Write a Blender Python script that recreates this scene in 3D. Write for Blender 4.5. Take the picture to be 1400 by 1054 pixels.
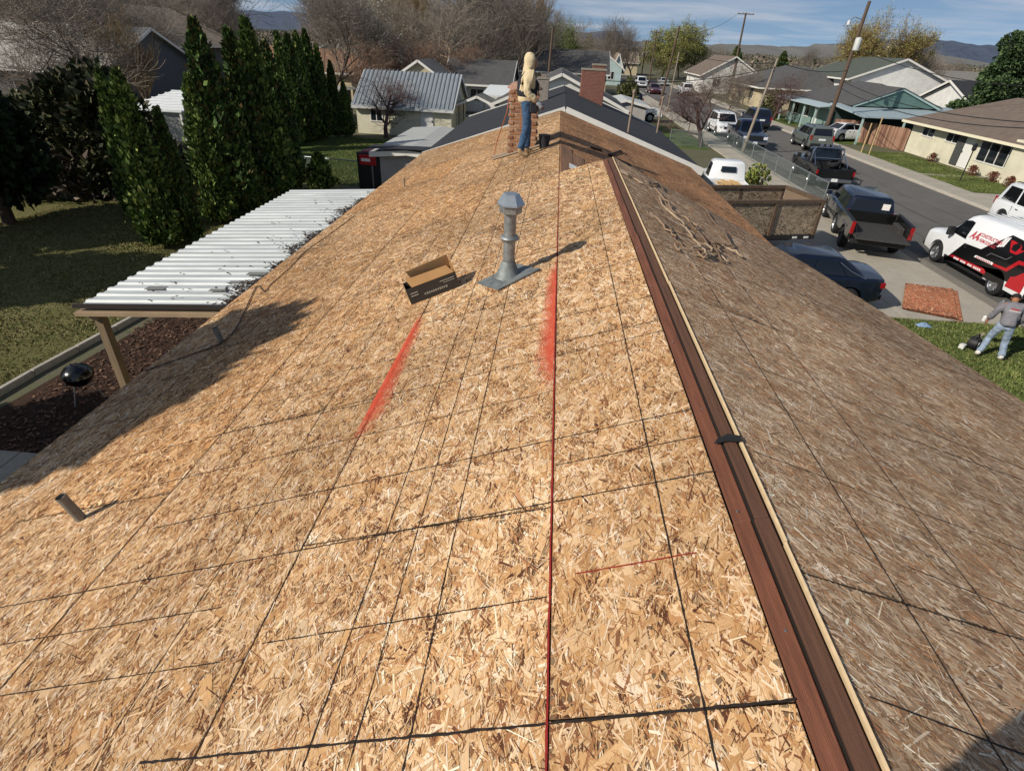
import bpy, bmesh, math, random
import numpy as np
from mathutils import Vector, Matrix
random.seed(7); rng = np.random.default_rng(7)
for o in list(bpy.data.objects): bpy.data.objects.remove(o)
SC = bpy.context.scene
COL = SC.collection
rad = math.radians

# ------------------------------------------------------------------ camera
CAMH = 6.2                      # lens above the ground
FPX, IW, IH = 760.0, 1400.0, 1054.0
PITCH, ROLL, YAW = 31.7, 2.9, rad(2.8375)
def _basis():
    p, r = rad(PITCH), rad(ROLL)
    fw = np.array([0, math.cos(p), -math.sin(p)]); rt = np.array([1., 0, 0]); up = np.cross(rt, fw)
    rt2 = rt*math.cos(r)+up*math.sin(r); up2 = -rt*math.sin(r)+up*math.cos(r)
    c, s = math.cos(YAW), math.sin(YAW)
    rot = lambda d: np.array([d[0]*c-d[1]*s, d[0]*s+d[1]*c, d[2]])
    return rot(fw), rot(rt2), rot(up2)
FW, RT, UP = _basis()
def ray(x, y): return FW+RT*((x-IW/2)/FPX)-UP*((y-IH/2)/FPX)
def G(x, y, z=0.0):             # photo pixel -> point at height z
    d = ray(x, y); t = (z-CAMH)/d[2]; return Vector((d[0]*t, d[1]*t, z))
def AY(x, y, Y):                # photo pixel -> point at distance Y along the street
    d = ray(x, y); t = Y/d[1]; return Vector((d[0]*t, Y, CAMH+d[2]*t))
cam = bpy.data.cameras.new('camera'); camo = bpy.data.objects.new('camera', cam); COL.objects.link(camo)
m = Matrix.Identity(4)
for i in range(3):
    m[i][0] = RT[i]; m[i][1] = UP[i]; m[i][2] = -FW[i]
m[2][3] = CAMH
camo.matrix_world = m
cam.sensor_width = 36; cam.lens = FPX/IW*36; cam.clip_start = 0.05; cam.clip_end = 30000
SC.camera = camo

# ------------------------------------------------------------------ sky and sun
SUN_TRAVEL = Vector((0.708, 0.452, -0.542)).normalized()
ts = -SUN_TRAVEL
elev = math.asin(ts.z); az = math.atan2(ts.x, ts.y)
W = bpy.data.worlds.new('World'); SC.world = W; W.use_nodes = True
nt = W.node_tree; nt.nodes.clear()
N = nt.nodes.new; L = nt.links.new
sky = N('ShaderNodeTexSky'); sky.sky_type = 'NISHITA'; sky.sun_disc = False
sky.sun_elevation = elev; sky.sun_rotation = az; sky.altitude = 350; sky.air_density = 1.0; sky.dust_density = 0.35; sky.ozone_density = 2.0
tc = N('ShaderNodeTexCoord'); sx = N('ShaderNodeSeparateXYZ'); L(tc.outputs['Generated'], sx.inputs[0])
ad = N('ShaderNodeMath'); ad.operation = 'ADD'; ad.inputs[1].default_value = 0.07; L(sx.outputs[2], ad.inputs[0])
mx = N('ShaderNodeMath'); mx.operation = 'MAXIMUM'; mx.inputs[1].default_value = 0.02; L(ad.outputs[0], mx.inputs[0])
d1 = N('ShaderNodeMath'); d1.operation = 'DIVIDE'; L(sx.outputs[0], d1.inputs[0]); L(mx.outputs[0], d1.inputs[1])
d2 = N('ShaderNodeMath'); d2.operation = 'DIVIDE'; L(sx.outputs[1], d2.inputs[0]); L(mx.outputs[0], d2.inputs[1])
cb = N('ShaderNodeCombineXYZ'); L(d1.outputs[0], cb.inputs[0]); L(d2.outputs[0], cb.inputs[1])
mp = N('ShaderNodeMapping'); mp.inputs['Scale'].default_value = (0.55, 0.8, 1); mp.inputs['Location'].default_value = (3.1, 1.7, 0); L(cb.outputs[0], mp.inputs[0])
nz = N('ShaderNodeTexNoise'); nz.inputs['Scale'].default_value = 0.9; nz.inputs['Detail'].default_value = 9; nz.inputs['Roughness'].default_value = 0.58; nz.inputs['Distortion'].default_value = 0.4
L(mp.outputs[0], nz.inputs['Vector'])
cr = N('ShaderNodeValToRGB'); cr.color_ramp.elements[0].position = 0.42; cr.color_ramp.elements[1].position = 0.72
cr.color_ramp.elements[0].color = (0, 0, 0, 1); cr.color_ramp.elements[1].color = (0.85, 0.85, 0.85, 1); L(nz.outputs[0], cr.inputs[0])
mix = N('ShaderNodeMixRGB'); mix.inputs[2].default_value = (6.3, 6.7, 7.5, 1); L(cr.outputs[0], mix.inputs[0]); L(sky.outputs[0], mix.inputs[1])
# the sky's blue reaches down to the hills: look the sky up a little above each direction
zl0 = N('ShaderNodeMath'); zl0.operation = 'ABSOLUTE'; L(sx.outputs[2], zl0.inputs[0])
zl1 = N('ShaderNodeMath'); zl1.operation = 'ADD'; zl1.inputs[1].default_value = 0.16; L(zl0.outputs[0], zl1.inputs[0])
cb2 = N('ShaderNodeCombineXYZ'); L(sx.outputs[0], cb2.inputs[0]); L(sx.outputs[1], cb2.inputs[1]); L(zl1.outputs[0], cb2.inputs[2])
nrm = N('ShaderNodeVectorMath'); nrm.operation = 'NORMALIZE'; L(cb2.outputs[0], nrm.inputs[0]); L(nrm.outputs[0], sky.inputs[0])
bg = N('ShaderNodeBackground'); bg.inputs[1].default_value = 0.085; L(mix.outputs[0], bg.inputs[0])
out = N('ShaderNodeOutputWorld'); L(bg.outputs[0], out.inputs[0])
sl = bpy.data.lights.new('sun', 'SUN'); sl.energy = 4.6; sl.angle = rad(0.53); sl.color = (1.0, 0.93, 0.82)
so = bpy.data.objects.new('sun', sl); COL.objects.link(so)
so.rotation_euler = SUN_TRAVEL.to_track_quat('-Z', 'Y').to_euler()
SC.view_settings.view_transform = 'Standard'; SC.view_settings.look = 'None'; SC.view_settings.gamma = 1; SC.view_settings.use_curve_mapping = False
SC.view_settings.exposure = 0.0

# ------------------------------------------------------------------ helpers
def lin(h):
    h = h.lstrip('#'); c = [int(h[i:i+2], 16)/255 for i in (0, 2, 4)]
    return tuple(x/12.92 if x <= 0.04045 else ((x+0.055)/1.055)**2.4 for x in c)
MATS = {}
def mat(name, col, rough=0.8, var=0.0, scale=5.0, metal=0.0, bump=0.0, bscale=None, stretch=(1, 1, 1), col2=None, coat=0.0, trans=0.0, spec=0.5, detail=5):
    """plain principled material; var mixes in a darker/lighter (or col2) noise"""
    if name in MATS: return MATS[name]
    mt = bpy.data.materials.new(name); mt.use_nodes = True; MATS[name] = mt
    n = mt.node_tree.nodes; l = mt.node_tree.links; b = n['Principled BSDF']
    c = lin(col) if isinstance(col, str) else col
    b.inputs['Base Color'].default_value = (*c, 1); b.inputs['Roughness'].default_value = rough; b.inputs['Metallic'].default_value = metal
    b.inputs['Specular IOR Level'].default_value = spec
    if coat: b.inputs['Coat Weight'].default_value = coat; b.inputs['Coat Roughness'].default_value = 0.06
    if trans: b.inputs['Transmission Weight'].default_value = trans
    if var or bump or col2:
        t = n.new('ShaderNodeTexCoord'); mpn = n.new('ShaderNodeMapping'); mpn.inputs['Scale'].default_value = stretch
        l.new(t.outputs['Object'], mpn.inputs[0])
        q = n.new('ShaderNodeTexNoise'); q.inputs['Scale'].default_value = scale; q.inputs['Detail'].default_value = detail; q.inputs['Roughness'].default_value = 0.62
        l.new(mpn.outputs[0], q.inputs['Vector'])
        if var or col2:
            r = n.new('ShaderNodeValToRGB'); r.color_ramp.elements[0].position = 0.3; r.color_ramp.elements[1].position = 0.7
            if col2: ca, cbb = (lin(col2) if isinstance(col2, str) else col2), c
            else: ca, cbb = tuple(x*(1-var) for x in c), tuple(min(1, x*(1+var)) for x in c)
            r.color_ramp.elements[0].color = (*ca, 1); r.color_ramp.elements[1].color = (*cbb, 1)
            l.new(q.outputs[0], r.inputs[0]); l.new(r.outputs[0], b.inputs['Base Color'])
        if bump:
            q2 = n.new('ShaderNodeTexNoise'); q2.inputs['Scale'].default_value = bscale or scale*4; q2.inputs['Detail'].default_value = 4
            l.new(mpn.outputs[0], q2.inputs['Vector'])
            bp = n.new('ShaderNodeBump'); bp.inputs['Strength'].default_value = bump; bp.inputs['Distance'].default_value = 0.02
            l.new(q2.outputs[0], bp.inputs['Height']); l.new(bp.outputs[0], b.inputs['Normal'])
    return mt
def attr_mat(name, attr='Col', rough=0.85, grain=0.0, uvscale=(6, 160), spec=0.3, trl=0.0):
    """colour from a per-face colour attribute, optional fine wood grain along each strand"""
    mt = bpy.data.materials.new(name); mt.use_nodes = True; MATS[name] = mt
    n = mt.node_tree.nodes; l = mt.node_tree.links; b = n['Principled BSDF']
    b.inputs['Roughness'].default_value = rough; b.inputs['Specular IOR Level'].default_value = spec
    a = n.new('ShaderNodeAttribute'); a.attribute_name = attr
    if grain:
        uv = n.new('ShaderNodeUVMap'); mpn = n.new('ShaderNodeMapping'); mpn.inputs['Scale'].default_value = (*uvscale, 1); l.new(uv.outputs[0], mpn.inputs[0])
        q = n.new('ShaderNodeTexNoise'); q.inputs['Scale'].default_value = 1; q.inputs['Detail'].default_value = 3; l.new(mpn.outputs[0], q.inputs['Vector'])
        r = n.new('ShaderNodeMapRange'); r.inputs[1].default_value = 0.3; r.inputs[2].default_value = 0.7; r.inputs[3].default_value = 1-grain; r.inputs[4].default_value = 1+grain*0.6
        l.new(q.outputs[0], r.inputs[0])
        mu = n.new('ShaderNodeMixRGB'); mu.blend_type = 'MULTIPLY'; mu.inputs[0].default_value = 1
        l.new(a.outputs['Color'], mu.inputs[1]); l.new(r.outputs[0], mu.inputs[2]); l.new(mu.outputs[0], b.inputs['Base Color'])
    else:
        l.new(a.outputs['Color'], b.inputs['Base Color'])
    return mt

def tag(o, label=None, cat=None, group=None, kind=None):
    if label: o['label'] = label
    if cat: o['category'] = cat
    if group: o['group'] = group
    if kind: o['kind'] = kind
    return o
def link(name, me, parent=None):
    o = bpy.data.objects.new(name, me); COL.objects.link(o)
    if parent is not None: o.parent = parent
    return o
def thing(name, label, cat, loc=(0, 0, 0), rz=0.0, group=None):
    o = bpy.data.objects.new(name, None); o.empty_display_size = 0.2; COL.objects.link(o)
    o.location = loc; o.rotation_euler = (0, 0, rz)
    return tag(o, label, cat, group)
def copy_tree(o, parent=None):
    c = o.copy(); COL.objects.link(c); c.parent = parent
    for ch in list(o.children): copy_tree(ch, c)
    return c
def place(o, loc=None, rz=None, s=None, label=None, group=None):
    if loc is not None: o.location = loc
    if rz is not None: o.rotation_euler = (0, 0, rz)
    if s is not None: o.scale = (s, s, s) if not hasattr(s, '__len__') else s
    if label: o['label'] = label
    if group: o['group'] = group
    return o

class MB:
    """collects shapes, links them as one mesh object"""
    def __init__(s): s.v = []; s.f = []; s.mi = []; s.cur = 0
    def add(s, vs, fs):
        k = len(s.v); s.v += [tuple(p) for p in vs]; s.f += [tuple(i+k for i in f) for f in fs]; s.mi += [s.cur]*len(fs); return s
    def box(s, c, d, rot=None):
        hx, hy, hz = d[0]/2, d[1]/2, d[2]/2
        vs = [Vector((x, y, z)) for z in (-hz, hz) for y in (-hy, hy) for x in (-hx, hx)]
        if rot is not None: vs = [rot @ v for v in vs]
        c = Vector(c)
        return s.add([v+c for v in vs], [(0, 2, 3, 1), (4, 5, 7, 6), (0, 1, 5, 4), (2, 6, 7, 3), (0, 4, 6, 2), (1, 3, 7, 5)])
    def bar(s, a, b, w, h=None, up=(0, 0, 1)):
        a, b = Vector(a), Vector(b); d = b-a; ln = d.length
        if ln < 1e-6: return s
        z = d.normalized(); u = Vector(up)
        if abs(z.dot(u)) > 0.98: u = Vector((0, 1, 0))
        x = u.cross(z).normalized(); y = z.cross(x)
        rot = Matrix((x, y, z)).transposed()
        return s.box((a+b)/2, (w, h or w, ln), rot)
    def tube(s, pts, r, n=8, cap=True):
        pts = [Vector(p) for p in pts]; rs = r if hasattr(r, '__len__') else [r]*len(pts)
        vs = []; fs = []
        prev = None
        for i, p in enumerate(pts):
            t = (pts[min(i+1, len(pts)-1)]-pts[max(i-1, 0)])
            t = t.normalized() if t.length > 1e-9 else Vector((0, 0, 1))
            if prev is None:
                u = Vector((0, 0, 1)) if abs(t.z) < 0.9 else Vector((1, 0, 0))
                x = u.cross(t).normalized()
            else:
                x = prev-t*prev.dot(t); x = x.normalized() if x.length > 1e-6 else Vector((1, 0, 0)).cross(t).normalized()
            prev = x; y = t.cross(x)
            for k in range(n):
                a = 2*math.pi*k/n; vs.append(p+(x*math.cos(a)+y*math.sin(a))*rs[i])
        for i in range(len(pts)-1):
            for k in range(n):
                k2 = (k+1) % n; fs.append((i*n+k, i*n+k2, (i+1)*n+k2, (i+1)*n+k))
        if cap: fs.append(tuple(range(n-1, -1, -1))); fs.append(tuple((len(pts)-1)*n+k for k in range(n)))
        return s.add(vs, fs)
    def lathe(s, prof, c=(0, 0, 0), n=16, axis='z', cap=True):
        vs = []; fs = []
        for (r, z) in prof:
            for k in range(n):
                a = 2*math.pi*k/n; x, y = r*math.cos(a), r*math.sin(a)
                p = (x, y, z) if axis == 'z' else ((x, z, y) if axis == 'y' else (z, x, y))
                vs.append((p[0]+c[0], p[1]+c[1], p[2]+c[2]))
        for i in range(len(prof)-1):
            for k in range(n):
                k2 = (k+1) % n; f = (i*n+k, i*n+k2, (i+1)*n+k2, (i+1)*n+k)
                fs.append(f if axis != 'y' else f[::-1])
        if cap: fs.append(tuple(range(n-1, -1, -1))); fs.append(tuple((len(prof)-1)*n+k for k in range(n)))
        return s.add(vs, fs)
    def prism(s, poly, axis, a, b):
        """2D polygon extruded along an axis; poly points are the two other coordinates in order"""
        n = len(poly)
        def p3(p, t):
            return (t, p[0], p[1]) if axis == 'x' else ((p[0], t, p[1]) if axis == 'y' else (p[0], p[1], t))
        vs = [p3(p, a) for p in poly]+[p3(p, b) for p in poly]
        fs = [tuple(range(n)), tuple(range(2*n-1, n-1, -1))]+[(i, i+n, (i+1) % n+n, (i+1) % n) for i in range(n)]
        return s.add(vs, fs)
    def slab(s, quad, th):
        q = [Vector(p) for p in quad]; nn = (q[1]-q[0]).cross(q[-1]-q[0]).normalized()*th
        n = len(q)
        return s.add(q+[p-nn for p in q], [tuple(range(n)), tuple(range(2*n-1, n-1, -1))]+[(i, i+n, (i+1) % n+n, (i+1) % n) for i in range(n)])
    def mesh(s, name, mats, smooth=0, bevel=0):
        me = bpy.data.meshes.new(name); me.from_pydata(s.v, [], s.f)
        for mm in (mats if isinstance(mats, (list, tuple)) else [mats]): me.materials.append(mm)
        if isinstance(mats, (list, tuple)): me.polygons.foreach_set('material_index', s.mi)
        bm = bmesh.new(); bm.from_mesh(me)
        if bevel:
            bmesh.ops.remove_doubles(bm, verts=bm.verts, dist=1e-5)
            bmesh.ops.bevel(bm, geom=[e for e in bm.edges if e.is_manifold and e.calc_face_angle(0) > 0.5], offset=bevel, segments=1, affect='EDGES', clamp_overlap=True)
        bmesh.ops.recalc_face_normals(bm, faces=bm.faces)
        if smooth:
            for f in bm.faces: f.smooth = True
            for e in bm.edges:
                if len(e.link_faces) == 2 and e.calc_face_angle(0) > rad(smooth): e.smooth = False
        bm.to_mesh(me); bm.free(); me.update()
        return me
    def build(s, name, mats, parent=None, smooth=0, bevel=0, world=False):
        if world and parent is not None:
            off = Vector(parent.matrix_basis.translation); p = parent.parent
            while p is not None: off += Vector(p.matrix_basis.translation); p = p.parent
            s.v = [tuple(Vector(v)-off) for v in s.v]
        return link(name, s.mesh(name, mats, smooth, bevel), parent)
def nmesh(name, V, F4, mats, fcol=None, uv=None, smooth=False):
    """numpy quads -> mesh, optional colour per face and uv per corner"""
    me = bpy.data.meshes.new(name); nv, nf = len(V), len(F4)
    k = F4.shape[1]
    me.vertices.add(nv); me.vertices.foreach_set('co', np.ascontiguousarray(V, dtype=np.float32).ravel())
    me.loops.add(nf*k); me.loops.foreach_set('vertex_index', np.ascontiguousarray(F4, dtype=np.int32).ravel())
    me.polygons.add(nf); me.polygons.foreach_set('loop_start', np.arange(0, nf*k, k, dtype=np.int32))
    if fcol is not None:
        ca = me.color_attributes.new('Col', 'FLOAT_COLOR', 'CORNER')
        c = np.ones((nf, k, 4), dtype=np.float32); c[:, :, :3] = fcol[:, None, :]
        ca.data.foreach_set('color', c.ravel())
    if uv is not None:
        u = me.uv_layers.new(name='UVMap'); u.data.foreach_set('uv', np.ascontiguousarray(uv, dtype=np.float32).ravel())
    for mm in (mats if isinstance(mats, (list, tuple)) else [mats]): me.materials.append(mm)
    me.update(calc_edges=True)
    return me
# ------------------------------------------------------------------ the house under the camera
HOUSE = thing('house', 'house with bare strand board roof being reroofed, chimney and metal flue on the slope', 'house', (0, 8, 0))
M_OSB = attr_mat('osb_strands', grain=0.22, uvscale=(9, 420))
M_DARK = mat('dark_gap', '#1c130c', 0.95)
M_SID = mat('cream_siding', '#d9cfae', 0.75, var=0.06)
wb = MB(); wb.prism([(-3.7, 0), (3.9, 0), (3.9, 3.02), (0.12, 4.28), (-3.7, 3.02)], 'y', -1.9, 18.2)
wb.build('wall', M_SID, HOUSE, world=True)

CS = math.cos(math.atan(1/3))
XR, ZR, YEND = 0.905, 4.767, 9.15      # raised ridge of the nearer part
def unp(P): return np.asarray(P, dtype=float)
def S_left(u, v):
    X = u*CS; return np.stack([X, v, 4.465+X/3], -1)
def S_far(u, v):
    X = 0.12+u*CS; return np.stack([X, v, 4.505-(X-0.12)/3], -1)
# lower edge of the nearer right slope: (Y, X, z)
_low = []
for (px, py) in ((1100, 360), (1170, 404), (1250, 455), (1325, 502), (1400, 550)):
    d = ray(px, py); t = 4.3/d[0]; _low.append((d[1]*t, 4.3, CAMH+d[2]*t))
_low = sorted(_low, key=lambda q: q[0])
k0 = _low[0]; k1 = _low[1]; sl0 = (k1[2]-k0[2])/(k1[0]-k0[0])
_low = [(-2.3, 4.3, k0[2]-sl0*0.4*(k0[0]+2.3))]+_low+[(9.7, 4.3, 3.13)]
LY = np.array([q[0] for q in _low]); LZ = np.array([q[2] for q in _low])
LENR = 3.75
def S_near(u, v):
    u, v = np.asarray(u, float), np.asarray(v, float)
    f = u/LENR
    zl = np.interp(v, LY, LZ)
    X = XR+(4.3-XR)*f; Z = ZR+(zl-ZR)*f
    return np.stack([X, v+0*X, Z], -1)

PAL_NEW = [('#f0dfc2', 1.3), ('#e6cda4', 2.8), ('#dabb8c', 3.8), ('#cea874', 3.4), ('#bd935f', 2.6), ('#b5855a', 1.0), ('#9e7149', 1.8), ('#7a5034', 1.1), ('#533322', .5)]
PAL_OLD = [('#efe0ca', 1.3), ('#d9c6aa', 3.0), ('#c2a98a', 3.8), ('#ab9074', 3.0), ('#91765d', 2.2), ('#c09a70', 2.0), ('#735944', 1.2), ('#b5865f', 1.0)]
PAL_BRN = [('#dfb990', 1.2), ('#cfa379', 3), ('#bd9066', 3.6), ('#a87a54', 3), ('#8f6647', 2), ('#b29a80', 1.2), ('#714e38', 1)]
PAL_RED = [('#d99a74', 2), ('#c98560', 3), ('#b2694a', 3), ('#8f4e38', 1.6), ('#e8c4a0', 1)]
def pal_arr(p):
    c = np.array([lin(a) for a, w in p]); w = np.array([w for a, w in p]); return c, w/w.sum()
def make_sheet(S, u0, u1, v0, v1, pal, parent, dens=None, szk=None, name='osb_sheet', gap=0.003, h0=0.0, m=None, bias=0.9, origin=None, aim=None, lk=1.0):
    u0 += gap; u1 -= gap; v0 += gap; v1 -= gap
    uc, vc = (u0+u1)/2, (v0+v1)/2
    c = S(np.array(uc), np.array(vc))
    e = 1e-2
    tu = S(np.array(uc+e), np.array(vc))-S(np.array(uc-e), np.array(vc)); tv = S(np.array(uc), np.array(vc+e))-S(np.array(uc), np.array(vc-e))
    n = np.cross(tu, tv); n /= np.linalg.norm(n); n = n if n[2] > 0 else -n
    dist = max(1.5, math.hypot(c[0], c[1]-0.0))
    if dens is None: dens = float(np.clip(21000/dist, 1000, 7000))
    if szk is None: szk = float(np.clip(0.78+dist*0.02, 0.8, 1.15))
    cols, w = pal_arr(pal)
    warm = (c[1] > 2.6)*.5+(c[0] < -1.1)*.5; gold = np.clip(rng.normal(.0+.55*warm, .2), -.2, 1.1) if pal is PAL_NEW else rng.normal(.1, .1)
    tint = (1+rng.normal(0, 0.05))*(np.array([.97-.01*gold, .915-.11*gold, .94-.24*gold]) if pal is PAL_NEW else np.array([.98, .93-.03*gold, .89-.06*gold]))
    # slab
    NU, NV = 3, 5
    gu = np.linspace(u0, u1, NU); gv = np.linspace(v0, v1, NV)
    UU, VV = np.meshgrid(gu, gv, indexing='ij')
    top = S(UU.ravel(), VV.ravel())+n*h0; bot = top-n*0.0115
    V = [top, bot]; F = []
    idx = lambda i, j: i*NV+j
    for i in range(NU-1):
        for j in range(NV-1): F.append((idx(i, j), idx(i+1, j), idx(i+1, j+1), idx(i, j+1)))
    K = NU*NV
    for i in range(NU-1):
        F.append((idx(i, 0), idx(i+1, 0), idx(i+1, 0)+K, idx(i, 0)+K)); F.append((idx(i, NV-1), idx(i+1, NV-1), idx(i+1, NV-1)+K, idx(i, NV-1)+K))
    for j in range(NV-1):
        F.append((idx(0, j), idx(0, j+1), idx(0, j+1)+K, idx(0, j)+K)); F.append((idx(NU-1, j), idx(NU-1, j+1), idx(NU-1, j+1)+K, idx(NU-1, j)+K))
    F = np.array(F); fc = np.tile((cols*w[:, None]).sum(0)*0.62*tint, (len(F), 1)); uvs = np.zeros((len(F), 4, 2))
    # strands
    nf = int(dens*(u1-u0)*(v1-v0))
    big = rng.random(nf) < 0.085
    Ln = np.where(big, rng.uniform(.07, .17, nf), rng.gamma(3.0, .017, nf)+.012)*szk*lk
    Wd = np.where(big, rng.uniform(.009, .034, nf), rng.gamma(2.2, .0018, nf)+.0016)*szk
    giant = big & (rng.random(nf) < .16); Ln = np.where(giant, rng.uniform(.13, .24, nf), Ln); Wd = np.where(giant, rng.uniform(.026, .046, nf), Wd)
    sliver = (~big) & (rng.random(nf) < .12); Wd = np.where(sliver, Wd*.5, Wd)
    ang = np.where(rng.random(nf) < 0.55, rng.normal(0, .5, nf), rng.uniform(-1.57, 1.57, nf))*bias+rng.normal(0, .05)   # 0 = along v
    if aim is not None: ang = np.where(rng.random(nf) < .75, rng.normal(aim, .42, nf), ang)
    ca, sa = np.cos(ang), np.sin(ang)
    ex = (np.abs(sa)*Ln+np.abs(ca)*Wd)/2; ey = (np.abs(ca)*Ln+np.abs(sa)*Wd)/2
    cu = np.clip(rng.uniform(u0, u1, nf), u0+ex, u1-ex); cv = np.clip(rng.uniform(v0, v1, nf), v0+ey, v1-ey)
    order = np.where(big, rng.uniform(0, .62, nf), rng.uniform(.2, 1, nf))
    hh = h0+0.0005+order*0.0022
    tl = rng.normal(0, .0007, nf); tw = rng.normal(0, .0003, nf)
    jit = lambda a: 1+rng.normal(0, a, nf)
    qv = []; qd = []
    for (sl_, sw) in ((-1, -1), (1, -1), (1, 1), (-1, 1)):
        l_ = sl_*Ln/2*jit(.10); w_ = sw*Wd/2*np.clip(jit(.5), .08, 1.9)
        du = l_*sa+w_*ca; dv = l_*ca-w_*sa
        p = S(np.clip(cu+du, u0, u1), np.clip(cv+dv, v0, v1))+n[None, :]*np.maximum(h0+.0002, (hh+sl_*tl+sw*tw))[:, None]
        qv.append(p); qd.append(np.stack([l_, w_], -1))
    QV = np.stack(qv, 1).reshape(-1, 3); base = 2*K
    QF = base+np.arange(nf*4).reshape(-1, 4)
    off = rng.uniform(0, 50, (nf, 1, 2)); QUV = np.stack(qd, 1)+off
    # neighbouring strands share tone: blend a random value with two coarse random grids
    val = .58*rng.random(nf)
    for cell, wt in ((.12, .12), (.045, .30)):
        gN, gM = int((u1-u0)/cell)+3, int((v1-v0)/cell)+3; gr = rng.random((gN, gM)); fu, fv = (cu-u0)/cell, (cv-v0)/cell
        iu, iv = np.clip(fu.astype(int), 0, gN-2), np.clip(fv.astype(int), 0, gM-2); au, av = fu-iu, fv-iv
        val += wt*(gr[iu, iv]*(1-au)*(1-av)+gr[iu+1, iv]*au*(1-av)+gr[iu, iv+1]*(1-au)*av+gr[iu+1, iv+1]*au*av)
    val = np.argsort(np.argsort(val))/max(1, nf); val = np.where(big & (rng.random(nf) < .93), .16+.56*val, val); val = np.where(sliver, .93+.07*rng.random(nf), val)
    cum = np.cumsum(w)-w/2; base_c = np.stack([np.interp(val, cum, cols[:, ch]) for ch in range(3)], -1)
    # patchy tone: smooth low frequency variation over the slope
    lf = 0.07*np.sin(cu*2.1+1.3*np.sin(cv*.9))+0.07*np.sin(cv*1.7+cu*.8)+.05*np.sin(cu*5.3-cv*2.9)
    fcol = base_c*tint[None, :]*(1+rng.normal(0, .07, nf)+lf)[:, None]
    V = np.concatenate([top, bot, QV]); Fa = np.concatenate([F, QF]); fcs = np.clip(np.concatenate([fc, fcol]), .01, .9)
    if origin is not None: V = V-np.array(origin)
    me = nmesh(name, V, Fa, m or M_OSB, fcs, np.concatenate([uvs, QUV]))
    return link(name, me, parent)
HOFF = (0, 8, 0)
def rows(S, edges, v0, v1, offs, pal, parent, L_=2.44, **kw):
    for k in range(len(edges)-1):
        u0, u1 = edges[k], edges[k+1]; o = offs[k % len(offs)]
        cuts = [v0]+[o+L_*i for i in range(-6, 14) if v0+.25 < o+L_*i < v1-.25]+[v1]
        for a, b in zip(cuts[:-1], cuts[1:]):
            make_sheet(S, u0, u1, a, b, pal(a, k) if callable(pal) else pal, parent, origin=HOFF, **kw)
# deck under the sheets (dark in the joints)
YF = 18.65
rb = MB()
q = lambda S, u, v, h=-0.0125: Vector(S(np.array(float(u)), np.array(float(v))))+Vector((0, 0, h))
rb.slab([q(S_left, -4.33, -2.2), q(S_left, -4.33, YF), q(S_left, .12, YF), q(S_left, .12, -2.2)], -0.05)
rb.slab([q(S_left, .12, -2.2), q(S_left, .12, YEND-.01), q(S_left, .95, YEND-.01), q(S_left, .95, -2.2)], -0.03)
rb.slab([q(S_far, .004, 9.0), q(S_far, 4.38, 9.0), q(S_far, 4.38, YF), q(S_far, .004, YF)], 0.05)
for a, b in zip(np.linspace(-2.2, 9.1, 14)[:-1], np.linspace(-2.2, 9.1, 14)[1:]):
    rb.add([q(S_near, .01, a), q(S_near, LENR, a), q(S_near, LENR, b), q(S_near, .01, b)], [(0, 1, 2, 3)])
ROOF = rb.build('roof', M_DARK, HOUSE, world=True)
rows(S_left, [-4.34, -3.54, -2.32, -1.10, 0.12], -2.2, YF, [1.2, 2.42, .6, 1.775], PAL_NEW, ROOF)
rows(S_left, [0.12, 0.806], -2.2, YEND, [0.886], PAL_NEW, ROOF)
rows(S_far, [0.0, 1.22, 2.44, 3.66, 4.40], 9.0, YF, [10.3, 11.6, 9.9], PAL_BRN, ROOF, aim=-.8, lk=1.3)
rows(S_near, [0.0, 1.22, 2.44, LENR], -2.2, 9.2, [1.3, .2, 2.1], PAL_OLD, ROOF, aim=-1.0, lk=1.25)
# end of the raised part (faces the street end), boards and the ply below it
eb = MB(); e0 = q(S_left, .125, YEND, 0); e1 = Vector((XR, YEND, ZR)); e2 = q(S_near, LENR-.05, YEND, 0); e3 = q(S_far, 4.3, YEND, -.02); e4 = q(S_far, .05, YEND, -.02)
eb.slab([e0, e1, e2, e3, e4], 0.02); eb.build('gable_end', mat('gable_ply', '#7d5c40', .85, var=.2, scale=9), ROOF, world=True)
# ply boards laid on the far slope beside the step
M_PLY = mat('old_ply', '#8a6446', .8, var=.28, scale=7, stretch=(1, .12, 1))
for i in range(4):
    pb = MB(); a = .02+i*.235; y1 = 11.9-i*.5
    pb.slab([q(S_far, a, 9.05, .014), q(S_far, a+.225, 9.05, .014), q(S_far, a+.225, y1, .014), q(S_far, a, y1, .014)], 0.011)
    pb.build('plank', M_PLY, ROOF, world=True)
pb = MB(); pb.slab([q(S_far, .17, 9.75, .021), q(S_far, .33, 9.72, .021), q(S_far, .335, 10.15, .021), q(S_far, .175, 10.18, .021)], .002)
pb.build('paper_label', mat('white_paper', '#e6e2da', .8), ROOF, world=True)
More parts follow.
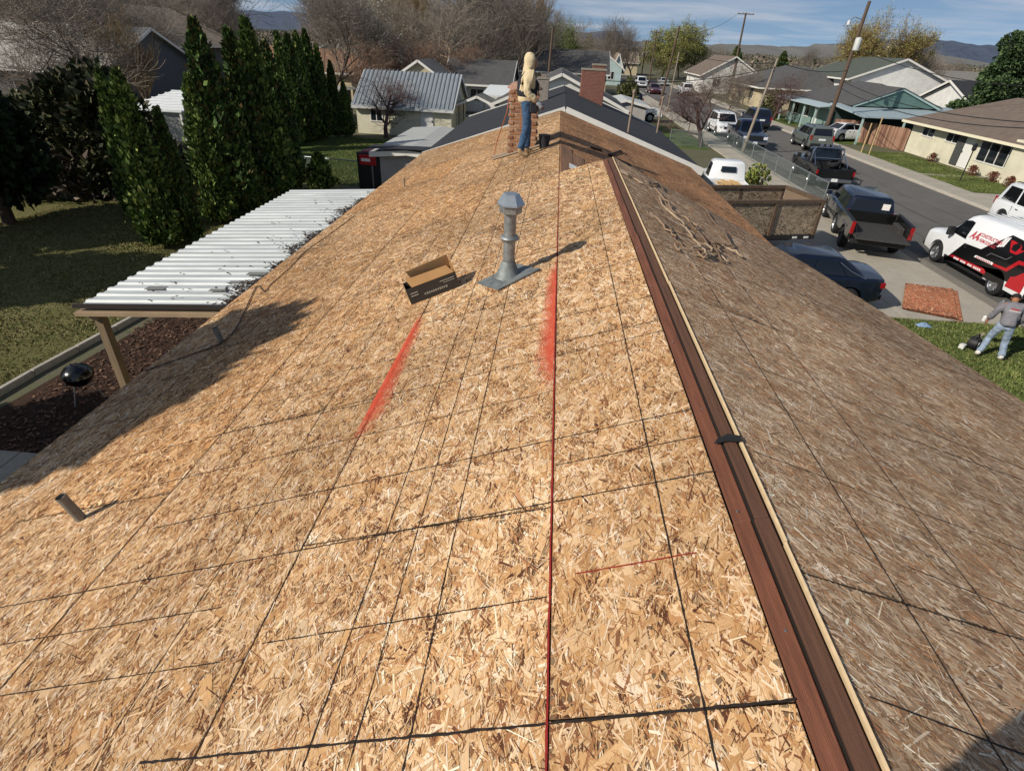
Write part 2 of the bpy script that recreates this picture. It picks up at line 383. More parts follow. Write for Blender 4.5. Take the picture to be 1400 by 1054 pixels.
# ridge boards
M_RB1 = mat('ridge_board_red', '#70432e', .7, var=.32, scale=4, stretch=(9, .6, 9), bump=.3, bscale=40)
M_RB2 = mat('ridge_board_brown', '#5a3c2b', .78, var=.3, scale=5, stretch=(14, .5, 14), bump=.35, bscale=50)
M_EDGE = mat('fresh_osb_edge', '#dcc096', .8, var=.12, scale=30)
def zl(X): return 4.465+X/3
segs = [(-2.2, 1.552), (1.555, 5.2), (5.203, 9.13)]
for i, (a, b) in enumerate(segs):
    jx = (0, .004, -.003)[i]
    r1 = MB(); r1.slab([(.769+jx, a, zl(.769)-.006), (.829+jx, a, zl(.829)-.006), (.829+jx, b, zl(.829)-.004), (.769+jx, b, zl(.769)-.004)], .05); r1.build('ridge_board', M_RB1, ROOF, world=True, bevel=.003)
    r2 = MB(); r2.slab([(.838+jx, a, zl(.838)+.004), (.889, a, zl(.889)+.002), (.889, b, zl(.889)+.002), (.838+jx, b, zl(.838)+.004)], .05); r2.build('ridge_board', M_RB2, ROOF, world=True, bevel=.003)
for (a, b, dx) in ((-2.2, 1.42, 0), (1.425, 3.9, .005), (3.905, 6.3, .001), (6.305, 9.12, .004)):
    r3 = MB(); r3.slab([(.894+dx, a, zl(.894)+.012), (.903+dx, a, zl(.903)+.011), (.904+dx, b, zl(.904)+.011), (.895+dx, b, zl(.895)+.012)], .04); r3.build('sheathing_edge', M_EDGE, ROOF, world=True)
# black felt tab over the ridge, nail heads in the ridge board
tb = MB(); tb.slab([(.80, 2.005, zl(.80)+.012), (.845, 2.0, zl(.845)+.02), (.903, 1.982, zl(.903)+.017), (.905, 2.02, zl(.905)+.018), (.86, 2.045, zl(.86)+.022), (.815, 2.03, zl(.815)+.013)], .004); tb.build('felt_tab', mat('black_felt', '#14161a', .9), ROOF, world=True)
for y in (.62, 1.1, 1.35, 1.6, 2.3, 3.0, 3.9, 4.8):
    nb = MB(); nb.lathe([(.0001, 0), (.005, .0), (.004, .003), (.0001, .003)], (.79+rng.uniform(-.015, .03), y, zl(.8)-.002), 8, cap=False); nb.build('nail_head', mat('galvanised', '#9b9d9c', .45, metal=.8), ROOF, world=True)

# lines snapped and printed on the sheets
M_INK = mat('ink_line', '#241a14', .9, var=.4, scale=40)
def ribbon(name, S, pts, w, material, hgt=.0042, jit=.25, step=.05):
    """thin ragged strip following points (u, v) on a roof surface"""
    mb = MB(); P = []
    for (a, b) in zip(pts[:-1], pts[1:]):
        ln = math.hypot(b[0]-a[0], b[1]-a[1]); k = max(2, int(ln/step))
        for i in range(k): P.append((a[0]+(b[0]-a[0])*i/k, a[1]+(b[1]-a[1])*i/k))
    P.append(pts[-1])
    vs = []
    for i, p in enumerate(P):
        a = P[max(0, i-1)]; b = P[min(len(P)-1, i+1)]; dx, dy = b[0]-a[0], b[1]-a[1]; ln = math.hypot(dx, dy) or 1
        nx, ny = -dy/ln, dx/ln; wob = rng.normal(0, w*.05)
        for s_ in (-1, 1):
            ww = w/2*(1+rng.normal(0, jit)); ww = max(w*.12, ww)
            vs.append(q(S, p[0]+nx*(s_*ww+wob), p[1]+ny*(s_*ww+wob), hgt))
    mb.add(vs, [(2*i, 2*i+1, 2*i+3, 2*i+2) for i in range(len(P)-1)])
    return mb.build(name, material, ROOF, world=True)
def uX(x): return x/CS
for (Y0, x0, Y1, x1, w) in ((.845, -1.25, .892, .765, .014), (1.262, -1.0, 1.318, .1, .009), (1.655, -2.9, 1.838, .768, .011), (2.05, .125, 2.082, .765, .010),
                            (2.10, -2.1, 2.30, .765, .010), (2.53, -2.6, 2.72, .1, .008), (2.98, -3.2, 3.17, .765, .009), (3.56, -2.9, 3.73, .765, .009), (3.33, -3.4, 3.42, .1, .006),
                            (4.35, -3.7, 4.53, .765, .009), (5.25, -2.0, 5.42, .765, .009), (6.4, -2.4, 6.5, .1, .009), (7.6, -2.2, 7.66, .12, .009), (1.40, -3.0, 1.47, -1.3, .009), (1.12, -2.9, 1.2, -1.15, .008)):
    ribbon('nailing_line', S_left, [(uX(x0), Y0), (uX(x1), Y1)], w*.62, M_INK, jit=.3, step=.02)
for (u, v0, v1, w) in ((.565, -1.5, 9.1, .009), (-.32, -1.2, 9.5, .007), (-.50, -1.2, 13, .006), (-.665, .8, 10.5, .006), (-1.10, -1.2, 12, .005), (-1.52, .9, 8, .006), (-1.95, 1.0, 6.5, .005), (-2.32, -1, 9, .005), (-2.75, 1.2, 5, .005)):
    ribbon('layout_line', S_left, [(u, v0), (u+rng.normal(0, .015), v1)], w*.62, M_INK, jit=.4, step=.03)
for (Y0, x0, Y1, x1) in ((.9, .95, .62, 3.6), (1.95, .95, 1.75, 4.2), (1.5, 1.4, 1.15, 4.2), (2.9, 1.2, 2.75, 4.2), (4.9, 1.0, 4.8, 4.2), (6.6, 1.0, 6.5, 4.0)):
    ribbon('nailing_line', S_near, [((x0-XR)/(4.3-XR)*LENR, Y0), ((x1-XR)/(4.3-XR)*LENR, Y1)], .0055, M_INK, step=.03)
for (u, v0, v1) in ((.42, -1, 8.6), (.85, .1, 6.0), (1.85, 0, 7.5)):
    ribbon('layout_line', S_near, [(u, v0), (u, v1)], .006, M_INK, step=.06)
M_RED = mat('red_chalk', '#8e1f1a', .9, var=.3, scale=60)
ribbon('chalk_line', S_left, [(.117, -1.6), (.112, 4.0), (.118, 9.1)], .0075, M_RED, hgt=.005)
ribbon('chalk_line', S_left, [(uX(.2), 1.405), (uX(.62), 1.43)], .006, M_RED)
def dust_mat(name, col, amount):
    mt = bpy.data.materials.new(name); mt.use_nodes = True; n = mt.node_tree.nodes; l = mt.node_tree.links
    b = n['Principled BSDF']; b.inputs['Base Color'].default_value = (*lin(col), 1); b.inputs['Roughness'].default_value = 1
    t = n.new('ShaderNodeTexCoord'); z = n.new('ShaderNodeTexNoise'); z.inputs['Scale'].default_value = 26; z.inputs['Detail'].default_value = 6; z.inputs['Roughness'].default_value = .75
    l.new(t.outputs['Object'], z.inputs['Vector'])
    uv = n.new('ShaderNodeUVMap'); sp = n.new('ShaderNodeSeparateXYZ'); l.new(uv.outputs[0], sp.inputs[0])
    ad_ = n.new('ShaderNodeMath'); ad_.operation = 'ADD'; l.new(z.outputs[0], ad_.inputs[0]); l.new(sp.outputs[0], ad_.inputs[1])
    r = n.new('ShaderNodeMapRange'); r.inputs[1].default_value = .92; r.inputs[2].default_value = 1.42; r.inputs[3].default_value = 0; r.inputs[4].default_value = amount
    l.new(ad_.outputs[0], r.inputs[0]); l.new(r.outputs[0], b.inputs['Alpha'])
    return mt
M_DUST = dust_mat('chalk_dust', '#dd5438', .72)
def dust(pts_l, pts_r):
    """chalk dust: strip between two edges, strongest at the first edge"""
    n = 30; V = []; UV = []; F = []
    def along(p, t): return (p[0][0]+(p[1][0]-p[0][0])*t, p[0][1]+(p[1][1]-p[0][1])*t)
    for i in range(n+1):
        t = i/n; a = along(pts_l, t); b = along(pts_r, t); V += [q(S_left, *a, .0048), q(S_left, *b, .0048)]
    for i in range(n): F.append((2*i, 2*i+1, 2*i+3, 2*i+2))
    V = np.array(V)-np.array(HOFF)
    uv = np.zeros((n, 4, 2)); fade = lambda i: min(1.0, .45+3*min(i/n, 1-i/n))
    for i in range(n): uv[i] = [(fade(i), 0), (.45*fade(i), 0), (.45*fade(i+1), 0), (fade(i+1), 0)]
    link('chalk_dust', nmesh('chalk_dust', V, np.array(F), M_DUST, uv=uv), ROOF)
dust([(.105, 2.70), (.112, 5.0)], [(-.04, 2.70), (.04, 5.0)])
dust([(-1.14, 2.58), (-1.13, 4.5)], [(-.97, 2.56), (-1.05, 4.5)])

# flue vent
M_ZINC = mat('zinc', '#8f9393', .55, var=.34, scale=17, metal=.65)
M_ZINC2 = mat('zinc_dull', '#808584', .66, var=.36, scale=13, metal=.45)
vb = q(S_left, uX(-.33), 4.885, 0); FL = thing('flue_vent', None, None); FL.parent = HOUSE; FL.location = vb-Vector(HOFF)
FL['label'] = 'grey galvanised flue pipe with hexagonal cap standing in a square flashing'
pm = MB(); pm.lathe([(.053, -.02), (.053, .60)], n=20); pm.build('pipe', M_ZINC, FL, smooth=40)
pm = MB(); pm.lathe([(.054, .335), (.078, .345), (.086, .362), (.078, .378), (.054, .385)], n=20, cap=False); pm.build('storm_collar', M_ZINC, FL, smooth=50)
pm = MB(); pm.lathe([(.13, .0), (.105, .035), (.078, .10), (.058, .15)], n=20, cap=False); pm.build('flashing_cone', M_ZINC2, FL, smooth=60)
tilt = Matrix.Rotation(-math.atan(1/3), 3, 'Y')
pm = MB(); Rf = tilt @ Matrix.Rotation(rad(36), 3, 'Z')
pm.box((.0, -.02, .008), (.46, .42, .006), Rf); pm.box(Vector((0, -.02, .012))+Rf @ Vector((.0, -.19, .004)), (.46, .05, .012), Rf); pm.build('flashing_plate', M_ZINC2, FL)
pm = MB(); pm.lathe([(.052, .56), (.098, .585), (.102, .648), (.07, .655)], n=6); pm.build('cap_skirt', M_ZINC, FL)
pm = MB(); pm.lathe([(.122, .648), (.12, .66), (.072, .742), (.064, .746)], n=6); pm.build('cap', mat('zinc_bright', '#b4bbbd', .36, metal=.75, var=.1, scale=20), FL)
# short soil pipes
M_LEAD = mat('lead_pipe', '#77736b', .7, var=.2, scale=20)
for (px, py, hgt, r, lean) in ((113, 709, .20, .03, (-.05, -.02)), (303, 468, .17, .03, (-.03, 0)), (553, 255, .17, .016, (0, 0))):
    d = ray(px, py); t = (CAMH-4.465)/(d[0]/3-d[2]); p = Vector((d[0]*t, d[1]*t, CAMH+d[2]*t))
    pm = MB(); pm.tube([p-Vector((0, 0, .02)), p+Vector((lean[0], lean[1], hgt))], r, 14, cap=False); pm.tube([p+Vector((lean[0]*.9, lean[1]*.9, hgt*.86)), p+Vector((lean[0]*.94, lean[1]*.94, hgt*.9))], r*.98, 14)
    pm.build('soil_pipe', M_LEAD, HOUSE, smooth=40, world=True)
# chimney of single bricks
CH = thing('chimney', None, None); CH.parent = HOUSE; CH.location = Vector((-.68, 12.9, 3.9))-Vector(HOFF); CH['label'] = 'orange brick chimney behind the worker'
cw, cd, chh = .56, .56, 1.48
pm = MB(); pm.box((0, 0, chh/2), (cw-.004, cd-.004, chh)); pm.build('mortar', mat('mortar', '#9a8d7c', .95, var=.15, scale=30), CH)
bk = MB(); bk.box((0, 0, 0), (.178, .09, .058)); bme = bk.mesh('brick', attr_mat_b := None or mat('brick_a', '#98694a', .88, var=.25, scale=20), bevel=.004)
bme2 = bk.mesh('brick', mat('brick_b', '#855a42', .88, var=.25, scale=20), bevel=.004); bme3 = bk.mesh('brick', mat('brick_c', '#a98062', .88, var=.2, scale=20), bevel=.004)
for c_ in range(int(chh/.07)):
    z = .035+c_*.07; sh = (c_ % 2)*.094
    for side in range(4):
        for k in range(3):
            t_ = -cw/2+.094+k*.188+(sh-.047)*.5
            o = link('brick', random.choice((bme, bme, bme2, bme3)), CH)
            if side == 0: o.location = (t_, -cd/2+.042, z)
            elif side == 1: o.location = (t_, cd/2-.042, z)
            elif side == 2: o.location = (-cw/2+.042, t_, z); o.rotation_euler.z = math.pi/2
            else: o.location = (cw/2-.042, t_, z); o.rotation_euler.z = math.pi/2
pm = MB(); pm.lathe([(.36, chh), (.36, chh+.03), (.27, chh+.10), (.16, chh+.14)], n=12); pm.build('mortar_crown', mat('crown_mortar', '#9b7764', .9, var=.2, scale=12), CH, smooth=50)
# step flashing at the foot
pm = MB(); pm.slab([q(S_left, uX(-1.28), 12.42, .02), q(S_left, uX(-.25), 12.42, .02), q(S_left, uX(-.25), 12.63, .02), q(S_left, uX(-1.28), 12.63, .02)], -.006); pm.build('apron_flashing', mat('flashing_tan', '#9c8b76', .7, var=.2, scale=8), CH, world=True)
# fascia, eaves
fm = mat('fascia_white', '#d6d2c6', .7, var=.06)
for (X, z, nm) in ((-4.145, 2.93, 'fascia'), (4.305, 2.93, 'fascia')):
    pm = MB(); pm.box((X, (YF-2.2)/2, z), (.03, YF+2.2, .16)); pm.build(nm, fm if X < 0 else mat('fascia_brown', '#5b4434', .7), HOUSE, world=True)
# ------------------------------------------------------------------ ground, street, yards
def ground_mat(name, cols, scales=(0.05, 0.6, 9), bump=.4, rough=.95):
    """three noise octaves blended through a ramp of soil, grass or haze-tinted hill colours"""
    mt = bpy.data.materials.new(name); mt.use_nodes = True; MATS[name] = mt
    n = mt.node_tree.nodes; l = mt.node_tree.links; b = n['Principled BSDF']; b.inputs['Roughness'].default_value = rough; b.inputs['Specular IOR Level'].default_value = .2
    t = n.new('ShaderNodeTexCoord'); acc = None
    for i, s in enumerate(scales):
        z = n.new('ShaderNodeTexNoise'); z.inputs['Scale'].default_value = s; z.inputs['Detail'].default_value = 8; z.inputs['Roughness'].default_value = .65
        l.new(t.outputs['Object'], z.inputs['Vector'])
        if acc is None: acc = z.outputs[0]
        else:
            m_ = n.new('ShaderNodeMixRGB'); m_.inputs[0].default_value = .5; l.new(acc, m_.inputs[1]); l.new(z.outputs[0], m_.inputs[2]); acc = m_.outputs[0]
    r = n.new('ShaderNodeValToRGB'); el = r.color_ramp.elements
    k = len(cols)
    for i, c in enumerate(cols):
        p = .36+.28*i/(k-1)
        e = el[i] if i < 2 else el.new(p)
        e.position = p; e.color = (*lin(c), 1)
    l.new(acc, r.inputs[0]); l.new(r.outputs[0], b.inputs['Base Color'])
    z = n.new('ShaderNodeTexNoise'); z.inputs['Scale'].default_value = scales[-1]*6; z.inputs['Detail'].default_value = 5; l.new(t.outputs['Object'], z.inputs['Vector'])
    bp = n.new('ShaderNodeBump'); bp.inputs['Strength'].default_value = bump; bp.inputs['Distance'].default_value = .03; l.new(z.outputs[0], bp.inputs['Height']); l.new(bp.outputs[0], b.inputs['Normal'])
    return mt
M_SOIL = ground_mat('yard_soil', ['#5d5140', '#7a6c55', '#6b6a48', '#857a62'], (.02, .3, 4))
M_LAWN = ground_mat('lawn', ['#38471f', '#4b5c2a', '#5c6b33', '#6f7444'], (.12, 1.1, 14), .8)
M_LAWN2 = ground_mat('thin_lawn', ['#50502c', '#5c5f33', '#777048', '#857a55'], (.15, 1.3, 12), .8)
M_MULCH = ground_mat('bark_mulch', ['#2e211a', '#46342a', '#5a4436', '#3a2a21'], (.4, 6, 30), 1.0)
M_ASPH = ground_mat('asphalt', ['#565350', '#62605c', '#6c6965', '#787470'], (.07, .9, 26), .35, .9)
M_CONC = ground_mat('concrete', ['#8f887b', '#a19a8c', '#aca597', '#b7b0a2'], (.25, 1.6, 22), .2, .9)
M_KERB = ground_mat('kerb_concrete', ['#8d877c', '#a8a195', '#b4ada0', '#bfb8ab'], (.3, 2, 20), .2, .9)
def sheet(name, poly, z, m, kind='structure', parent=None, sub=0):
    mb = MB(); mb.add([(p[0], p[1], z) for p in poly], [tuple(range(len(poly)))])
    o = mb.build(name, m, parent)
    if parent is None: tag(o, kind=kind)
    return o
def rect(x0, x1, y0, y1): return [(x0, y0), (x1, y0), (x1, y1), (x0, y1)]
sheet('ground', rect(-9000, 9000, -3000, 14000), 0, ground_mat('plain_soil', ['#54503f', '#666050', '#5d5f45', '#716a58'], (.02, .3, 4)))
KL, KR = 13.55, 21.85
st = sheet('street', rect(KL, KR, -60, 420), .008, M_ASPH)
# tar seams and oil stains on the asphalt
M_TAR = mat('tar', '#2b2a29', .8)
def seam(pts, w):
    vs = []; P_ = [Vector((*p, .011)) for p in pts]; fine = []
    for a_, b_ in zip(P_[:-1], P_[1:]):
        for k_ in range(10): fine.append(a_.lerp(b_, k_/10)+Vector((rng.normal(0, .04), 0, 0)))
    for p_ in fine: vs += [p_-Vector((w*rng.uniform(.3, .7), 0, 0)), p_+Vector((w*rng.uniform(.3, .7), 0, 0))]
    mb = MB(); mb.add(vs, [(2*i, 2*i+1, 2*i+3, 2*i+2) for i in range(len(fine)-1)]); mb.build('tar_seam', M_TAR, st)
seam([(17.6, 5), (17.7, 25), (17.6, 45), (17.7, 80)], .05); seam([(15.6, 24), (16.4, 30), (16.1, 38), (16.9, 44)], .03); seam([(19.6, 22), (19.2, 33), (19.9, 41)], .035); seam([(16.2, 52), (15.8, 63)], .04)
for (x_, y_, r_) in ((16.3, 29.5, .5), (19.2, 39, .45), (16.0, 44.5, .6), (18.9, 56, .5), (17.2, 24.5, .35)):
    mb = MB(); mb.add([(x_+r_*math.cos(a_)*rng.uniform(.6, 1.1), y_+1.6*r_*math.sin(a_)*rng.uniform(.6, 1.1), .0095) for a_ in np.linspace(0, 6.0, 14)], [tuple(range(14))]); mb.build('oil_stain', mat('oil_stain', '#454240', .7, var=.1), st)
# sidewalks of single slabs, kerbs in lengths
def slab_run(name, x0, x1, y0, y1, step, z, m, kerb=None):
    root = thing(name, None, None, ((x0+x1)/2, y0, 0)); tag(root, kind='structure')
    me = None; y = y0
    mb = MB(); mb.box((0, 0, 0), (x1-x0-.012, step-.014, .10)); me = mb.mesh('paving_slab', m, bevel=.008)
    while y < y1:
        o = link('paving_slab', me, root); o.location = (0, y-y0+step/2, z-.05+rng.normal(0, .003)); y += step
    if kerb is not None:
        kb = MB(); kb.box((0, 0, 0), (.16, 2.98, .16)); kme = kb.mesh('kerb_stone', M_KERB, bevel=.02); y = y0
        while y < y1:
            o = link('kerb_stone', kme, root); o.location = (kerb-(x0+x1)/2, y-y0+1.5, .05); y += 3
    return root
slab_run('right_sidewalk', KR+.18, KR+1.75, 21, 141, 1.5, .125, M_CONC, KR+.08)
slab_run('left_sidewalk', KL-1.75, KL-.18, 28.5, 140, 1.5, .125, M_CONC, KL-.08)
# driveway slabs
dr = thing('driveway', None, None, (9, 21, 0)); tag(dr, kind='structure')
xs = [4.2, 7.2, 10.3, 13.5]; ys = [15.25, 18.3, 21.4, 24.5, 27.6]
for a, b in zip(xs[:-1], xs[1:]):
    for c, d in zip(ys[:-1], ys[1:]):
        mb = MB(); mb.box(((a+b)/2-9, (c+d)/2-21, .01+rng.uniform(0, .006)), (b-a-.015, d-c-.015, .05)); mb.build('concrete_slab', M_CONC, dr, bevel=.006)
# gutter strip beside the van
sheet('gutter', rect(KL-.02, KL+.42, 6, 28), .013, ground_mat('gutter_concrete', ['#6d6961', '#7b766d', '#857f75', '#8f897f'], (.3, 2, 20), .2))
# lots
sheet('lawn', rect(4.4, 13.5, 2, 15.2), .006, M_LAWN)
sheet('lawn', [(-30, 3), (-10.25, 3), (-10.25, 14), (-9.2, 24), (-10, 27), (-30, 27)], .006, M_LAWN2)
sheet('lawn', [(-16, 27), (-7.2, 27), (-7.2, 41.5), (-18, 41.5)], .006, M_LAWN)
sheet('lawn', rect(7.2, 11.6, 45, 60), .006, M_LAWN)
for (a, b) in ((34.8, 39.6), (40.4, 49.5), (53, 62), (66, 80)): sheet('lawn', rect(KR+1.8, 27.9, a, b), .006, M_LAWN)
sheet('front_path', rect(KR+1.8, 28.2, 39.65, 40.35), .012, M_CONC)
sheet('cross_driveway', rect(KR+.05, 33, 26, 34.6), .012, M_CONC)
bedo = sheet('mulch_bed', [(-10.0, 6.6), (-3.9, 6.6), (-3.9, 16), (-9.0, 16)], .01, M_MULCH)
# concrete edging of the bed and the strip of paving
ed = thing('garden_edging', None, None, (-10, 8, 0)); tag(ed, kind='structure')
pts = [Vector((-10.35, 6.2, 0)), Vector((-10.2, 9.0, 0)), Vector((-9.85, 12.2, 0)), Vector((-9.3, 16.0, 0)), Vector((-9.0, 19, 0))]
for a, b in zip(pts[:-1], pts[1:]):
    n_ = max(1, int((b-a).length/1.0))
    for i in range(n_):
        mb = MB(); mb.bar(a.lerp(b, i/n_)+Vector((0, 0, .05)), a.lerp(b, (i+.985)/n_)+Vector((0, 0, .05)), .10, .17); mb.build('edging_block', M_KERB, ed, world=True, bevel=.01)
e2 = thing('back_edging', None, None, (-18, 22, 0)); tag(e2, kind='structure')
for i in range(7):
    a = Vector((-18.6+i*.72, 22.4-i*.05, .06)); mb = MB(); mb.bar(a, a+Vector((.70, -.05, 0)), .10, .14); mb.build('edging_block', M_KERB, e2, world=True, bevel=.01)
ps = thing('patio_strip', None, None, (-8, 6, 0)); tag(ps, kind='structure')
for i in range(4):
    mb = MB(); mb.box((-10.6+i*1.45, 6.2-.0*i, .03), (1.43, .9, .08)); mb.build('paving_slab', M_CONC, ps, world=True, bevel=.01)
# grass blades as one uncountable mass per lawn
M_BLADE = attr_mat('grass_blades', rough=.8)
def grass(area, n, cols, hgt, name, label, holes=()):
    x0, x1, y0, y1 = area
    x = rng.uniform(x0, x1, n); y = rng.uniform(y0, y1, n)
    cl = np.sin(x*1.7+np.sin(y*1.1)*2)+np.sin(y*2.3+np.sin(x*.9)*2)
    h = hgt*rng.uniform(.5, 1.3, n)*(1+.25*cl); a = rng.uniform(0, 6.28, n); w = rng.uniform(.012, .028, n); ln = rng.normal(0, .6, (2, n))*h
    V = np.stack([np.stack([x-w*np.cos(a), y-w*np.sin(a), 0*x+.004], -1), np.stack([x+w*np.cos(a), y+w*np.sin(a), 0*x+.004], -1), np.stack([x+ln[0], y+ln[1], np.maximum(h, .01)], -1)], 1).reshape(-1, 3)
    c = np.array([lin(k) for k in cols])[rng.integers(0, len(cols), n)]*(1+.12*cl+rng.normal(0, .12, n))[:, None]
    o = link(name, nmesh(name, V, np.arange(n*3).reshape(-1, 3), M_BLADE, np.clip(c, .01, .6))); return tag(o, label, 'grass', kind='stuff')
GR = ['#53602e', '#5f6b36', '#6b743e', '#7b7b4c', '#485428']
grass((4.5, 13.4, 9.5, 15.2), 60000, GR, .05, 'grass', 'short green grass on the lawn beside the driveway')
grass((-19, -10.3, 6, 26), 70000, ['#5d5c34', '#6c6a3c', '#4f5a2c', '#8a7f58', '#7b7048'], .045, 'grass', 'thin dry grass of the shaded back lawn')
grass((-15, -7.4, 27, 41), 40000, GR, .06, 'grass', 'bright green grass of the lawn behind the hedge')
grass((23.7, 27.8, 34.9, 49.4), 30000, GR, .05, 'grass', 'green grass before the cream house', )
# bark chips
n = 9000
x = rng.uniform(-9.6, -4, n); y = rng.uniform(6.7, 15.5, n); a = rng.uniform(0, 3.14, n); l_ = rng.uniform(.015, .05, n); w_ = rng.uniform(.008, .02, n)
Q = []
for (sx_, sy_) in ((-1, -1), (1, -1), (1, 1), (-1, 1)):
    Q.append(np.stack([x+sx_*l_*np.cos(a)-sy_*w_*np.sin(a), y+sx_*l_*np.sin(a)+sy_*w_*np.cos(a), .014+rng.uniform(0, .03, n)], -1))
bc = np.array([lin(k) for k in ('#4a3528', '#604638', '#36271f', '#7a5d49')])[rng.integers(0, 4, n)]
tag(link('bark_chips', nmesh('bark_chips', np.stack(Q, 1).reshape(-1, 3), np.arange(n*4).reshape(-1, 4), M_BLADE, bc)), 'loose dark bark chips covering the bed under the patio roof', 'bark chips', kind='stuff')

# ------------------------------------------------------------------ far plain and hills
def hills(name, Y, x0, x1, prof, m, depth=900, n=160):
    """ridge of hills: prof(t) gives the crest height; real slopes towards the viewer"""
    V = []; F = []; R = 6
    for i in range(n+1):
        t = i/n; xx = x0+(x1-x0)*t; h = prof(t)
        for j in range(R+1):
            s = j/R; zz = h*math.sin(s*math.pi/2)*(1+.05*math.sin(t*60+j)+.04*math.sin(t*137+2*j))
            V.append((xx, Y-depth*(1-s)+rng.normal(0, depth*.01), zz-1 if j == 0 else zz))
    for i in range(n):
        for j in range(R): a = i*(R+1)+j; F.append((a, a+R+1, a+R+2, a+1))
    mb = MB(); mb.add(V, F); o = mb.build(name, m, smooth=180); tag(o, kind='structure'); return o
M_HILL1 = ground_mat('hill_haze_blue', ['#3f4858', '#4a5364', '#515b6c', '#444d5d'], (.0006, .004, .02), 0)  # distance haze is put into the hill colours, blue here, grey below
M_HILL2 = ground_mat('hill_haze_grey', ['#62625f', '#6c6b68', '#74736f', '#5f605e'], (.001, .006, .03), 0)
def bumpy(base, amp, seeds):
    return lambda t: base+amp*sum(math.sin(t*s+k)/(1+i*.8) for i, (s, k) in enumerate(seeds))
hills('hills', 7000, -7000, 600, bumpy(150, 22, ((5.1, .4), (11.3, 2), (23, 1), (51, .3))), M_HILL1)
hills('hills', 5200, -800, 2300, bumpy(60, 10, ((4.2, 2.6), (9.7, .5), (27, 1.3))), M_HILL2)
hills('hills', 6800, 2300, 8000, lambda t: 172*min(1, t*7)**.6+12*math.sin(t*9)+6*math.sin(t*31), M_HILL1)
hills('hills', 5000, 1300, 3000, lambda t: 85*math.sin(min(1, t*1.02)*math.pi)**.8+6*math.sin(t*40), M_HILL2)
# ------------------------------------------------------------------ other buildings
M_GLASS = mat('window_glass', '#1a2126', .08, spec=.8)
M_WHITE = mat('white_trim', '#dedbd3', .6, var=.05, scale=3)
M_TRIM = M_WHITE
def shingle_mat(name, col, var=.2):
    mt = mat(name, col, .92, var=var, scale=2.2, bump=.5, bscale=14, detail=9); return mt
def siding_mat(name, col, step=.2, vertical=False, depth=.5):
    mt = bpy.data.materials.new(name); mt.use_nodes = True; MATS[name] = mt
    n = mt.node_tree.nodes; l = mt.node_tree.links; b = n['Principled BSDF']; b.inputs['Roughness'].default_value = .7
    t = n.new('ShaderNodeTexCoord'); sp = n.new('ShaderNodeSeparateXYZ'); l.new(t.outputs['Object'], sp.inputs[0])
    src = sp.outputs[2]
    if vertical:
        ad_ = n.new('ShaderNodeMath'); ad_.operation = 'ADD'; l.new(sp.outputs[0], ad_.inputs[0]); l.new(sp.outputs[1], ad_.inputs[1]); src = ad_.outputs[0]
    md = n.new('ShaderNodeMath'); md.operation = 'MODULO'; md.inputs[1].default_value = step
    ab = n.new('ShaderNodeMath'); ab.operation = 'ADD'; ab.inputs[1].default_value = 100*step; l.new(src, ab.inputs[0]); l.new(ab.outputs[0], md.inputs[0])
    dv = n.new('ShaderNodeMath'); dv.operation = 'DIVIDE'; dv.inputs[1].default_value = step; l.new(md.outputs[0], dv.inputs[0])
    bp = n.new('ShaderNodeBump'); bp.inputs['Strength'].default_value = depth; bp.inputs['Distance'].default_value = .05; l.new(dv.outputs[0], bp.inputs['Height']); l.new(bp.outputs[0], b.inputs['Normal'])
    z = n.new('ShaderNodeTexNoise'); z.inputs['Scale'].default_value = 1.3; z.inputs['Detail'].default_value = 6; l.new(t.outputs['Object'], z.inputs['Vector'])
    r = n.new('ShaderNodeValToRGB'); c = lin(col); r.color_ramp.elements[0].position = .3; r.color_ramp.elements[1].position = .7
    r.color_ramp.elements[0].color = (*[x*.86 for x in c], 1); r.color_ramp.elements[1].color = (*[min(1, x*1.06) for x in c], 1)
    l.new(z.outputs[0], r.inputs[0]); l.new(r.outputs[0], b.inputs['Base Color'])
    return mt
def window(parent, face, along, z, w, h, ext, mull=1, fm=None):
    """framed window proud of a wall; face in x-,x+,y-,y+; ext = wall coordinate (local)"""
    fm = fm or M_WHITE
    def P(a, dz, o):
        return (ext+o if face == 'x+' else ext-o, a, dz) if face[0] == 'x' else (a, ext+o if face == 'y+' else ext-o, dz)
    def bx(mb, a0, a1, z0, z1, o0, o1):
        p = P((a0+a1)/2, (z0+z1)/2, (o0+o1)/2); d = (o1-o0, a1-a0, z1-z0) if face[0] == 'x' else (a1-a0, o1-o0, z1-z0); mb.box(p, d)
    f = MB(); t = .07
    bx(f, along-w/2-t, along+w/2+t, z-t, z, -.02, .05); bx(f, along-w/2-t, along+w/2+t, z+h, z+h+t, -.02, .05)
    bx(f, along-w/2-t, along-w/2, z, z+h, -.02, .045); bx(f, along+w/2, along+w/2+t, z, z+h, -.02, .045)
    for k in range(1, mull):
        a = along-w/2+w*k/mull; bx(f, a-.025, a+.025, z, z+h, -.01, .035)
    fo = f.build('window', fm, parent)
    for k in range(mull):
        g = MB(); a0 = along-w/2+w*k/mull+.026; a1 = along-w/2+w*(k+1)/mull-.026; bx(g, a0, a1, z+.002, z+h-.002, -.01, .012); g.build('pane', M_GLASS, fo)
    return fo
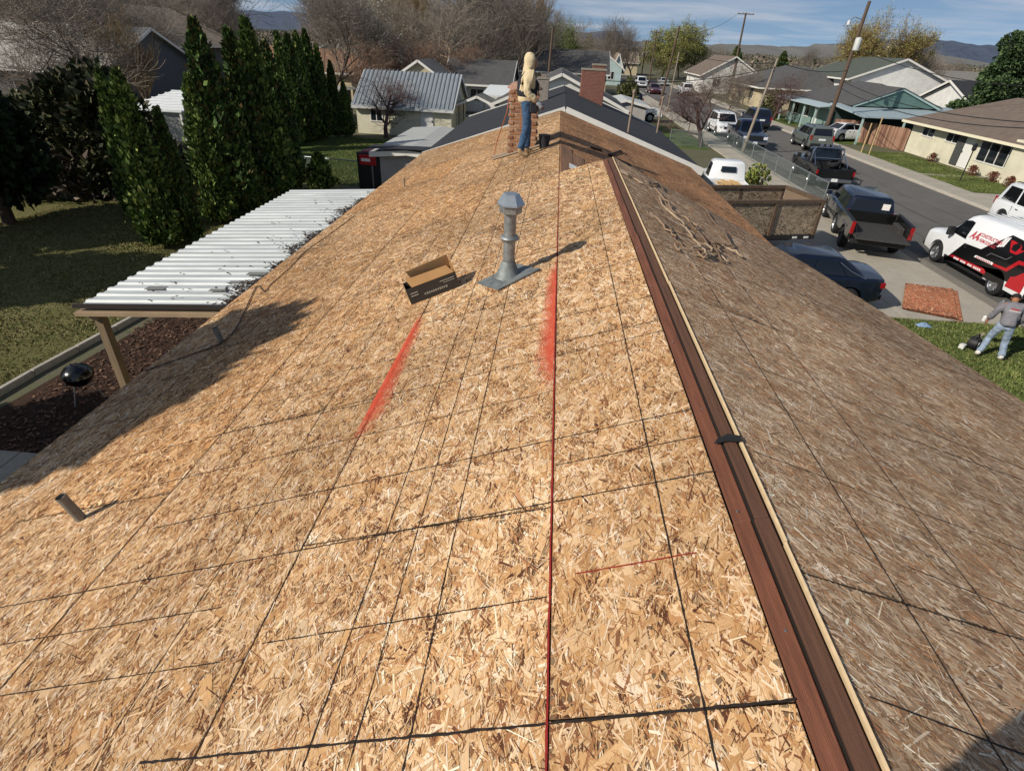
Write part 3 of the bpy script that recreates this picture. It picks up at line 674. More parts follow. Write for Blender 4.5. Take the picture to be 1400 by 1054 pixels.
def gable_house(label, x0, x1, y0, y1, wh, rise, axis, wallm, roofm, over=.5, wins=(), doors=(), fasc=None, chimney=None, name='house', cat='house', ridge_at=None, th=.10, rz=0.0, group=None, hip=0.0, barge=.19):
    cx, cy = (x0+x1)/2, (y0+y1)/2
    H = thing(name, label, cat, (cx, cy, 0), rz, group)
    hx, hy = (x1-x0)/2, (y1-y0)/2; fasc = fasc or M_WHITE
    if axis == 'x': span, ln = hy, hx
    else: span, ln = hx, hy
    r0 = 0 if ridge_at is None else ridge_at
    def T(a, s, z): return (a, s, z) if axis == 'x' else (s, a, z)      # a along ridge, s across
    w = MB()
    zt = wh+rise-.06 if not hip else wh+.01
    hr = r0 if not hip else r0
    ra = [(-span, 0), (span, 0), (span, wh), (hr, zt), (-span, wh)] if not hip else [(-span, 0), (span, 0), (span, wh), (-span, wh)]
    w.prism(ra, 'x' if axis == 'x' else 'y', -ln, ln) if axis == 'x' else w.prism(ra, 'y', -ln, ln)
    w.build('wall', wallm, H)
    lo = ln+over*.7
    kl = rise/(span+r0) if (span+r0) else 0; kr = rise/(span-r0)
    zl_, zr_ = wh-kl*over, wh-kr*over
    R = MB()
    A, B = T(-lo+hip*0, -span-over, zl_), T(lo, -span-over, zl_)
    C, D = T(lo-hip, r0, wh+rise), T(-lo+hip, r0, wh+rise)
    E_, F_ = T(lo, span+over, zr_), T(-lo, span+over, zr_)
    def up(quad):
        q_ = [Vector(p) for p in quad]; nn = (q_[1]-q_[0]).cross(q_[2]-q_[0])
        return quad if nn.z > 0 else quad[::-1]
    R.slab(up([A, B, C, D]), th); R.slab(up([D, C, E_, F_]), th)
    if hip: R.slab(up([A, D, F_]), th); R.slab(up([B, C, E_]), th)
    ro = R.build('roof', roofm, H)
    # fascia boards along the eaves and rakes
    fz = .17
    for (p, q_) in (((A, B),) + ((F_, E_),)):
        f = MB(); f.bar(Vector(p)-Vector((0, 0, th*.5+.05)), Vector(q_)-Vector((0, 0, th*.5+.05)), .03, fz); f.build('fascia', fasc, H)
    if not hip:
        for (p, q_) in ((A, D), (F_, D), (B, C), (E_, C)):
            f = MB(); f.bar(Vector(p)-Vector((0, 0, th*.5+.045)), Vector(q_)-Vector((0, 0, th*.5+.045)), .04, barge); f.build('bargeboard', fasc, H)
    else:
        for (p, q_) in ((A, F_), (B, E_)):
            f = MB(); f.bar(Vector(p)-Vector((0, 0, th*.5+.05)), Vector(q_)-Vector((0, 0, th*.5+.05)), .03, fz); f.build('fascia', fasc, H)
    ext = {'x-': -hx, 'x+': hx, 'y-': -hy, 'y+': hy}
    for wn in wins: window(H, wn[0], wn[1], wn[2], wn[3], wn[4], ext[wn[0]], wn[5] if len(wn) > 5 else 1)
    for (fc, al, dw, dh, dm) in doors:
        d = MB(); o = .03
        if fc[0] == 'x': d.box((ext[fc]+(o if fc == 'x+' else -o), al, dh/2+.1), (.06, dw, dh))
        else: d.box((al, ext[fc]+(o if fc == 'y+' else -o), dh/2+.1), (dw, .06, dh))
        do = d.build('door', dm, H, bevel=.01)
        k = MB(); e = .08
        if fc[0] == 'x': k.box((ext[fc]+(e if fc == 'x+' else -e), al+dw*.4, 1.05), (.05, .05, .12))
        else: k.box((al+dw*.4, ext[fc]+(e if fc == 'y+' else -e), 1.05), (.05, .05, .12))
        k.build('handle', mat('door_handle', '#8a8a86', .3, metal=1), do)
    if chimney:
        (a, s, w1, w2, zt, cmat) = chimney
        c = MB(); p = T(a, s, 0); c.box((p[0], p[1], (wh+zt)/2), (w1, w2, zt-wh)); co = c.build('chimney', cmat, ro, bevel=.02)
        c = MB(); c.box((p[0], p[1], zt+.05), (w1+.1, w2+.1, .1)); c.build('chimney_cap', mat('cap_concrete', '#8f8778', .9), ro)
    return H
def brickwork(name, col, mortar, s=4.0):
    mt = bpy.data.materials.new(name); mt.use_nodes = True; MATS[name] = mt
    n = mt.node_tree.nodes; l = mt.node_tree.links; b = n['Principled BSDF']; b.inputs['Roughness'].default_value = .9
    t = n.new('ShaderNodeTexCoord'); mp_ = n.new('ShaderNodeMapping'); mp_.inputs['Rotation'].default_value = (math.pi/2, 0, 0); l.new(t.outputs['Object'], mp_.inputs[0])
    k = n.new('ShaderNodeTexBrick'); k.inputs['Scale'].default_value = s; k.inputs['Color1'].default_value = (*lin(col), 1); k.inputs['Color2'].default_value = (*[x*.7 for x in lin(col)], 1); k.inputs['Mortar'].default_value = (*lin(mortar), 1)
    k.inputs['Mortar Size'].default_value = .012; l.new(mp_.outputs[0], k.inputs[0]); l.new(k.outputs[0], b.inputs['Base Color']); return mt
M_BLK = shingle_mat('black_shingle', '#292b2f'); M_GRY = shingle_mat('grey_shingle', '#77746d'); M_BRN = shingle_mat('brown_shingle', '#6f6156'); M_DGR = shingle_mat('dark_grey_shingle', '#504f4e'); M_TAN = shingle_mat('tan_shingle', '#8c7d6c')
S_CRM = siding_mat('cream_lap', '#e0dac0', .2); S_TEAL = siding_mat('teal_lap', '#829c96', .18); S_WHT = siding_mat('white_lap', '#e4e2dc', .18); S_GRY = siding_mat('grey_board', '#a09c98', .22, True, .8); S_TAN = siding_mat('tan_lap', '#c8b999', .2); S_BLU = siding_mat('pale_blue_lap', '#b4c8c8', .2)
M_DOORW = mat('white_door', '#e2e0da', .5); M_DOORD = mat('dark_door', '#33302e', .5)

# neighbour with the black roof, just past our gable
NB = gable_house('low house with new black shingle roof and long white bargeboard', -4.6, 5.3, 23.4, 35.6, 2.5, 1.7, 'y', S_GRY, M_BLK, barge=.27, over=.5, ridge_at=-.02, wins=(('y-', 2.2, 1.0, 1.2, .9, 2), ('x+', -1.5, .9, 1.6, 1.1, 2)))
M_REDB = brickwork('red_brick_wall', '#7f4a3b', '#9a8a7c'); M_GRYB = brickwork('grey_brick', '#8d8379', '#b0a89c', 5)
for (x, y, w1, w2, z0, z1, m_) in ((-.72, 30, .55, .45, 3.2, 4.75, M_GRYB), (1.78, 33.6, 1.25, .8, 3.2, 5.1, M_REDB)):
    c = MB(); c.box((x, y, (z0+z1)/2), (w1, w2, z1-z0)); ch = c.build('chimney', m_, NB, world=True, bevel=.02); c = MB(); c.box((x, y, z1+.04), (w1+.06, w2+.06, .07)); c.build('chimney_cap', mat('cap_concrete', '#8f8778', .9), NB, world=True)
c = MB(); c.box((-.72, 30, 4.87), (.26, .26, .2)); c.build('flue_pot', mat('clay_pot', '#80766c', .9), NB, world=True)
for (x, y, hgt) in ((2.9, 24.4, 1.35), (5.2, 31.5, 1.5)):
    z0 = 4.17-.34*abs(x-.5); c = MB(); c.tube([(x, y, z0-.1), (x+.02, y, z0+hgt)], .045, 10); c.lathe([(.06, 0), (.075, .05), (.06, .12), (.02, .14)], (x+.02, y, z0+hgt), 10); c.build('vent_pipe', mat('rust_pipe', '#8c7a68', .7, var=.2), NB, smooth=40, world=True)
# light flat roofed wing of the neighbour
WG = gable_house('flat light grey roofed wing with dark edge and pale board wall beside the lawn', -7.1, -4.75, 23.9, 31.2, 2.18, .10, 'y', S_GRY, mat('grey_roll_roof', '#a9aaa6', .8, var=.12, scale=1.5, stretch=(1, 6, 1)), over=.35, fasc=M_WHITE, name='wing', cat='building')
c = MB(); c.slab([(-7.45, 23.5, 2.335), (-4.7, 23.5, 2.37), (-4.7, 24.3, 2.375), (-7.45, 24.3, 2.34)], .02); c.build('roof_edge', M_BLK, WG, world=True)

# grey metal roofed garage behind the lawn
GA = gable_house('cream garage with ribbed grey metal roof behind the green lawn', -14.4, -7.5, 43.6, 50.6, 2.05, 1.9, 'x', S_CRM, mat('metal_roof', '#9ba1a4', .5, var=.08, scale=2, metal=.3), over=.35, fasc=mat('fascia_grey', '#c9cac6', .6), name='garage', cat='garage', wins=(('y-', -2.0, .9, .8, .7, 2),), doors=(('y-', 1.7, .9, 1.9, M_DOORW),))
for i in range(24):
    x = -14.55+i*.307; s = MB()
    s.bar((x, 43.25, 2.06-.04), (x, 47.1, 4.02), .035, .05); s.build('roof_rib', MATS['metal_roof'], GA, world=True)
gable_house('small dark peak roof rising behind the metal roofed garage', -15.5, -9.5, 56, 62, 2.6, 1.9, 'y', S_TAN, M_GRY, over=.5, wins=(('y-', 0, .9, 1.2, 1, 2),))
# covered terrace beside the garage (dark bay) and little gabled shelter
SH = thing('garden_shelter', 'small open gabled timber shelter beside the metal roofed garage', 'shelter', (-5.9, 47, 0))
M_WPOST = mat('grey_post', '#8f8a80', .8)
for (x, y) in ((-1.4, -1.2), (1.4, -1.2), (-1.4, 1.2), (1.4, 1.2)):
    s = MB(); s.box((x, y, 1.0), (.1, .1, 2.0)); s.build('post', M_WPOST, SH)
s = MB(); s.slab([(-1.75, -1.6, 1.95), (0, -1.6, 2.65), (0, 1.6, 2.65), (-1.75, 1.6, 1.95)], -.07); s.build('roof', M_GRY, SH); s = MB(); s.slab([(1.75, -1.6, 1.95), (1.75, 1.6, 1.95), (0, 1.6, 2.65), (0, -1.6, 2.65)], -.07); s.build('roof', M_GRY, SH)
for sx_ in (-1, 1):
    s = MB(); s.bar((sx_*1.75, -1.62, 1.93), (0, -1.62, 2.63), .04, .16); s.build('bargeboard', M_WHITE, SH)
# white flat patio roof behind the chimney
PW = thing('white_patio_roof', 'flat white metal patio roof on posts behind the brick chimney', 'patio roof', (-3.4, 52, 0))
s = MB(); s.slab([(-2.6, -3, 2.55), (2.6, -3, 2.6), (2.6, 3, 2.95), (-2.6, 3, 2.9)], .12); s.build('roof', mat('white_metal', '#dfe1e0', .5, var=.05), PW)
for (x, y) in ((-2.4, -2.8), (2.4, -2.8), (-2.4, 2.8), (2.4, 2.8)):
    s = MB(); s.box((x, y, 1.25), (.1, .1, 2.5)); s.build('post', M_WHITE, PW)

# houses beyond the neighbour
gable_house('house with two white gable ends behind the red brick chimney', -4.2, 4.6, 44.5, 54, 2.6, 1.9, 'y', S_WHT, M_DGR, over=.5, wins=(('y-', -1.2, 1.0, 1.2, 1, 2),), chimney=(-3.0, 2.6, .9, .7, 5.0, M_REDB))
gable_house('white gabled house with dark roof past two chimneys', -11.2, -4.9, 62, 72, 2.7, 1.8, 'x', S_WHT, M_DGR, over=.6, wins=(('y-', 0, 1, 1.3, 1, 2),))
gable_house('long low dark roofed house among the bare trees', -6, 6.5, 88, 98, 3.2, 2.4, 'x', S_TAN, M_DGR, over=.6, wins=(('y-', -3, 1, 1.3, 1.1, 2), ('y-', 2, 1, 1.3, 1.1, 2)))
gable_house('light roofed shed in the next drive by the black car', 4.0, 7.4, 52, 57, 2.2, .35, 'y', S_GRY, mat('pale_roof', '#b9bcba', .7, var=.1), over=.3, name='shed', cat='shed')
gable_house('pale mint gabled house at the far left of the street', 10.5, 16.5-4.2, 128, 140, 3.0, 2.2, 'y', S_BLU, M_TAN, over=.5, wins=(('y-', 0, 1, 1.0, 1.2, 2),))
gable_house('small mint green gabled house far down the street', 4.5, 11.5, 120, 131, 3.0, 2.4, 'y', S_BLU, M_GRY, over=.5, wins=(('y-', -1.6, 1, 1.1, 1.2, 2), ('y-', 1.6, 1, 1.1, 1.2, 2)))
gable_house('low tan house with wide roof far down the street', 13.8-6, 20, 168, 180, 3.0, 2.2, 'x', S_TAN, M_TAN, over=.5, wins=(('y-', -3, 1, 1.4, 1.2, 2), ('y-', 2.5, 1, 1.4, 1.2, 2)))
gable_house('white gable fronted house with brown roof across the street', 24.8, 34.5, 112, 126, 3.0, 2.7, 'y', S_WHT, M_BRN, over=.6, wins=(('y-', -2.4, 1, 1.3, 1.2, 2), ('y-', 2.4, 1, 1.3, 1.2, 2)))
gable_house('grey hip roofed house behind the bare street trees', 26.5, 39, 84, 99, 2.8, 2.2, 'y', S_TAN, M_DGR, over=.7, wins=(('x-', -3, 1, 1.8, 1.2, 3), ('x-', 3, 1, 1.2, 1.2, 2)), hip=3.5)
gable_house('two storey white gabled house with dark green grey roof', 35.5, 46.5, 80, 94, 4.4, 2.1, 'y', S_WHT, shingle_mat('green_shingle', '#4d534b'), over=.7, wins=(('y-', -2.6, 2.2, 1.2, 1.2, 2),))
# teal house with carport
TH = gable_house('teal house with dark hip roof behind the leaning power pole', 26.2, 36.5, 60.5, 72.5, 2.5, 1.75, 'y', S_TEAL, M_DGR, over=.7, wins=(('x-', 3.6, .9, 1.5, 1.2, 2), ('x-', .6, .9, 1.4, 1.2, 2)), doors=(('x-', -2.0, .95, 2.0, M_DOORW),), fasc=mat('fascia_teal', '#a3b9b5', .6), hip=4)
for yy in (61.5, 64.5, 67.5, 71):
    s = MB(); s.box((24.9, yy, 1.15), (.14, .14, 2.3)); s.build('porch_post', MATS['fascia_teal'], TH, world=True)
s = MB(); s.slab([(24.5, 60, 2.28), (26.6, 60, 2.5), (26.6, 72.4, 2.5), (24.5, 72.4, 2.28)], .1); s.build('porch_roof', mat('porch_roof', '#a9b9bd', .6, var=.08), TH, world=True)
CP = thing('carport', 'wide pale blue carport roof with teal gable above dark parking bay', 'carport', (30.5, 56.5, 0))
s = MB(); s.slab([(-5.2, -3.6, 2.2), (5.4, -3.6, 2.3), (5.4, 3.4, 2.75), (-5.2, 3.4, 2.65)], .12); s.build('roof', mat('carport_roof', '#9aa9ae', .5, var=.12, scale=2, stretch=(8, 1, 1)), CP)
s = MB(); s.prism([(-3.9, 2.62), (3.2, 2.7), (-.3, 4.05)], 'y', 1.2, 1.4); s.build('gable', siding_mat('teal_gable', '#5d7a74', .2), CP)
for sgn in ((-4.1, -.3), (3.4, -.3)):
    s = MB(); s.bar((sgn[0], 1.1, 2.58 if sgn[0] < 0 else 2.66), (sgn[1], 1.1, 4.1), .1, .14); s.build('bargeboard', MATS['fascia_teal'], CP)
s = MB(); s.slab([(-4.3, 1.0, 2.62), (-.3, 1.0, 4.16), (-.3, 6, 4.16), (-4.3, 6, 2.62)], -.06); s.build('roof', M_DGR, CP); s = MB(); s.slab([(3.6, 1.0, 2.7), (3.6, 6, 2.7), (-.3, 6, 4.16), (-.3, 1.0, 4.16)], -.06); s.build('roof', M_DGR, CP)
for (x, y) in ((-5.0, -3.4), (-1.6, -3.4), (1.8, -3.4), (5.2, -3.4), (-5, 3), (5.2, 3)):
    s = MB(); s.box((x, y, 1.1), (.13, .13, 2.25)); s.build('post', MATS['fascia_teal'], CP)
s = MB(); s.box((0, 3.3, 1.2), (10.2, .12, 2.4)); s.build('back_wall', mat('dark_teal_wall', '#3c4f4d', .8, var=.1), CP)

# cream house across the street
CR = gable_house('cream lap sided house with brown shingle roof and white multi pane windows across the street', 28.3, 38.5, 36.2, 50.6, 2.55, 1.75, 'y', S_CRM, M_BRN, over=.75, fasc=mat('fascia_cream', '#e4dcc0', .6), wins=(('x-', 4.9, 1.45, 1.5, .8, 2), ('x-', 1.8, 1.45, 1.5, .8, 2), ('x-', -3.2, .8, 3.7, 1.55, 4)), doors=(('x-', -.25, 1.0, 2.05, M_DOORW),), hip=3.0)
s = MB(); s.box((28.24, 44.1, 1.12), (.05, .8, 1.95)); s.build('screen_door', mat('screen', '#4a4b4a', .6, var=.2, scale=30), CR, world=True)
s = MB(); s.box((28.8, 36.9, 1.25), (2.0, 3.2, 2.5)); s.build('front_bay', S_CRM, CR, world=True)
s = MB(); s.box((33.6, 41.5, 4.25), (.45, .45, .5)); s.build('roof_vent', M_WHITE, CR, world=True)
# black roofed house behind
gable_house('white house with black roof behind the cream house', 40, 52, 62, 73, 2.7, 2.1, 'x', S_WHT, M_BLK, over=.6, wins=(('y-', -3, 1, 1.4, 1, 2), ('y-', 2, 1, 1.4, 1, 2)))
gable_house('small white shed roofed outbuilding behind the carport', 37.5, 41.5, 74, 80, 2.4, .6, 'x', S_WHT, mat('pale_roof', '#b9bcba', .7, var=.1), over=.3, name='outbuilding', cat='outbuilding')
gable_house('low pale roofed building beyond the black roofed house', 44, 54, 86, 95, 2.6, 1.0, 'x', S_TAN, mat('pale_tan_roof', '#a19a90', .8, var=.12), over=.4, wins=(('y-', 0, 1, 1.6, 1, 2),))
gable_house('far white ranch house near the pine tree', 74, 90, 130, 140, 3.0, 2.0, 'x', S_WHT, M_GRY, over=.5, wins=(('y-', -4, 1, 1.6, 1.2, 2), ('y-', 3, 1, 1.6, 1.2, 2)))
# left side: big grey roofed house and clutter of back yards
BH = gable_house('large house with weathered grey roof and dark gable behind the bare trees', -52, -33, 44, 56, 3.3, 2.6, 'x', mat('dark_wall', '#565a60', .8, var=.12), shingle_mat('weathered_grey', '#9a968d', .3), over=.7, wins=(('y-', 3, 1, 1.5, 1.2, 2), ('y-', -3, 1, 1.5, 1.2, 2)))
gable_house('grey gabled house rising over the big weathered roof', -55, -39, 62, 76, 4.6, 3.2, 'y', mat('slate_wall', '#4c4f55', .8), M_TAN, over=.6, wins=(('y-', 0, 3, 1.4, 1.2, 2),))
AW = thing('white_awning', 'ribbed white metal awning roof above the hedge', 'awning', (-19.2, 29.6, 0))
s = MB(); s.slab([(-1.4, -1.7, 2.7), (1.5, -1.7, 2.7), (1.9, 2.1, 3.25), (-1.0, 2.1, 3.25)], .05); s.build('roof', MATS['white_metal'], AW)
for i in range(8):
    s = MB(); y = -1.6+i*.5; zz = 2.73+(y+1.7)/3.8*.55; s.bar((-1.4+(y+1.7)*.105, y, zz), (1.5+(y+1.7)*.105, y, zz), .06, .04); s.build('rib', MATS['white_metal'], AW)
for (x, y) in ((-1.3, -1.6), (1.4, -1.6), (-.9, 2), (1.8, 2)):
    s = MB(); s.box((x, y, 1.33), (.08, .08, 2.66)); s.build('post', M_WHITE, AW)
gable_house('low brown roofed house beyond the bare trees on the left', -34, -22, 66, 78, 2.8, 1.8, 'x', S_TAN, shingle_mat('rust_brown', '#83614a'), over=.6, wins=(('y-', 0, 1, 1.6, 1.1, 2),))
LF = gable_house('long dark carport with thin white roof edge behind the hedge', -26.5, -17.5, 46, 52, 2.35, .15, 'x', mat('dark_bay', '#33342f', .9), mat('grey_flat_roof', '#9c9b95', .7, var=.15), over=.4, name='carport', cat='carport')
gable_house('pale shed with white edged roof behind the hedge', -24, -16.5, 36, 40.5, 1.95, .35, 'x', mat('pale_wall', '#8f908a', .8, var=.1), mat('pale_roof2', '#a8a59d', .8, var=.15), over=.3, name='shed', cat='shed')
gable_house('white gabled house far off on the left', -42, -32, 105, 117, 3.0, 2.4, 'y', S_WHT, M_GRY, over=.5, wins=(('y-', 0, 1, 1.4, 1.2, 2),))
gable_house('pale gabled house beyond the conical hedge', -25, -16, 74, 84, 3.0, 2.3, 'y', S_GRY, M_GRY, over=.5, wins=(('y-', 0, 1, 1.4, 1.2, 2),))
# ------------------------------------------------------------------ vehicles (local +x = forward)
M_TYRE = mat('tyre', '#17171a', .85, var=.15, scale=12); M_RIM = mat('rim', '#a9abad', .35, metal=.85); M_RIMD = mat('rim_dark', '#55575a', .4, metal=.8)
M_CGL = mat('car_glass', '#0c1014', .05, spec=.9); M_BLKP = mat('black_plastic', '#17181a', .6); M_CHR = mat('chrome', '#c9cccf', .15, metal=1)
M_RLT = mat('tail_light', '#8c1016', .2, coat=.6); M_HLT = mat('head_light', '#d8dde0', .12, coat=.8); M_PLATE = mat('number_plate', '#d9dcdc', .4); M_ORG = mat('amber_lens', '#c86a1a', .25)
def paint(name, col, rough=.28): return mat(name, col, rough, coat=.7, var=.03, scale=1.2, spec=.5)
def cutmesh(me, cyl):
    """cut wheel openings (x, z, r, y0, y1) out of a mesh with a boolean, return the new mesh"""
    ob = bpy.data.objects.new('tmp', me); COL.objects.link(ob); mb = MB()
    for (x, z, r, y0, y1) in cyl: mb.lathe([(r, y0), (r, y1)], (x, 0, z), 20, axis='y')
    cm = mb.mesh('cut', M_BLKP); co = bpy.data.objects.new('cut', cm); COL.objects.link(co)
    md = ob.modifiers.new('b', 'BOOLEAN'); md.operation = 'DIFFERENCE'; md.object = co; md.solver = 'EXACT'
    dg = bpy.context.evaluated_depsgraph_get(); dg.update()
    res = bpy.data.meshes.new_from_object(ob.evaluated_get(dg))
    bpy.data.objects.remove(ob); bpy.data.objects.remove(co)
    bm = bmesh.new(); bm.from_mesh(res)
    for f in bm.faces: f.smooth = True
    for e in bm.edges:
        if len(e.link_faces) == 2 and e.calc_face_angle(0) > rad(32): e.smooth = False
    bm.to_mesh(res); bm.free()
    return res
def loft(stations, crown=.03):
    mb = MB(); vs = []; fs = []
    for (x, hw, zb, zt) in stations:
        h = zt-zb
        half = [(hw*.80, zb), (hw*.95, zb+.06), (hw, zb+.2*min(1, h)), (hw*1.0, zb+h*.62), (hw*.975, zt-.09*min(1, h)), (hw*.90, zt-.015), (hw*.55, zt+crown*.7), (0, zt+crown)]
        ring = [(x, y, z) for y, z in half]+[(x, -y, z) for y, z in half[-2::-1]]
        vs += ring; n = len(ring)
    for i in range(len(stations)-1):
        for k in range(n):
            k2 = (k+1) % n; fs.append((i*n+k, i*n+k2, (i+1)*n+k2, (i+1)*n+k))
    fs.append(tuple(range(n))); fs.append(tuple((len(stations)-1)*n+k for k in range(n-1, -1, -1)))
    mb.add(vs, fs); return mb
_wheels = {}
def wheel(parent, x, y, r, w=.22, dark=False, side=1):
    key = (round(r, 3), round(w, 3), dark)
    if key not in _wheels:
        t = MB(); t.lathe([(r*.62, -w/2), (r*.86, -w/2), (r*.97, -w*.38), (r, -w*.2), (r, w*.2), (r*.97, w*.38), (r*.86, w/2), (r*.62, w/2)], (0, 0, 0), 24, axis='y', cap=False)
        d = MB(); d.lathe([(r*.63, -w*.47), (r*.60, -w*.40), (r*.56, -w*.2), (r*.22, -w*.28), (r*.10, -w*.34), (.001, -w*.34)], (0, 0, 0), 24, axis='y', cap=False)
        for k in range(6):
            a = k*math.pi/3; d.bar((r*.15*math.cos(a), -w*.34, r*.15*math.sin(a)), (r*.58*math.cos(a), -w*.38, r*.58*math.sin(a)), r*.13, w*.1, up=(0, 1, 0))
        d.lathe([(r*.13, -w*.36), (r*.13, -w*.44), (.001, -w*.45)], (0, 0, 0), 12, axis='y', cap=False)
        _wheels[key] = (t.mesh('wheel', M_TYRE, smooth=40), d.mesh('rim', M_RIMD if dark else M_RIM, smooth=30))
    a, b = _wheels[key]
    o = link('wheel', a, parent); o.location = (x, y, r); o.rotation_euler.z = 0 if side < 0 else math.pi
    link('rim', b, o)
    return o
def greenhouse(root, pm, zb, x0, x1, wb, zr, r0, r1, wr, sides, rear=True, glassm=None):
    """tapering cabin: belt rectangle x0..x1 half width wb at zb, roof rectangle r0..r1 half width wr at zr"""
    gm = glassm or M_CGL
    B = [(x0, -wb, zb), (x0, wb, zb), (x1, wb, zb), (x1, -wb, zb)]; R = [(r0, -wr, zr), (r0, wr, zr), (r1, wr, zr), (r1, -wr, zr)]
    mb = MB(); mid = [tuple(Vector(b).lerp(Vector(r), .9)) for b, r in zip(B, R)]
    top = [((r[0]-(.1 if i < 2 else -.1)), r[1]*.86, zr) for i, r in enumerate(R)]
    V = B+mid+[(p[0], p[1], zr) for p in top]; F = [(0, 1, 2, 3)]
    for l_ in (0, 4):
        for k in range(4): F.append((l_+k, l_+(k+1) % 4, l_+4+(k+1) % 4, l_+4+k))
    F.append((8, 9, 10, 11)); mb.add(V, F)
    cab = mb.build('cabin', pm, root, smooth=50, bevel=.03)
    def panel(name, b0, b1, t0, t1, s0, s1, h0, h1, off):
        b0, b1, t0, t1 = map(Vector, (b0, b1, t0, t1)); f = lambda s, h: b0.lerp(b1, s).lerp(t0.lerp(t1, s), h)
        nn = (b1-b0).cross(t0-b0).normalized()*off
        q_ = [f(s0, h0)+nn, f(s1, h0)+nn, f(s1, h1)+nn, f(s0, h1)+nn]; m2 = MB(); m2.add(q_, [(0, 1, 2, 3)]); m2.build(name, gm, root)
    panel('windscreen', B[0], B[1], R[0], R[1], .07, .93, .06, .84, -.012); panel('windscreen', B[0], B[1], R[0], R[1], .07, .93, .06, .84, .012)
    if rear: panel('rear_window', B[2], B[3], R[2], R[3], .09, .91, .12, .82, .012); panel('rear_window', B[2], B[3], R[2], R[3], .09, .91, .12, .82, -.012)
    for (s0, s1) in sides:
        panel('side_window', B[1], B[2], R[1], R[2], s0, s1, .08, .82, .012); panel('side_window', B[1], B[2], R[1], R[2], s0, s1, .08, .82, -.012)
        panel('side_window', B[0], B[3], R[0], R[3], s0, s1, .08, .82, -.012); panel('side_window', B[0], B[3], R[0], R[3], s0, s1, .08, .82, .012)
    return cab
def bxp(root, name, c, d, m, bev=.012):
    mb = MB(); mb.box(c, d); return mb.build(name, m, root, bevel=bev)
def wells(root, xs, r, hw):
    for x in xs:
        for s_ in (-1, 1):
            mb = MB(); mb.lathe([(r*1.12, -.02), (r*1.12, .02)], (x, s_*(hw-.22), r), 18, axis='y'); mb.build('wheel_well', M_BLKP, root)
def sedan(label, pm, cat='car', group=None, name='sedan'):
    T = thing(name, label, cat, group=group)
    me = loft([(2.32, .55, .36, .60), (2.26, .74, .24, .68), (1.95, .86, .19, .76), (1.5, .90, .18, .84), (.85, .905, .18, .93), (-.4, .91, .18, .95), (-1.5, .905, .18, .97), (-1.95, .88, .2, .99), (-2.22, .80, .26, .96), (-2.3, .62, .40, .86)]).mesh('body', pm)
    link('body', cutmesh(me, [(x, .33, .39, s*.66, s*1.1) for x in (1.38, -1.36) for s in (-1, 1)]), T)
    greenhouse(T, pm, .93, 1.05, -1.78, .80, 1.43, .18, -1.05, .60, ((.10, .44), (.46, .80), (.81, .93)))
    wells(T, (1.38, -1.36), .33, .9)
    for x in (1.38, -1.36):
        for s in (-1, 1): wheel(T, x, s*.80, .33, .21, side=s)
    for s in (-1, 1):
        bxp(T, 'headlight', (2.15, s*.66, .66), (.2, .3, .12), M_HLT); bxp(T, 'tail_light', (-2.2, s*.66, .80), (.14, .32, .16), M_RLT)
        bxp(T, 'mirror', (.85, s*.98, 1.0), (.12, .2, .13), pm)
        for x in (.25, -.75): bxp(T, 'door_handle', (x, s*.915, .83), (.16, .03, .03), M_CHR, .004)
        mb = MB(); mb.tube([(-1.7, s*.815, .95), (-1.25, s*.755, 1.12), (-.95, s*.68, 1.31)], .012, 6); mb.build('window_trim', M_CHR, T)
    for s in (-1, 1):
        for x in (.72, -.32, -1.22): bxp(T, 'door_seam', (x, s*.906, .62), (.012, .012, .56), M_BLKP, 0)
    bxp(T, 'grille', (2.3, 0, .5), (.06, .8, .16), M_BLKP); bxp(T, 'rear_bumper', (-2.28, 0, .42), (.1, 1.4, .16), pm); bxp(T, 'number_plate', (-2.31, 0, .68), (.02, .5, .12), M_PLATE, .003)
    return T
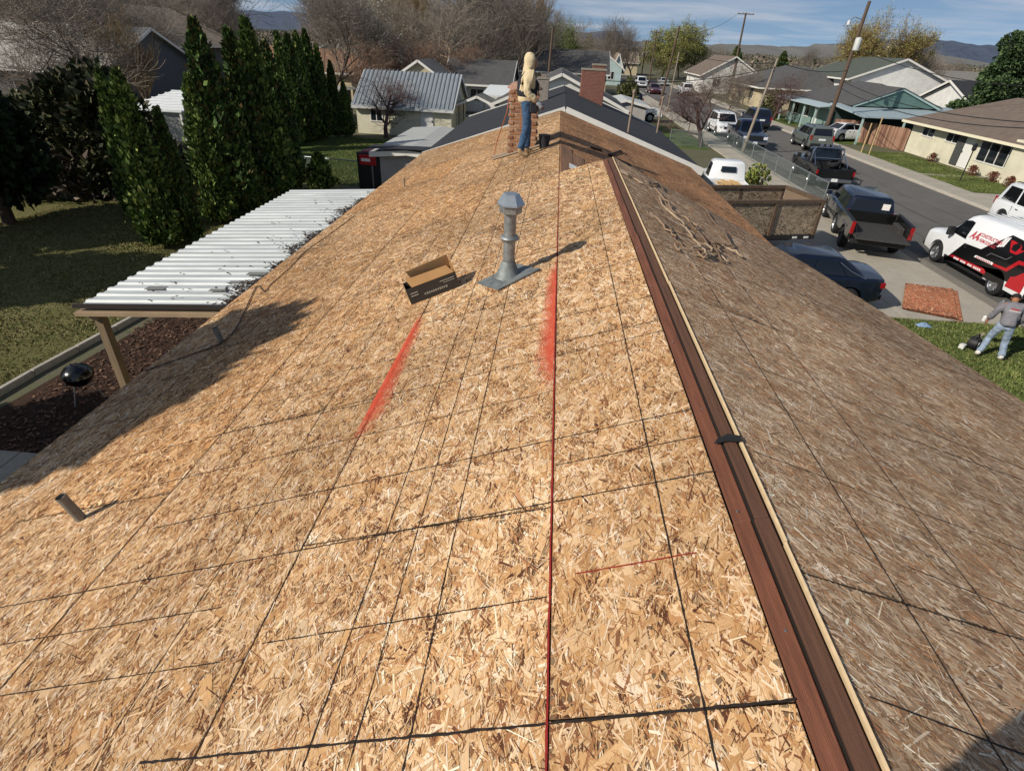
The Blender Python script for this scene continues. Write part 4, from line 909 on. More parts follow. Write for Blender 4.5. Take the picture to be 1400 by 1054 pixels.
def suv(label, pm, group=None, name='suv', hgt=1.78, ln=4.75, cat='SUV', rack=True):
    T = thing(name, label, cat, group=group); k = ln/4.75; h = ln/2
    me = loft([(h, .62, .45, .78), (h-.08, .82, .32, .92), (h-.5, .92, .28, 1.02), (h-1.25, .94, .28, 1.08), (0, .95, .28, 1.08), (-h+.9, .95, .28, 1.10), (-h+.12, .91, .32, 1.10), (-h, .8, .42, 1.02)]).mesh('body', pm)
    link('body', cutmesh(me, [(x, .37, .44, s*.68, s*1.1) for x in (1.42*k, -1.40*k) for s in (-1, 1)]), T)
    greenhouse(T, pm, 1.06, h-1.2, -h+.10, .86, hgt, h-1.95, -h+.35, .70, ((.08, .34), (.36, .62), (.65, .93)))
    wells(T, (1.42*k, -1.40*k), .37, .94)
    for x in (1.42*k, -1.40*k):
        for s in (-1, 1): wheel(T, x, s*.83, .37, .24, side=s)
    for s in (-1, 1):
        bxp(T, 'headlight', (h-.06, s*.68, .84), (.16, .34, .17), M_HLT); bxp(T, 'tail_light', (-h+.05, s*.80, 1.0), (.12, .14, .34), M_RLT); bxp(T, 'mirror', (h-1.35, s*1.03, 1.16), (.13, .2, .17), pm)
        for x in (.35, -.7): bxp(T, 'door_handle', (x, s*.955, .95), (.16, .03, .035), M_CHR, .004)
        if rack:
            mb = MB(); mb.tube([(h-2.2, s*.6, hgt+.02), (h-2.3, s*.6, hgt+.06), (-h+.6, s*.6, hgt+.06), (-h+.5, s*.6, hgt+.02)], .018, 6); mb.build('roof_rail', M_BLKP, T)
    for s in (-1, 1):
        for x in (.95, -.08, -1.05): bxp(T, 'door_seam', (x, s*.946, .72), (.014, .012, .62), M_BLKP, 0)
        bxp(T, 'side_trim', (-.05, s*.952, .58), (1.9, .02, .06), M_BLKP, .006)
    bxp(T, 'grille', (h-.0, 0, .74), (.08, .95, .2), M_BLKP); bxp(T, 'front_bumper', (h+.02, 0, .48), (.16, 1.55, .2), pm, .05); bxp(T, 'rear_bumper', (-h-.03, 0, .50), (.16, 1.6, .22), M_BLKP, .05)
    bxp(T, 'number_plate', (-h-.0, 0, .88), (.04, .5, .14), M_PLATE, .003); bxp(T, 'number_plate', (h+.11, 0, .5), (.02, .45, .12), M_PLATE, .003)
    return T
def pickup(label, pm, group=None, name='pickup_truck', crew=True, tail='closed', bedlen=1.9, square=False, bumper=None, hgt=1.82, bedm=None):
    T = thing(name, label, 'pickup truck', group=group); h = 2.85; bx0 = -h+bedlen
    zt = 1.12
    if square: sts = [(h, .90, .50, .98), (h-.06, .95, .46, 1.04), (h-.6, .98, .44, 1.08), (1.2, .98, .42, 1.10), (.2, .98, .42, 1.10), (bx0+.04, .98, .42, 1.10)]
    else: sts = [(h, .70, .50, .86), (h-.08, .88, .42, 1.0), (h-.5, .96, .40, 1.10), (1.2, .98, .38, 1.15), (.2, .98, .38, 1.15), (bx0+.04, .98, .38, 1.14)]
    r = .39
    link('body', cutmesh(loft(sts).mesh('body', pm), [(1.75, r, .47, s*.66, s*1.2) for s in (-1, 1)]), T)
    if crew: greenhouse(T, pm, zt-.02, 1.15, bx0+.06, .88, hgt, .45, bx0+.22, .70, ((.08, .46), (.50, .92)))
    else: greenhouse(T, pm, zt-.03, 1.05 if not square else .85, bx0+.05, .90, hgt, .45 if not square else .30, bx0+.16, .76, ((.10, .90),))
    # bed
    bm_ = bedm or M_BLKP; zb_ = zt+.06 if not square else zt-.01
    for s in (-1, 1):
        mb = MB(); mb.prism([(bx0, .50), (bx0, zb_), (-h, zb_), (-h, .52)], 'y', s*.90, s*.985); me = mb.mesh('bed_side', pm, bevel=.015)
        link('bed_side', cutmesh(me, [(-1.72, r, .47, s*.80, s*1.2)]), T)
        bxp(T, 'wheel_box', (-1.72, s*.80, .86), (.95, .2, .24), bm_, .03)
        bxp(T, 'bed_rail', ((bx0-h)/2, s*.942, zb_+.012), (bedlen-.02, .1, .022), M_BLKP, .006)
        bxp(T, 'tail_light', (-h-.01, s*.93, .90), (.07, .10, .42 if not square else .24), M_RLT)
        bxp(T, 'headlight', (h-.03, s*.72, .86), (.14, .3, .2), M_HLT); bxp(T, 'mirror', (.95, s*1.09, 1.2), (.12, .22, .22), M_BLKP)
        bxp(T, 'door_handle', (.0, s*.985, .98), (.16, .03, .035), M_CHR, .004)
        for x in (1.75, -1.72): wheel(T, x, s*.86, r, .25, side=s)
        mb = MB(); mb.lathe([(r*1.12, -.02), (r*1.12, .02)], (1.75, s*.74, r), 18, axis='y'); mb.build('wheel_well', M_BLKP, T)
    bxp(T, 'bed_floor', ((bx0-h)/2, 0, .74), (bedlen-.02, 1.78, .06), bm_); bxp(T, 'bed_front', (bx0-.02, 0, .93), (.04, 1.78, .42), bm_)
    for i in range(9): bxp(T, 'bed_rib', ((bx0-h)/2, -.72+i*.18, .778), (bedlen-.1, .06, .014), bm_, .003)
    bxp(T, 'underframe', (0, 0, .52), (5.2, .9, .2), M_BLKP)
    if tail == 'closed':
        bxp(T, 'tailgate', (-h+.01, 0, .84), (.07, 1.72, .62 if not square else .52), pm, .02)
        bxp(T, 'tailgate_handle', (-h-.03, 0, 1.0), (.03, .22, .06), M_BLKP)
    else:
        bxp(T, 'tailgate', (-h-.29, 0, .73), (.60, 1.72, .06), bm_, .015); mb = MB()
        for s in (-1, 1):
            mb = MB(); mb.tube([(-h, s*.85, 1.1), (-h-.5, s*.83, .77)], .008, 5); mb.build('tailgate_cable', M_BLKP, T)
    bxp(T, 'rear_bumper', (-h-.07, 0, .52), (.18, 1.8, .18), bumper or M_CHR, .04); bxp(T, 'front_bumper', (h+.05, 0, .56), (.2, 1.85, .22), bumper or M_CHR, .05)
    bxp(T, 'grille', (h-.01, 0, .84), (.1, 1.1, .28), M_BLKP); bxp(T, 'number_plate', (-h-.17, 0, .56), (.02, .32, .16), M_PLATE, .003)
    bxp(T, 'number_plate', (h+.16, 0, .55), (.02, .32, .16), M_PLATE, .003)
    return T
P_WHITE = paint('paint_white', '#e3e5e6'); P_BLACK = paint('paint_black', '#0d0e10'); P_NAVY = paint('paint_navy', '#0e1626'); P_BLUE = paint('paint_blue', '#182238'); P_GREY = paint('paint_grey', '#3b4142'); P_SILV = paint('paint_silver', '#9ea2a5'); P_MAROON = paint('paint_maroon', '#4a171a'); P_GREEN = paint('paint_green', '#5c635d')
H90 = math.pi/2
def head(deg): return rad(90-deg)      # degrees turned from +Y towards +X

# dark blue sedan nosed towards the house
place(sedan('dark navy sedan with bright window trim parked in the driveway beside our roof', P_NAVY), (7.35, 16.45, .035), rad(180-5))
# pickup bed made into a trailer, tailgate dropped, with a dark SUV right in front of it
BTh = head(14); BT = thing('bed_trailer', 'black pickup bed trailer with dropped tailgate and tall red lamps behind a dark SUV', 'trailer', (12.15, 21.75, .035), BTh)
P_DKG = paint('paint_dark_olive', '#0f110f', .25); M_LINER = mat('bed_liner', '#343230', .85, var=.2, scale=8)
for s in (-1, 1):
    mb = MB(); mb.prism([(1.0, .52), (1.0, 1.2), (-1.0, 1.2), (-1.0, .54)], 'y', s*.90, s*1.0); link('bed_side', cutmesh(mb.mesh('bed_side', P_DKG, bevel=.03), [(.05, .38, .47, s*.80, s*1.3)]), BT)
    bxp(BT, 'wheel_box', (.05, s*.80, .88), (.95, .2, .26), M_LINER, .03); bxp(BT, 'bed_rail', (0, s*.95, 1.214), (1.98, .11, .024), M_BLKP, .006); bxp(BT, 'tail_light', (-1.02, s*.94, .98), (.08, .13, .44), M_RLT, .02)
    wheel(BT, .05, s*.88, .38, .25, dark=True, side=s); mb = MB(); mb.tube([(-1.0, s*.85, 1.12), (-1.5, s*.83, .80)], .008, 5); mb.build('tailgate_cable', M_BLKP, BT)
    bxp(BT, 'wheel_flare', (.05, s*1.005, .875), (.9, .03, .05), P_DKG, .01)
bxp(BT, 'bed_floor', (0, 0, .76), (1.98, 1.78, .06), M_LINER); bxp(BT, 'bed_front', (.98, 0, .98), (.05, 1.78, .42), P_DKG)
for i in range(9): bxp(BT, 'bed_rib', (-.02, -.72+i*.18, .796), (1.9, .06, .014), M_LINER, .003)
bxp(BT, 'tailgate', (-1.31, 0, .75), (.60, 1.74, .06), M_LINER, .015); bxp(BT, 'rear_bumper', (-1.07, 0, .54), (.16, 1.8, .16), M_BLKP, .03); bxp(BT, 'underframe', (.2, 0, .55), (2.2, .9, .16), M_STBK if False else M_BLKP); bxp(BT, 'drawbar', (1.3, 0, .5), (.7, .1, .1), M_BLKP)
DS = suv('dark navy SUV with white paper in its rear window before the bed trailer', P_NAVY, ln=4.6, hgt=1.66, rack=False); place(DS, (12.98, 25.05, .035), BTh)
for s in (-1, 1): bxp(DS, 'rear_lamp', (-2.33, s*.62, .98), (.06, .26, .12), M_RLT)
bxp(DS, 'window_sticker', (-2.17, -.48, 1.36), (.02, .26, .22), mat('white_paper', '#e6e2da', .8), .0)
# old black square pickup with roll bar
cp = pickup('old square black pickup truck with chrome roll bar and lamps in the bed', P_BLACK, crew=False, square=True, bedlen=2.35, bumper=mat('dull_steel', '#8b8d90', .35, metal=.8), hgt=1.80)
place(cp, (15.6, 35.6, .012), head(7))
mb = MB()
for s in (-1, 1):
    mb = MB(); mb.tube([(-.68, s*.82, .8), (-.68, s*.80, 1.75), (-.68, s*.70, 1.86)], .035, 8); mb.build('roll_bar_post', M_CHR, cp, smooth=40); mb = MB(); mb.tube([(-.70, s*.78, 1.70), (-1.9, s*.84, 1.02)], .028, 8); mb.build('roll_bar_stay', M_CHR, cp, smooth=40)
mb = MB(); mb.tube([(-.68, -.70, 1.86), (-.68, .70, 1.86)], .035, 8); mb.build('roll_bar', M_CHR, cp, smooth=40)
mb = MB(); mb.tube([(-.70, -.80, 1.32), (-.70, .80, 1.32)], .028, 8); mb.build('roll_bar', M_CHR, cp, smooth=40)
for y in (-.45, -.15, .15, .45):
    mb = MB(); mb.lathe([(.04, -.06), (.085, 0), (.09, .06)], (-.66, y, 1.96), 12, axis='x'); mb.build('spot_lamp', M_CHR, cp, smooth=40)
sp = wheel(cp, -1.25, .45, .36, .24, side=1); sp.rotation_euler = (rad(75), 0, .3); sp.location = (-1.0, -.35, 1.12)
# white van with the roofing firm's graphics
VAN = thing('van', 'white work van with red and black side graphics and red lettering parked at the kerb', 'van', (15.03, 19.17, .012), H90); VAN.scale = (.933, .933, .96)
vp = P_WHITE
sts = [(2.83, .72, .42, .80), (2.77, .90, .34, .98), (2.4, .97, .30, 1.10), (1.85, .99, .30, 1.22), (1.55, .995, .30, 1.32)]
def vsec(x, hw, zb, zt, wr):
    half = [(hw*.82, zb), (hw*.97, zb+.06), (hw, zb+.25), (hw, 1.12), (hw*.985, 1.35), (wr+.045, zt-.16), (wr, zt-.07), (wr-.10, zt-.015), (wr*.5, zt+.02), (0, zt+.03)]
    return half
secs = [(2.83, .74, .42, None), (2.76, .91, .34, None), (2.3, .97, .30, None)]
mbv = MB(); rings = []
def vring(x, hw, zb, ztop, wr):
    z1 = min(1.12, zb+(ztop-zb)*.62); z2 = min(1.35, zb+(ztop-zb)*.8)
    half = [(hw*.82, zb), (hw*.97, zb+.05), (hw, zb+.2), (hw, z1), (hw*.988, z2), (wr+.05, ztop-.12), (wr, ztop-.06), (wr-.1, ztop-.012), (wr*.5, ztop+.015), (0, ztop+.02)]
    return [(x, y, z) for y, z in half]+[(x, -y, z) for y, z in half[-2::-1]]
for a in ((2.84, .80, .45, .92, .70), (2.76, .94, .34, 1.06, .86), (2.3, .98, .30, 1.16, .88), (1.78, .995, .30, 1.24, .88), (1.55, .995, .30, 1.42, .86), (.98, .995, .30, 1.98, .80), (.72, .995, .30, 2.05, .80), (-1.0, .995, .30, 2.08, .80), (-2.6, .995, .30, 2.07, .80), (-2.80, .98, .34, 2.02, .79), (-2.86, .95, .40, 1.94, .77)): rings.append(vring(*a))
n = len(rings[0]); V = [p for r_ in rings for p in r_]; F = []
for i in range(len(rings)-1):
    for k in range(n): k2 = (k+1) % n; F.append((i*n+k, i*n+k2, (i+1)*n+k2, (i+1)*n+k))
F.append(tuple(range(n))); F.append(tuple((len(rings)-1)*n+k for k in range(n-1, -1, -1))); mbv.add(V, F)
link('body', cutmesh(mbv.mesh('body', vp), [(x, .37, .46, s*.68, s*1.2) for x in (1.86, -1.57) for s in (-1, 1)]), VAN)
wells(VAN, (1.86, -1.57), .37, .99)
for x in (1.86, -1.57):
    for s in (-1, 1): wheel(VAN, x, s*.875, .375, .24, side=s)
def vy(z): # side surface of the van
    return .995 if z < 1.12 else (.995-(z-1.12)/.23*.012 if z < 1.35 else .983-(z-1.35)/(1.92-1.35)*(.983-.86))
def vside(name, poly, m, off, s=1, parent=None):
    """graphic laid on the van's flank; polygon in (x, z); split where the flank bends"""
    bm = bmesh.new(); vs = [bm.verts.new((p[0], 0, p[1])) for p in poly]; bm.faces.new(vs)
    for zc in (1.12, 1.35): bmesh.ops.bisect_plane(bm, geom=list(bm.verts)+list(bm.edges)+list(bm.faces), plane_co=(0, 0, zc), plane_no=(0, 0, 1))
    for (wx) in (1.86, -1.57): pass
    for v in bm.verts: v.co.y = s*(vy(v.co.z)+off)
    me = bpy.data.meshes.new(name); bmesh.ops.triangulate(bm, faces=bm.faces); bm.to_mesh(me); bm.free(); me.materials.append(m); return link(name, me, parent or VAN)
VX = 14.10
def vpx(px, py):
    d = ray(px, py); t = VX/d[0]; return ((d[1]*t-19.17)/.933, (CAMH+d[2]*t-.012)/.96)
def z2(x, y): return vpx(1290+x/11.71, 320+y/11.71)
W_BLK = mat('wrap_black', '#0f0f11', .3, coat=.4); W_RED = mat('wrap_red', '#b01722', .3, coat=.4); W_WHT = mat('wrap_white', '#e4e2e2', .35); W_GRY = mat('wrap_grey', '#6b6d70', .4)
def arc(cx, r, a0, a1, n=8): return [(cx+r*math.cos(rad(a0+(a1-a0)*i/n)), .37+r*math.sin(rad(a0+(a1-a0)*i/n))) for i in range(n+1)]
top = [z2(0, 405), z2(340, 145), z2(600, 245), z2(1050, 15)]
vside('black_graphic', [(top[0][0]+.02, .40)]+[(min(p[0], 1.35), p[1]) for p in top]+[(-2.6, top[3][1]-.05), (-2.78, 1.3), (-2.78, .62), (-2.05, .62)]+arc(-1.57, .475, 30, 168)+[(-2.0+.93, .40)], W_BLK, .003)
zz_ = lambda pts: [z2(*p) for p in pts]
vside('red_graphic', [(z2(60, 410)[0], .50), z2(150, 335), z2(640, 555), (-1.02, .60), (-1.04, .50)], W_RED, .0055)
vside('red_graphic', zz_([(795, 468), (1000, 548), (1205, 425), (1330, 470), (1330, 530), (1200, 490), (1008, 605), (785, 505)]), W_RED, .0055)
vside('red_graphic', [(-2.07, .55), (-2.12, .82), (-2.25, .85), (-2.55, 1.1), (-2.78, 1.08), (-2.78, .5), (-2.07, .48)], W_RED, .0055)
vside('outline_graphic', zz_([(680, 350), (760, 305), (1000, 405), (1090, 360), (1092, 368), (1000, 416), (762, 315), (690, 352)]), W_GRY, .0055)
# red roof emblem and pale slanting bars beside it
vside('roof_emblem', zz_([(1040, 100), (1090, 110), (1150, 150), (1080, 170), (1060, 250), (1130, 290), (1200, 210), (1180, 150), (1215, 210), (1205, 270), (1290, 262), (1150, 335), (1045, 290)]), W_RED, .0055)
for k in range(3): vside('emblem_bar', zz_([(838+k*38, 205-k*2), (960+k*30, 58-k*3), (980+k*30, 62-k*3), (866+k*38, 212-k*2)]), W_WHT, .0055)
# illegible white lettering on the red band and on the strip above: word-long strokes
for (a, b) in ((160, 250), (272, 362), (392, 462), (484, 602)):
    f0, f1 = (a-160)/442, (b-160)/442; P0 = z2(165, 375); P1 = z2(598, 588)
    xa, xb = P0[0]+(P1[0]-P0[0])*f0, P0[0]+(P1[0]-P0[0])*f1; za, zb_ = P0[1]+(P1[1]-P0[1])*f0, P0[1]+(P1[1]-P0[1])*f1
    kk = 4
    for i in range(kk):
        u0, u1 = i/kk, (i+.7)/kk; vside('lettering', [(xa+(xb-xa)*u0, za+(zb_-za)*u0-.035), (xa+(xb-xa)*u1, za+(zb_-za)*u1-.035), (xa+(xb-xa)*u1, za+(zb_-za)*u1+.035), (xa+(xb-xa)*u0, za+(zb_-za)*u0+.035)], W_WHT, .008)
vside('white_strip', zz_([(485, 365), (520, 338), (800, 462), (775, 500)]), W_WHT, .0055)
for i in range(9):
    t = i/9; a = Vector(z2(530, 366)); b = Vector(z2(765, 476)); p = a.lerp(b, t); vside('lettering', [(p.x, p.y-.028), (p.x-.05, p.y-.033), (p.x-.05, p.y+.025), (p.x, p.y+.03)], mat('wrap_pink', '#c0606a', .4), .008)
# firm's name on the white flank
def text_mesh(body, size, m, name='lettering', bold=0.0, shear=0.0):
    cu = bpy.data.curves.new(name, 'FONT'); cu.body = body; cu.size = size; cu.offset = bold; cu.shear = shear; cu.resolution_u = 2
    ob = bpy.data.objects.new(name, cu); COL.objects.link(ob); dg = bpy.context.evaluated_depsgraph_get(); dg.update()
    me = bpy.data.meshes.new_from_object(ob.evaluated_get(dg)); bpy.data.objects.remove(ob); me.materials.clear(); me.materials.append(m); return me
def vtext(body, size, x, z, m, bold=0.0, shear=0.0, sx_=1.0):
    me = text_mesh(body, size, m, bold=bold, shear=shear)
    for v in me.vertices:
        X, Z = x-v.co.x*sx_, z+v.co.y; v.co = (X, vy(Z)+.006, Z)
    return link('lettering', me, VAN)
W_TXT = mat('wrap_text_red', '#b23a45', .4)
a = vpx(1326, 322); b = vpx(1362, 322)
vtext('AA', .36, a[0], 1.33, W_TXT, bold=.012, shear=.35, sx_=.85); vtext('CONSTRUCTION', .155, a[0]-.40, 1.50, W_TXT, bold=.004, sx_=.92); vtext('& REMODEL LLC', .145, a[0]-.40, 1.34, W_TXT, bold=.004, sx_=.92)
# windows, lamps, trim
for s in (-1, 1):
    vside('side_window', [(1.45, 1.26), (1.06, 1.76), (.80, 1.82), (.60, 1.80), (.58, 1.22)], M_CGL, .004, s)
    bxp(VAN, 'mirror', (1.30, s*1.12, 1.32), (.14, .26, .30), M_BLKP, .03); bxp(VAN, 'headlight', (2.72, s*.74, .84), (.2, .3, .22), M_HLT); bxp(VAN, 'tail_light', (-2.82, s*.88, 1.2), (.1, .14, .5), M_RLT); bxp(VAN, 'door_handle', (.42, s*.995, 1.02), (.05, .03, .16), M_BLKP, .006)
    bxp(VAN, 'rocker_panel', (.15, s*.968, .39), (2.3, .06, .2), M_BLKP, .02)
mb = MB(); mb.add([(1.60, -.80, 1.40), (1.60, .80, 1.40), (1.03, .70, 1.965), (1.03, -.70, 1.965)], [(0, 1, 2, 3)]); wz = mb.build('windscreen', M_CGL, VAN); wz.location = (.012, 0, .012)
bxp(VAN, 'grille', (2.82, 0, .72), (.06, 1.1, .24), M_BLKP); bxp(VAN, 'front_bumper', (2.84, 0, .48), (.16, 1.85, .2), M_BLKP, .05); bxp(VAN, 'rear_bumper', (-2.92, 0, .48), (.2, 1.9, .2), M_BLKP, .05); bxp(VAN, 'rear_door_window', (-2.862, .42, 1.5), (.02, .6, .5), M_CGL); bxp(VAN, 'rear_door_window', (-2.862, -.42, 1.5), (.02, .6, .5), M_CGL)
for y in (-.5, -.25, 0, .25, .5): bxp(VAN, 'roof_rib', (-.9, y, 2.098), (3.4, .05, .016), vp, .006)
# others along the street
place(suv('white SUV with dark windows parked beyond the lettered van', P_WHITE, ln=4.9, hgt=1.85), (21.05, 25.3, .012), head(183))
place(pickup('dark blue pickup truck facing us, nosed to the kerb behind the power pole', P_BLUE, hgt=1.86), (15.05, 48.9, .012), head(183))
place(suv('white boxy SUV with roof rails standing behind the dark blue pickup', P_WHITE, ln=4.6), (14.75, 55.0, .012), head(181))
place(suv('dark blue SUV parked at the far kerb before the bare tree', P_BLUE, ln=4.7), (19.5, 61.8, .012), head(2))
place(suv('grey green SUV parked by the kerb before the teal house', P_GREEN, ln=4.7, hgt=1.72), (20.25, 49.4, .012), head(3))
wp = pickup('white crew cab pickup truck crosswise in the next driveway', P_WHITE); place(wp, (7.5, 62.2, .012), rad(178))
place(suv('black SUV in the drive behind the white pickup truck', P_BLACK, ln=4.9), (7.6, 74, .0), rad(172))
place(sedan('small white car standing under the carport', P_WHITE), (25.9, 55.6, .0), rad(15))
place(suv('distant white pickup-like SUV on the left kerb of the street', P_WHITE, ln=4.9), (15.1, 118, .012), head(180))
place(sedan('distant dark maroon car parked behind the far utility poles', P_MAROON), (15.4, 103, .012), head(178))
place(suv('distant white SUV on the right kerb before the white gabled house', P_WHITE, ln=4.9), (20.6, 104, .012), head(2))
place(sedan('distant silver car on the right kerb farther down the street', P_SILV), (20.7, 128, .012), head(0))
# old white truck with lumber, standing behind the trailer
OT = thing('old_truck', 'old rounded white truck cab with lumber in its bed behind the trailer', 'truck', (8.3, 28.7, .0), head(4))
link('body', cutmesh(loft([(2.3, .55, .55, .98), (2.1, .68, .5, 1.12), (1.2, .80, .45, 1.18), (.8, .86, .42, 1.12), (-.5, .86, .42, 1.10)]).mesh('body', P_WHITE), [(1.6, .38, .45, s*.5, s*1.1) for s in (-1, 1)]), OT)
greenhouse(OT, P_WHITE, 1.08, .75, -.48, .84, 1.88, .45, -.36, .70, ((.14, .86),), rear=False)
mb = MB(); mb.add([(-.475, -.36, 1.42), (-.475, .36, 1.42), (-.44, .33, 1.66), (-.44, -.33, 1.66)], [(0, 3, 2, 1)]); rw = mb.build('rear_window', M_CGL, OT); rw.location.x = -.015
for s in (-1, 1):
    bxp(OT, 'bed_side', (-1.55, s*.80, .86), (2.0, .06, .5), P_WHITE, .02); wheel(OT, 1.6, s*.72, .37, .22, side=s); wheel(OT, -1.5, s*.72, .37, .22, side=s)
    bxp(OT, 'fender', (-1.5, s*.92, .78), (1.0, .22, .2), P_WHITE, .08); bxp(OT, 'headlight', (2.2, s*.5, .92), (.1, .2, .2), M_HLT)
bxp(OT, 'bed_floor', (-1.55, 0, .66), (2.0, 1.56, .06), mat('bed_wood', '#8d7a5c', .9, var=.2)); bxp(OT, 'tailgate', (-2.54, 0, .86), (.05, 1.56, .46), P_WHITE)
M_LUM = mat('lumber', '#c7a165', .8, var=.15, scale=3, stretch=(.3, 6, 6))
for i in range(5):
    b = MB(); b.box((8.3+.22*i-.5, 26.9+.1*i, 1.02+.05*(i % 2)), (.18, 2.2, .045)); tag(b.build('lumber_board', M_LUM), 'yellow lumber board laid in the bed of the old white truck', 'board', 'lumber boards in the old truck')
# dump trailer with strand board sides
_c = G(1128, 276, 2.0); _o = Vector((2.7, -1.1, 0)); _o.rotate(Matrix.Rotation(rad(15.5), 3, 'Z')); TCX, TCY = _c.x-_o.x, _c.y-_o.y
TR = thing('trailer', 'steel dump trailer with grey strand board side panels holding debris', 'trailer', (TCX, TCY, .035), rad(15.5))
M_STEEL = mat('brown_steel', '#5c4b3b', .6, var=.25, scale=6); M_STB = mat('black_steel', '#1a1a1b', .6)
TL, TW = 5.4, 2.2; z0, z1 = .82, 1.92
for s in (-1, 1):
    bxp(TR, 'top_rail', (0, s*TW/2, z1+.05), (TL, .11, .12), M_STEEL, .008); bxp(TR, 'bottom_rail', (0, s*TW/2, z0-.06), (TL, .12, .14), M_STB, .008)
    for i in range(4): bxp(TR, 'stake', (-TL/2+.07+i*(TL-.14)/3, s*(TW/2+.022), (z0+z1)/2), (.12, .07, z1-z0), M_STEEL, .006)
for s in (-1, 1): bxp(TR, 'end_rail', (s*TL/2, 0, z1+.048), (.11, TW, .118), M_STEEL, .008); bxp(TR, 'end_panel', (s*(TL/2-.02), 0, (z0+z1)/2), (.02, TW-.12, z1-z0), mat('grey_osb_panel', '#776552', .9, var=.3, scale=40), .0)
def S_tr(sgn, xa):
    return lambda u, v: np.stack([np.asarray(v)*1.0, np.full(np.shape(v), sgn), z0+np.asarray(u)], -1)
for s in (-1, 1):
    for i in range(3):
        a = -TL/2+.13+i*(TL-.14)/3; b = a+(TL-.14)/3-.12
        Sx = (lambda sg: (lambda u, v: np.stack([np.asarray(v)+0*np.asarray(u), np.full(np.broadcast(u, v).shape, sg*(TW/2)), z0+np.asarray(u)+0*np.asarray(v)], -1)))(s)
        o = make_sheet(Sx, .02, z1-z0-.01, a, b, [('#b5a892', 3), ('#a0917b', 3), ('#8a7b67', 2), ('#c8bba6', 1.5), ('#6f604d', 1)], TR, dens=1500, szk=1.2, name='side_panel')
bxp(TR, 'floor', (0, 0, z0-.05), (TL-.1, TW-.1, .06), M_STB)
for x in (-.55, .35):
    for s in (-1, 1): wheel(TR, x, s*(TW/2-.12), .36, .22, dark=True, side=s)
bxp(TR, 'axle_frame', (0, 0, .52), (4.6, .9, .18), M_STB); bxp(TR, 'drawbar', (-TL/2-.7, 0, .55), (1.5, .1, .12), M_STB)
for x in (1.9, 2.35): bxp(TR, 'reflector', (x, -TW/2-.065, z0-.06), (.18, .02, .07), mat('reflector_white', '#d8d8d4', .3), .004)
# debris lying in the trailer
for i in range(26):
    p = Vector((rng.uniform(-2.4, 2.4), rng.uniform(-.9, .9), 0)); p.rotate(Matrix.Rotation(rad(15.5), 3, 'Z')); b = MB(); b.box((0, 0, 0), (rng.uniform(.25, .8), rng.uniform(.08, .4), .03))
    o = b.build('debris_board', random.choice((M_PLY, mat('debris_grey', '#6d6152', .9, var=.2), mat('debris_dark', '#2c2723', .9), mat('debris_tan', '#b39a7c', .9, var=.2)))); o.location = (TCX+p.x, TCY+p.y, 1.0+.025*i); o.rotation_euler = (rng.normal(0, .22), rng.normal(0, .22), rng.uniform(0, 3.1))
    tag(o, 'torn roof board scrap lying in the dump trailer', 'scrap board', 'roof scraps in the trailer')
# ------------------------------------------------------------------ patio cover, grill, fences, poles
PC = thing('patio_cover', 'patio cover of white corrugated metal on brown posts along the eave', 'patio cover', (-5.2, 10, 0))
M_CORR = mat('white_corrugated', '#bfc3c1', .5, var=.2, scale=1.6, stretch=(.5, 3, 1), metal=.1)
px0, px1, pz0, pz1, py0, py1 = -6.34, -4.02, 2.86, 3.02, 6.62, 13.5
def corr(y0, y1):
    mb = MB(); pitch = .22; prof = []; y = y0; k = 0
    while y < y1-1e-6:
        prof += [(y, .0), (y+pitch*.52, 0), (y+pitch*.64, .024), (y+pitch*.88, .024)]; y += pitch
    prof.append((min(y, y1+.02), 0))
    vs = []
    for (yy, hz) in prof:
        for (x, z) in ((px0, pz0), (px1, pz1)): vs.append((x, yy, z+hz))
    m_ = len(vs)
    for (yy, hz) in prof:
        for (x, z) in ((px0, pz0), (px1, pz1)): vs.append((x, yy, z+hz-.004))
    fs = []
    for i in range(len(prof)-1):
        fs.append((2*i, 2*i+1, 2*i+3, 2*i+2)); fs.append((m_+2*i, m_+2*i+2, m_+2*i+3, m_+2*i+1))
    mb.add(vs, fs); return mb
y = py0
while y < py1-.05:
    corr(y, min(y+.66, py1)).build('roof_panel', M_CORR, PC, world=True); y += .66
M_PB = mat('beam_paint', '#9a8468', .7, var=.12, scale=4); M_PP = mat('post_wood', '#7d6a52', .8, var=.18, scale=5, stretch=(6, 6, .6)); M_PD = mat('dark_gutter', '#2d2622', .6)
b = MB(); b.bar((px0-.02, py0-.03, pz0-.09), (px1+.05, py0-.03, pz1-.09), .05, .16, up=(0, 1, 0)); b.build('front_beam', M_PB, PC, world=True)
b = MB(); b.bar((px0-.04, py0-.05, pz0+.012), (px1+.04, py0-.05, pz1+.012), .06, .035, up=(0, 1, 0)); b.build('drip_edge', M_PD, PC, world=True)
b = MB(); b.bar((px0+.12, py0, pz0-.13), (px0+.12, py1, pz0-.13), .09, .18); b.build('side_beam', M_PB, PC, world=True)
for yy in np.arange(py0+.6, py1, .9):
    b = MB(); b.bar((px0+.1, yy, pz0-.06), (px1, yy, pz1-.06), .045, .09); b.build('rafter', M_PB, PC, world=True)
for (x, yy) in ((px0+.14, py0+.12), (px0+.14, 9.9), (px0+.14, 13.2), (-4.32, py0+.12)):
    b = MB(); b.box((x, yy, 1.36), (.12, .12, 2.72)); b.build('post', M_PP, PC, world=True, bevel=.006)
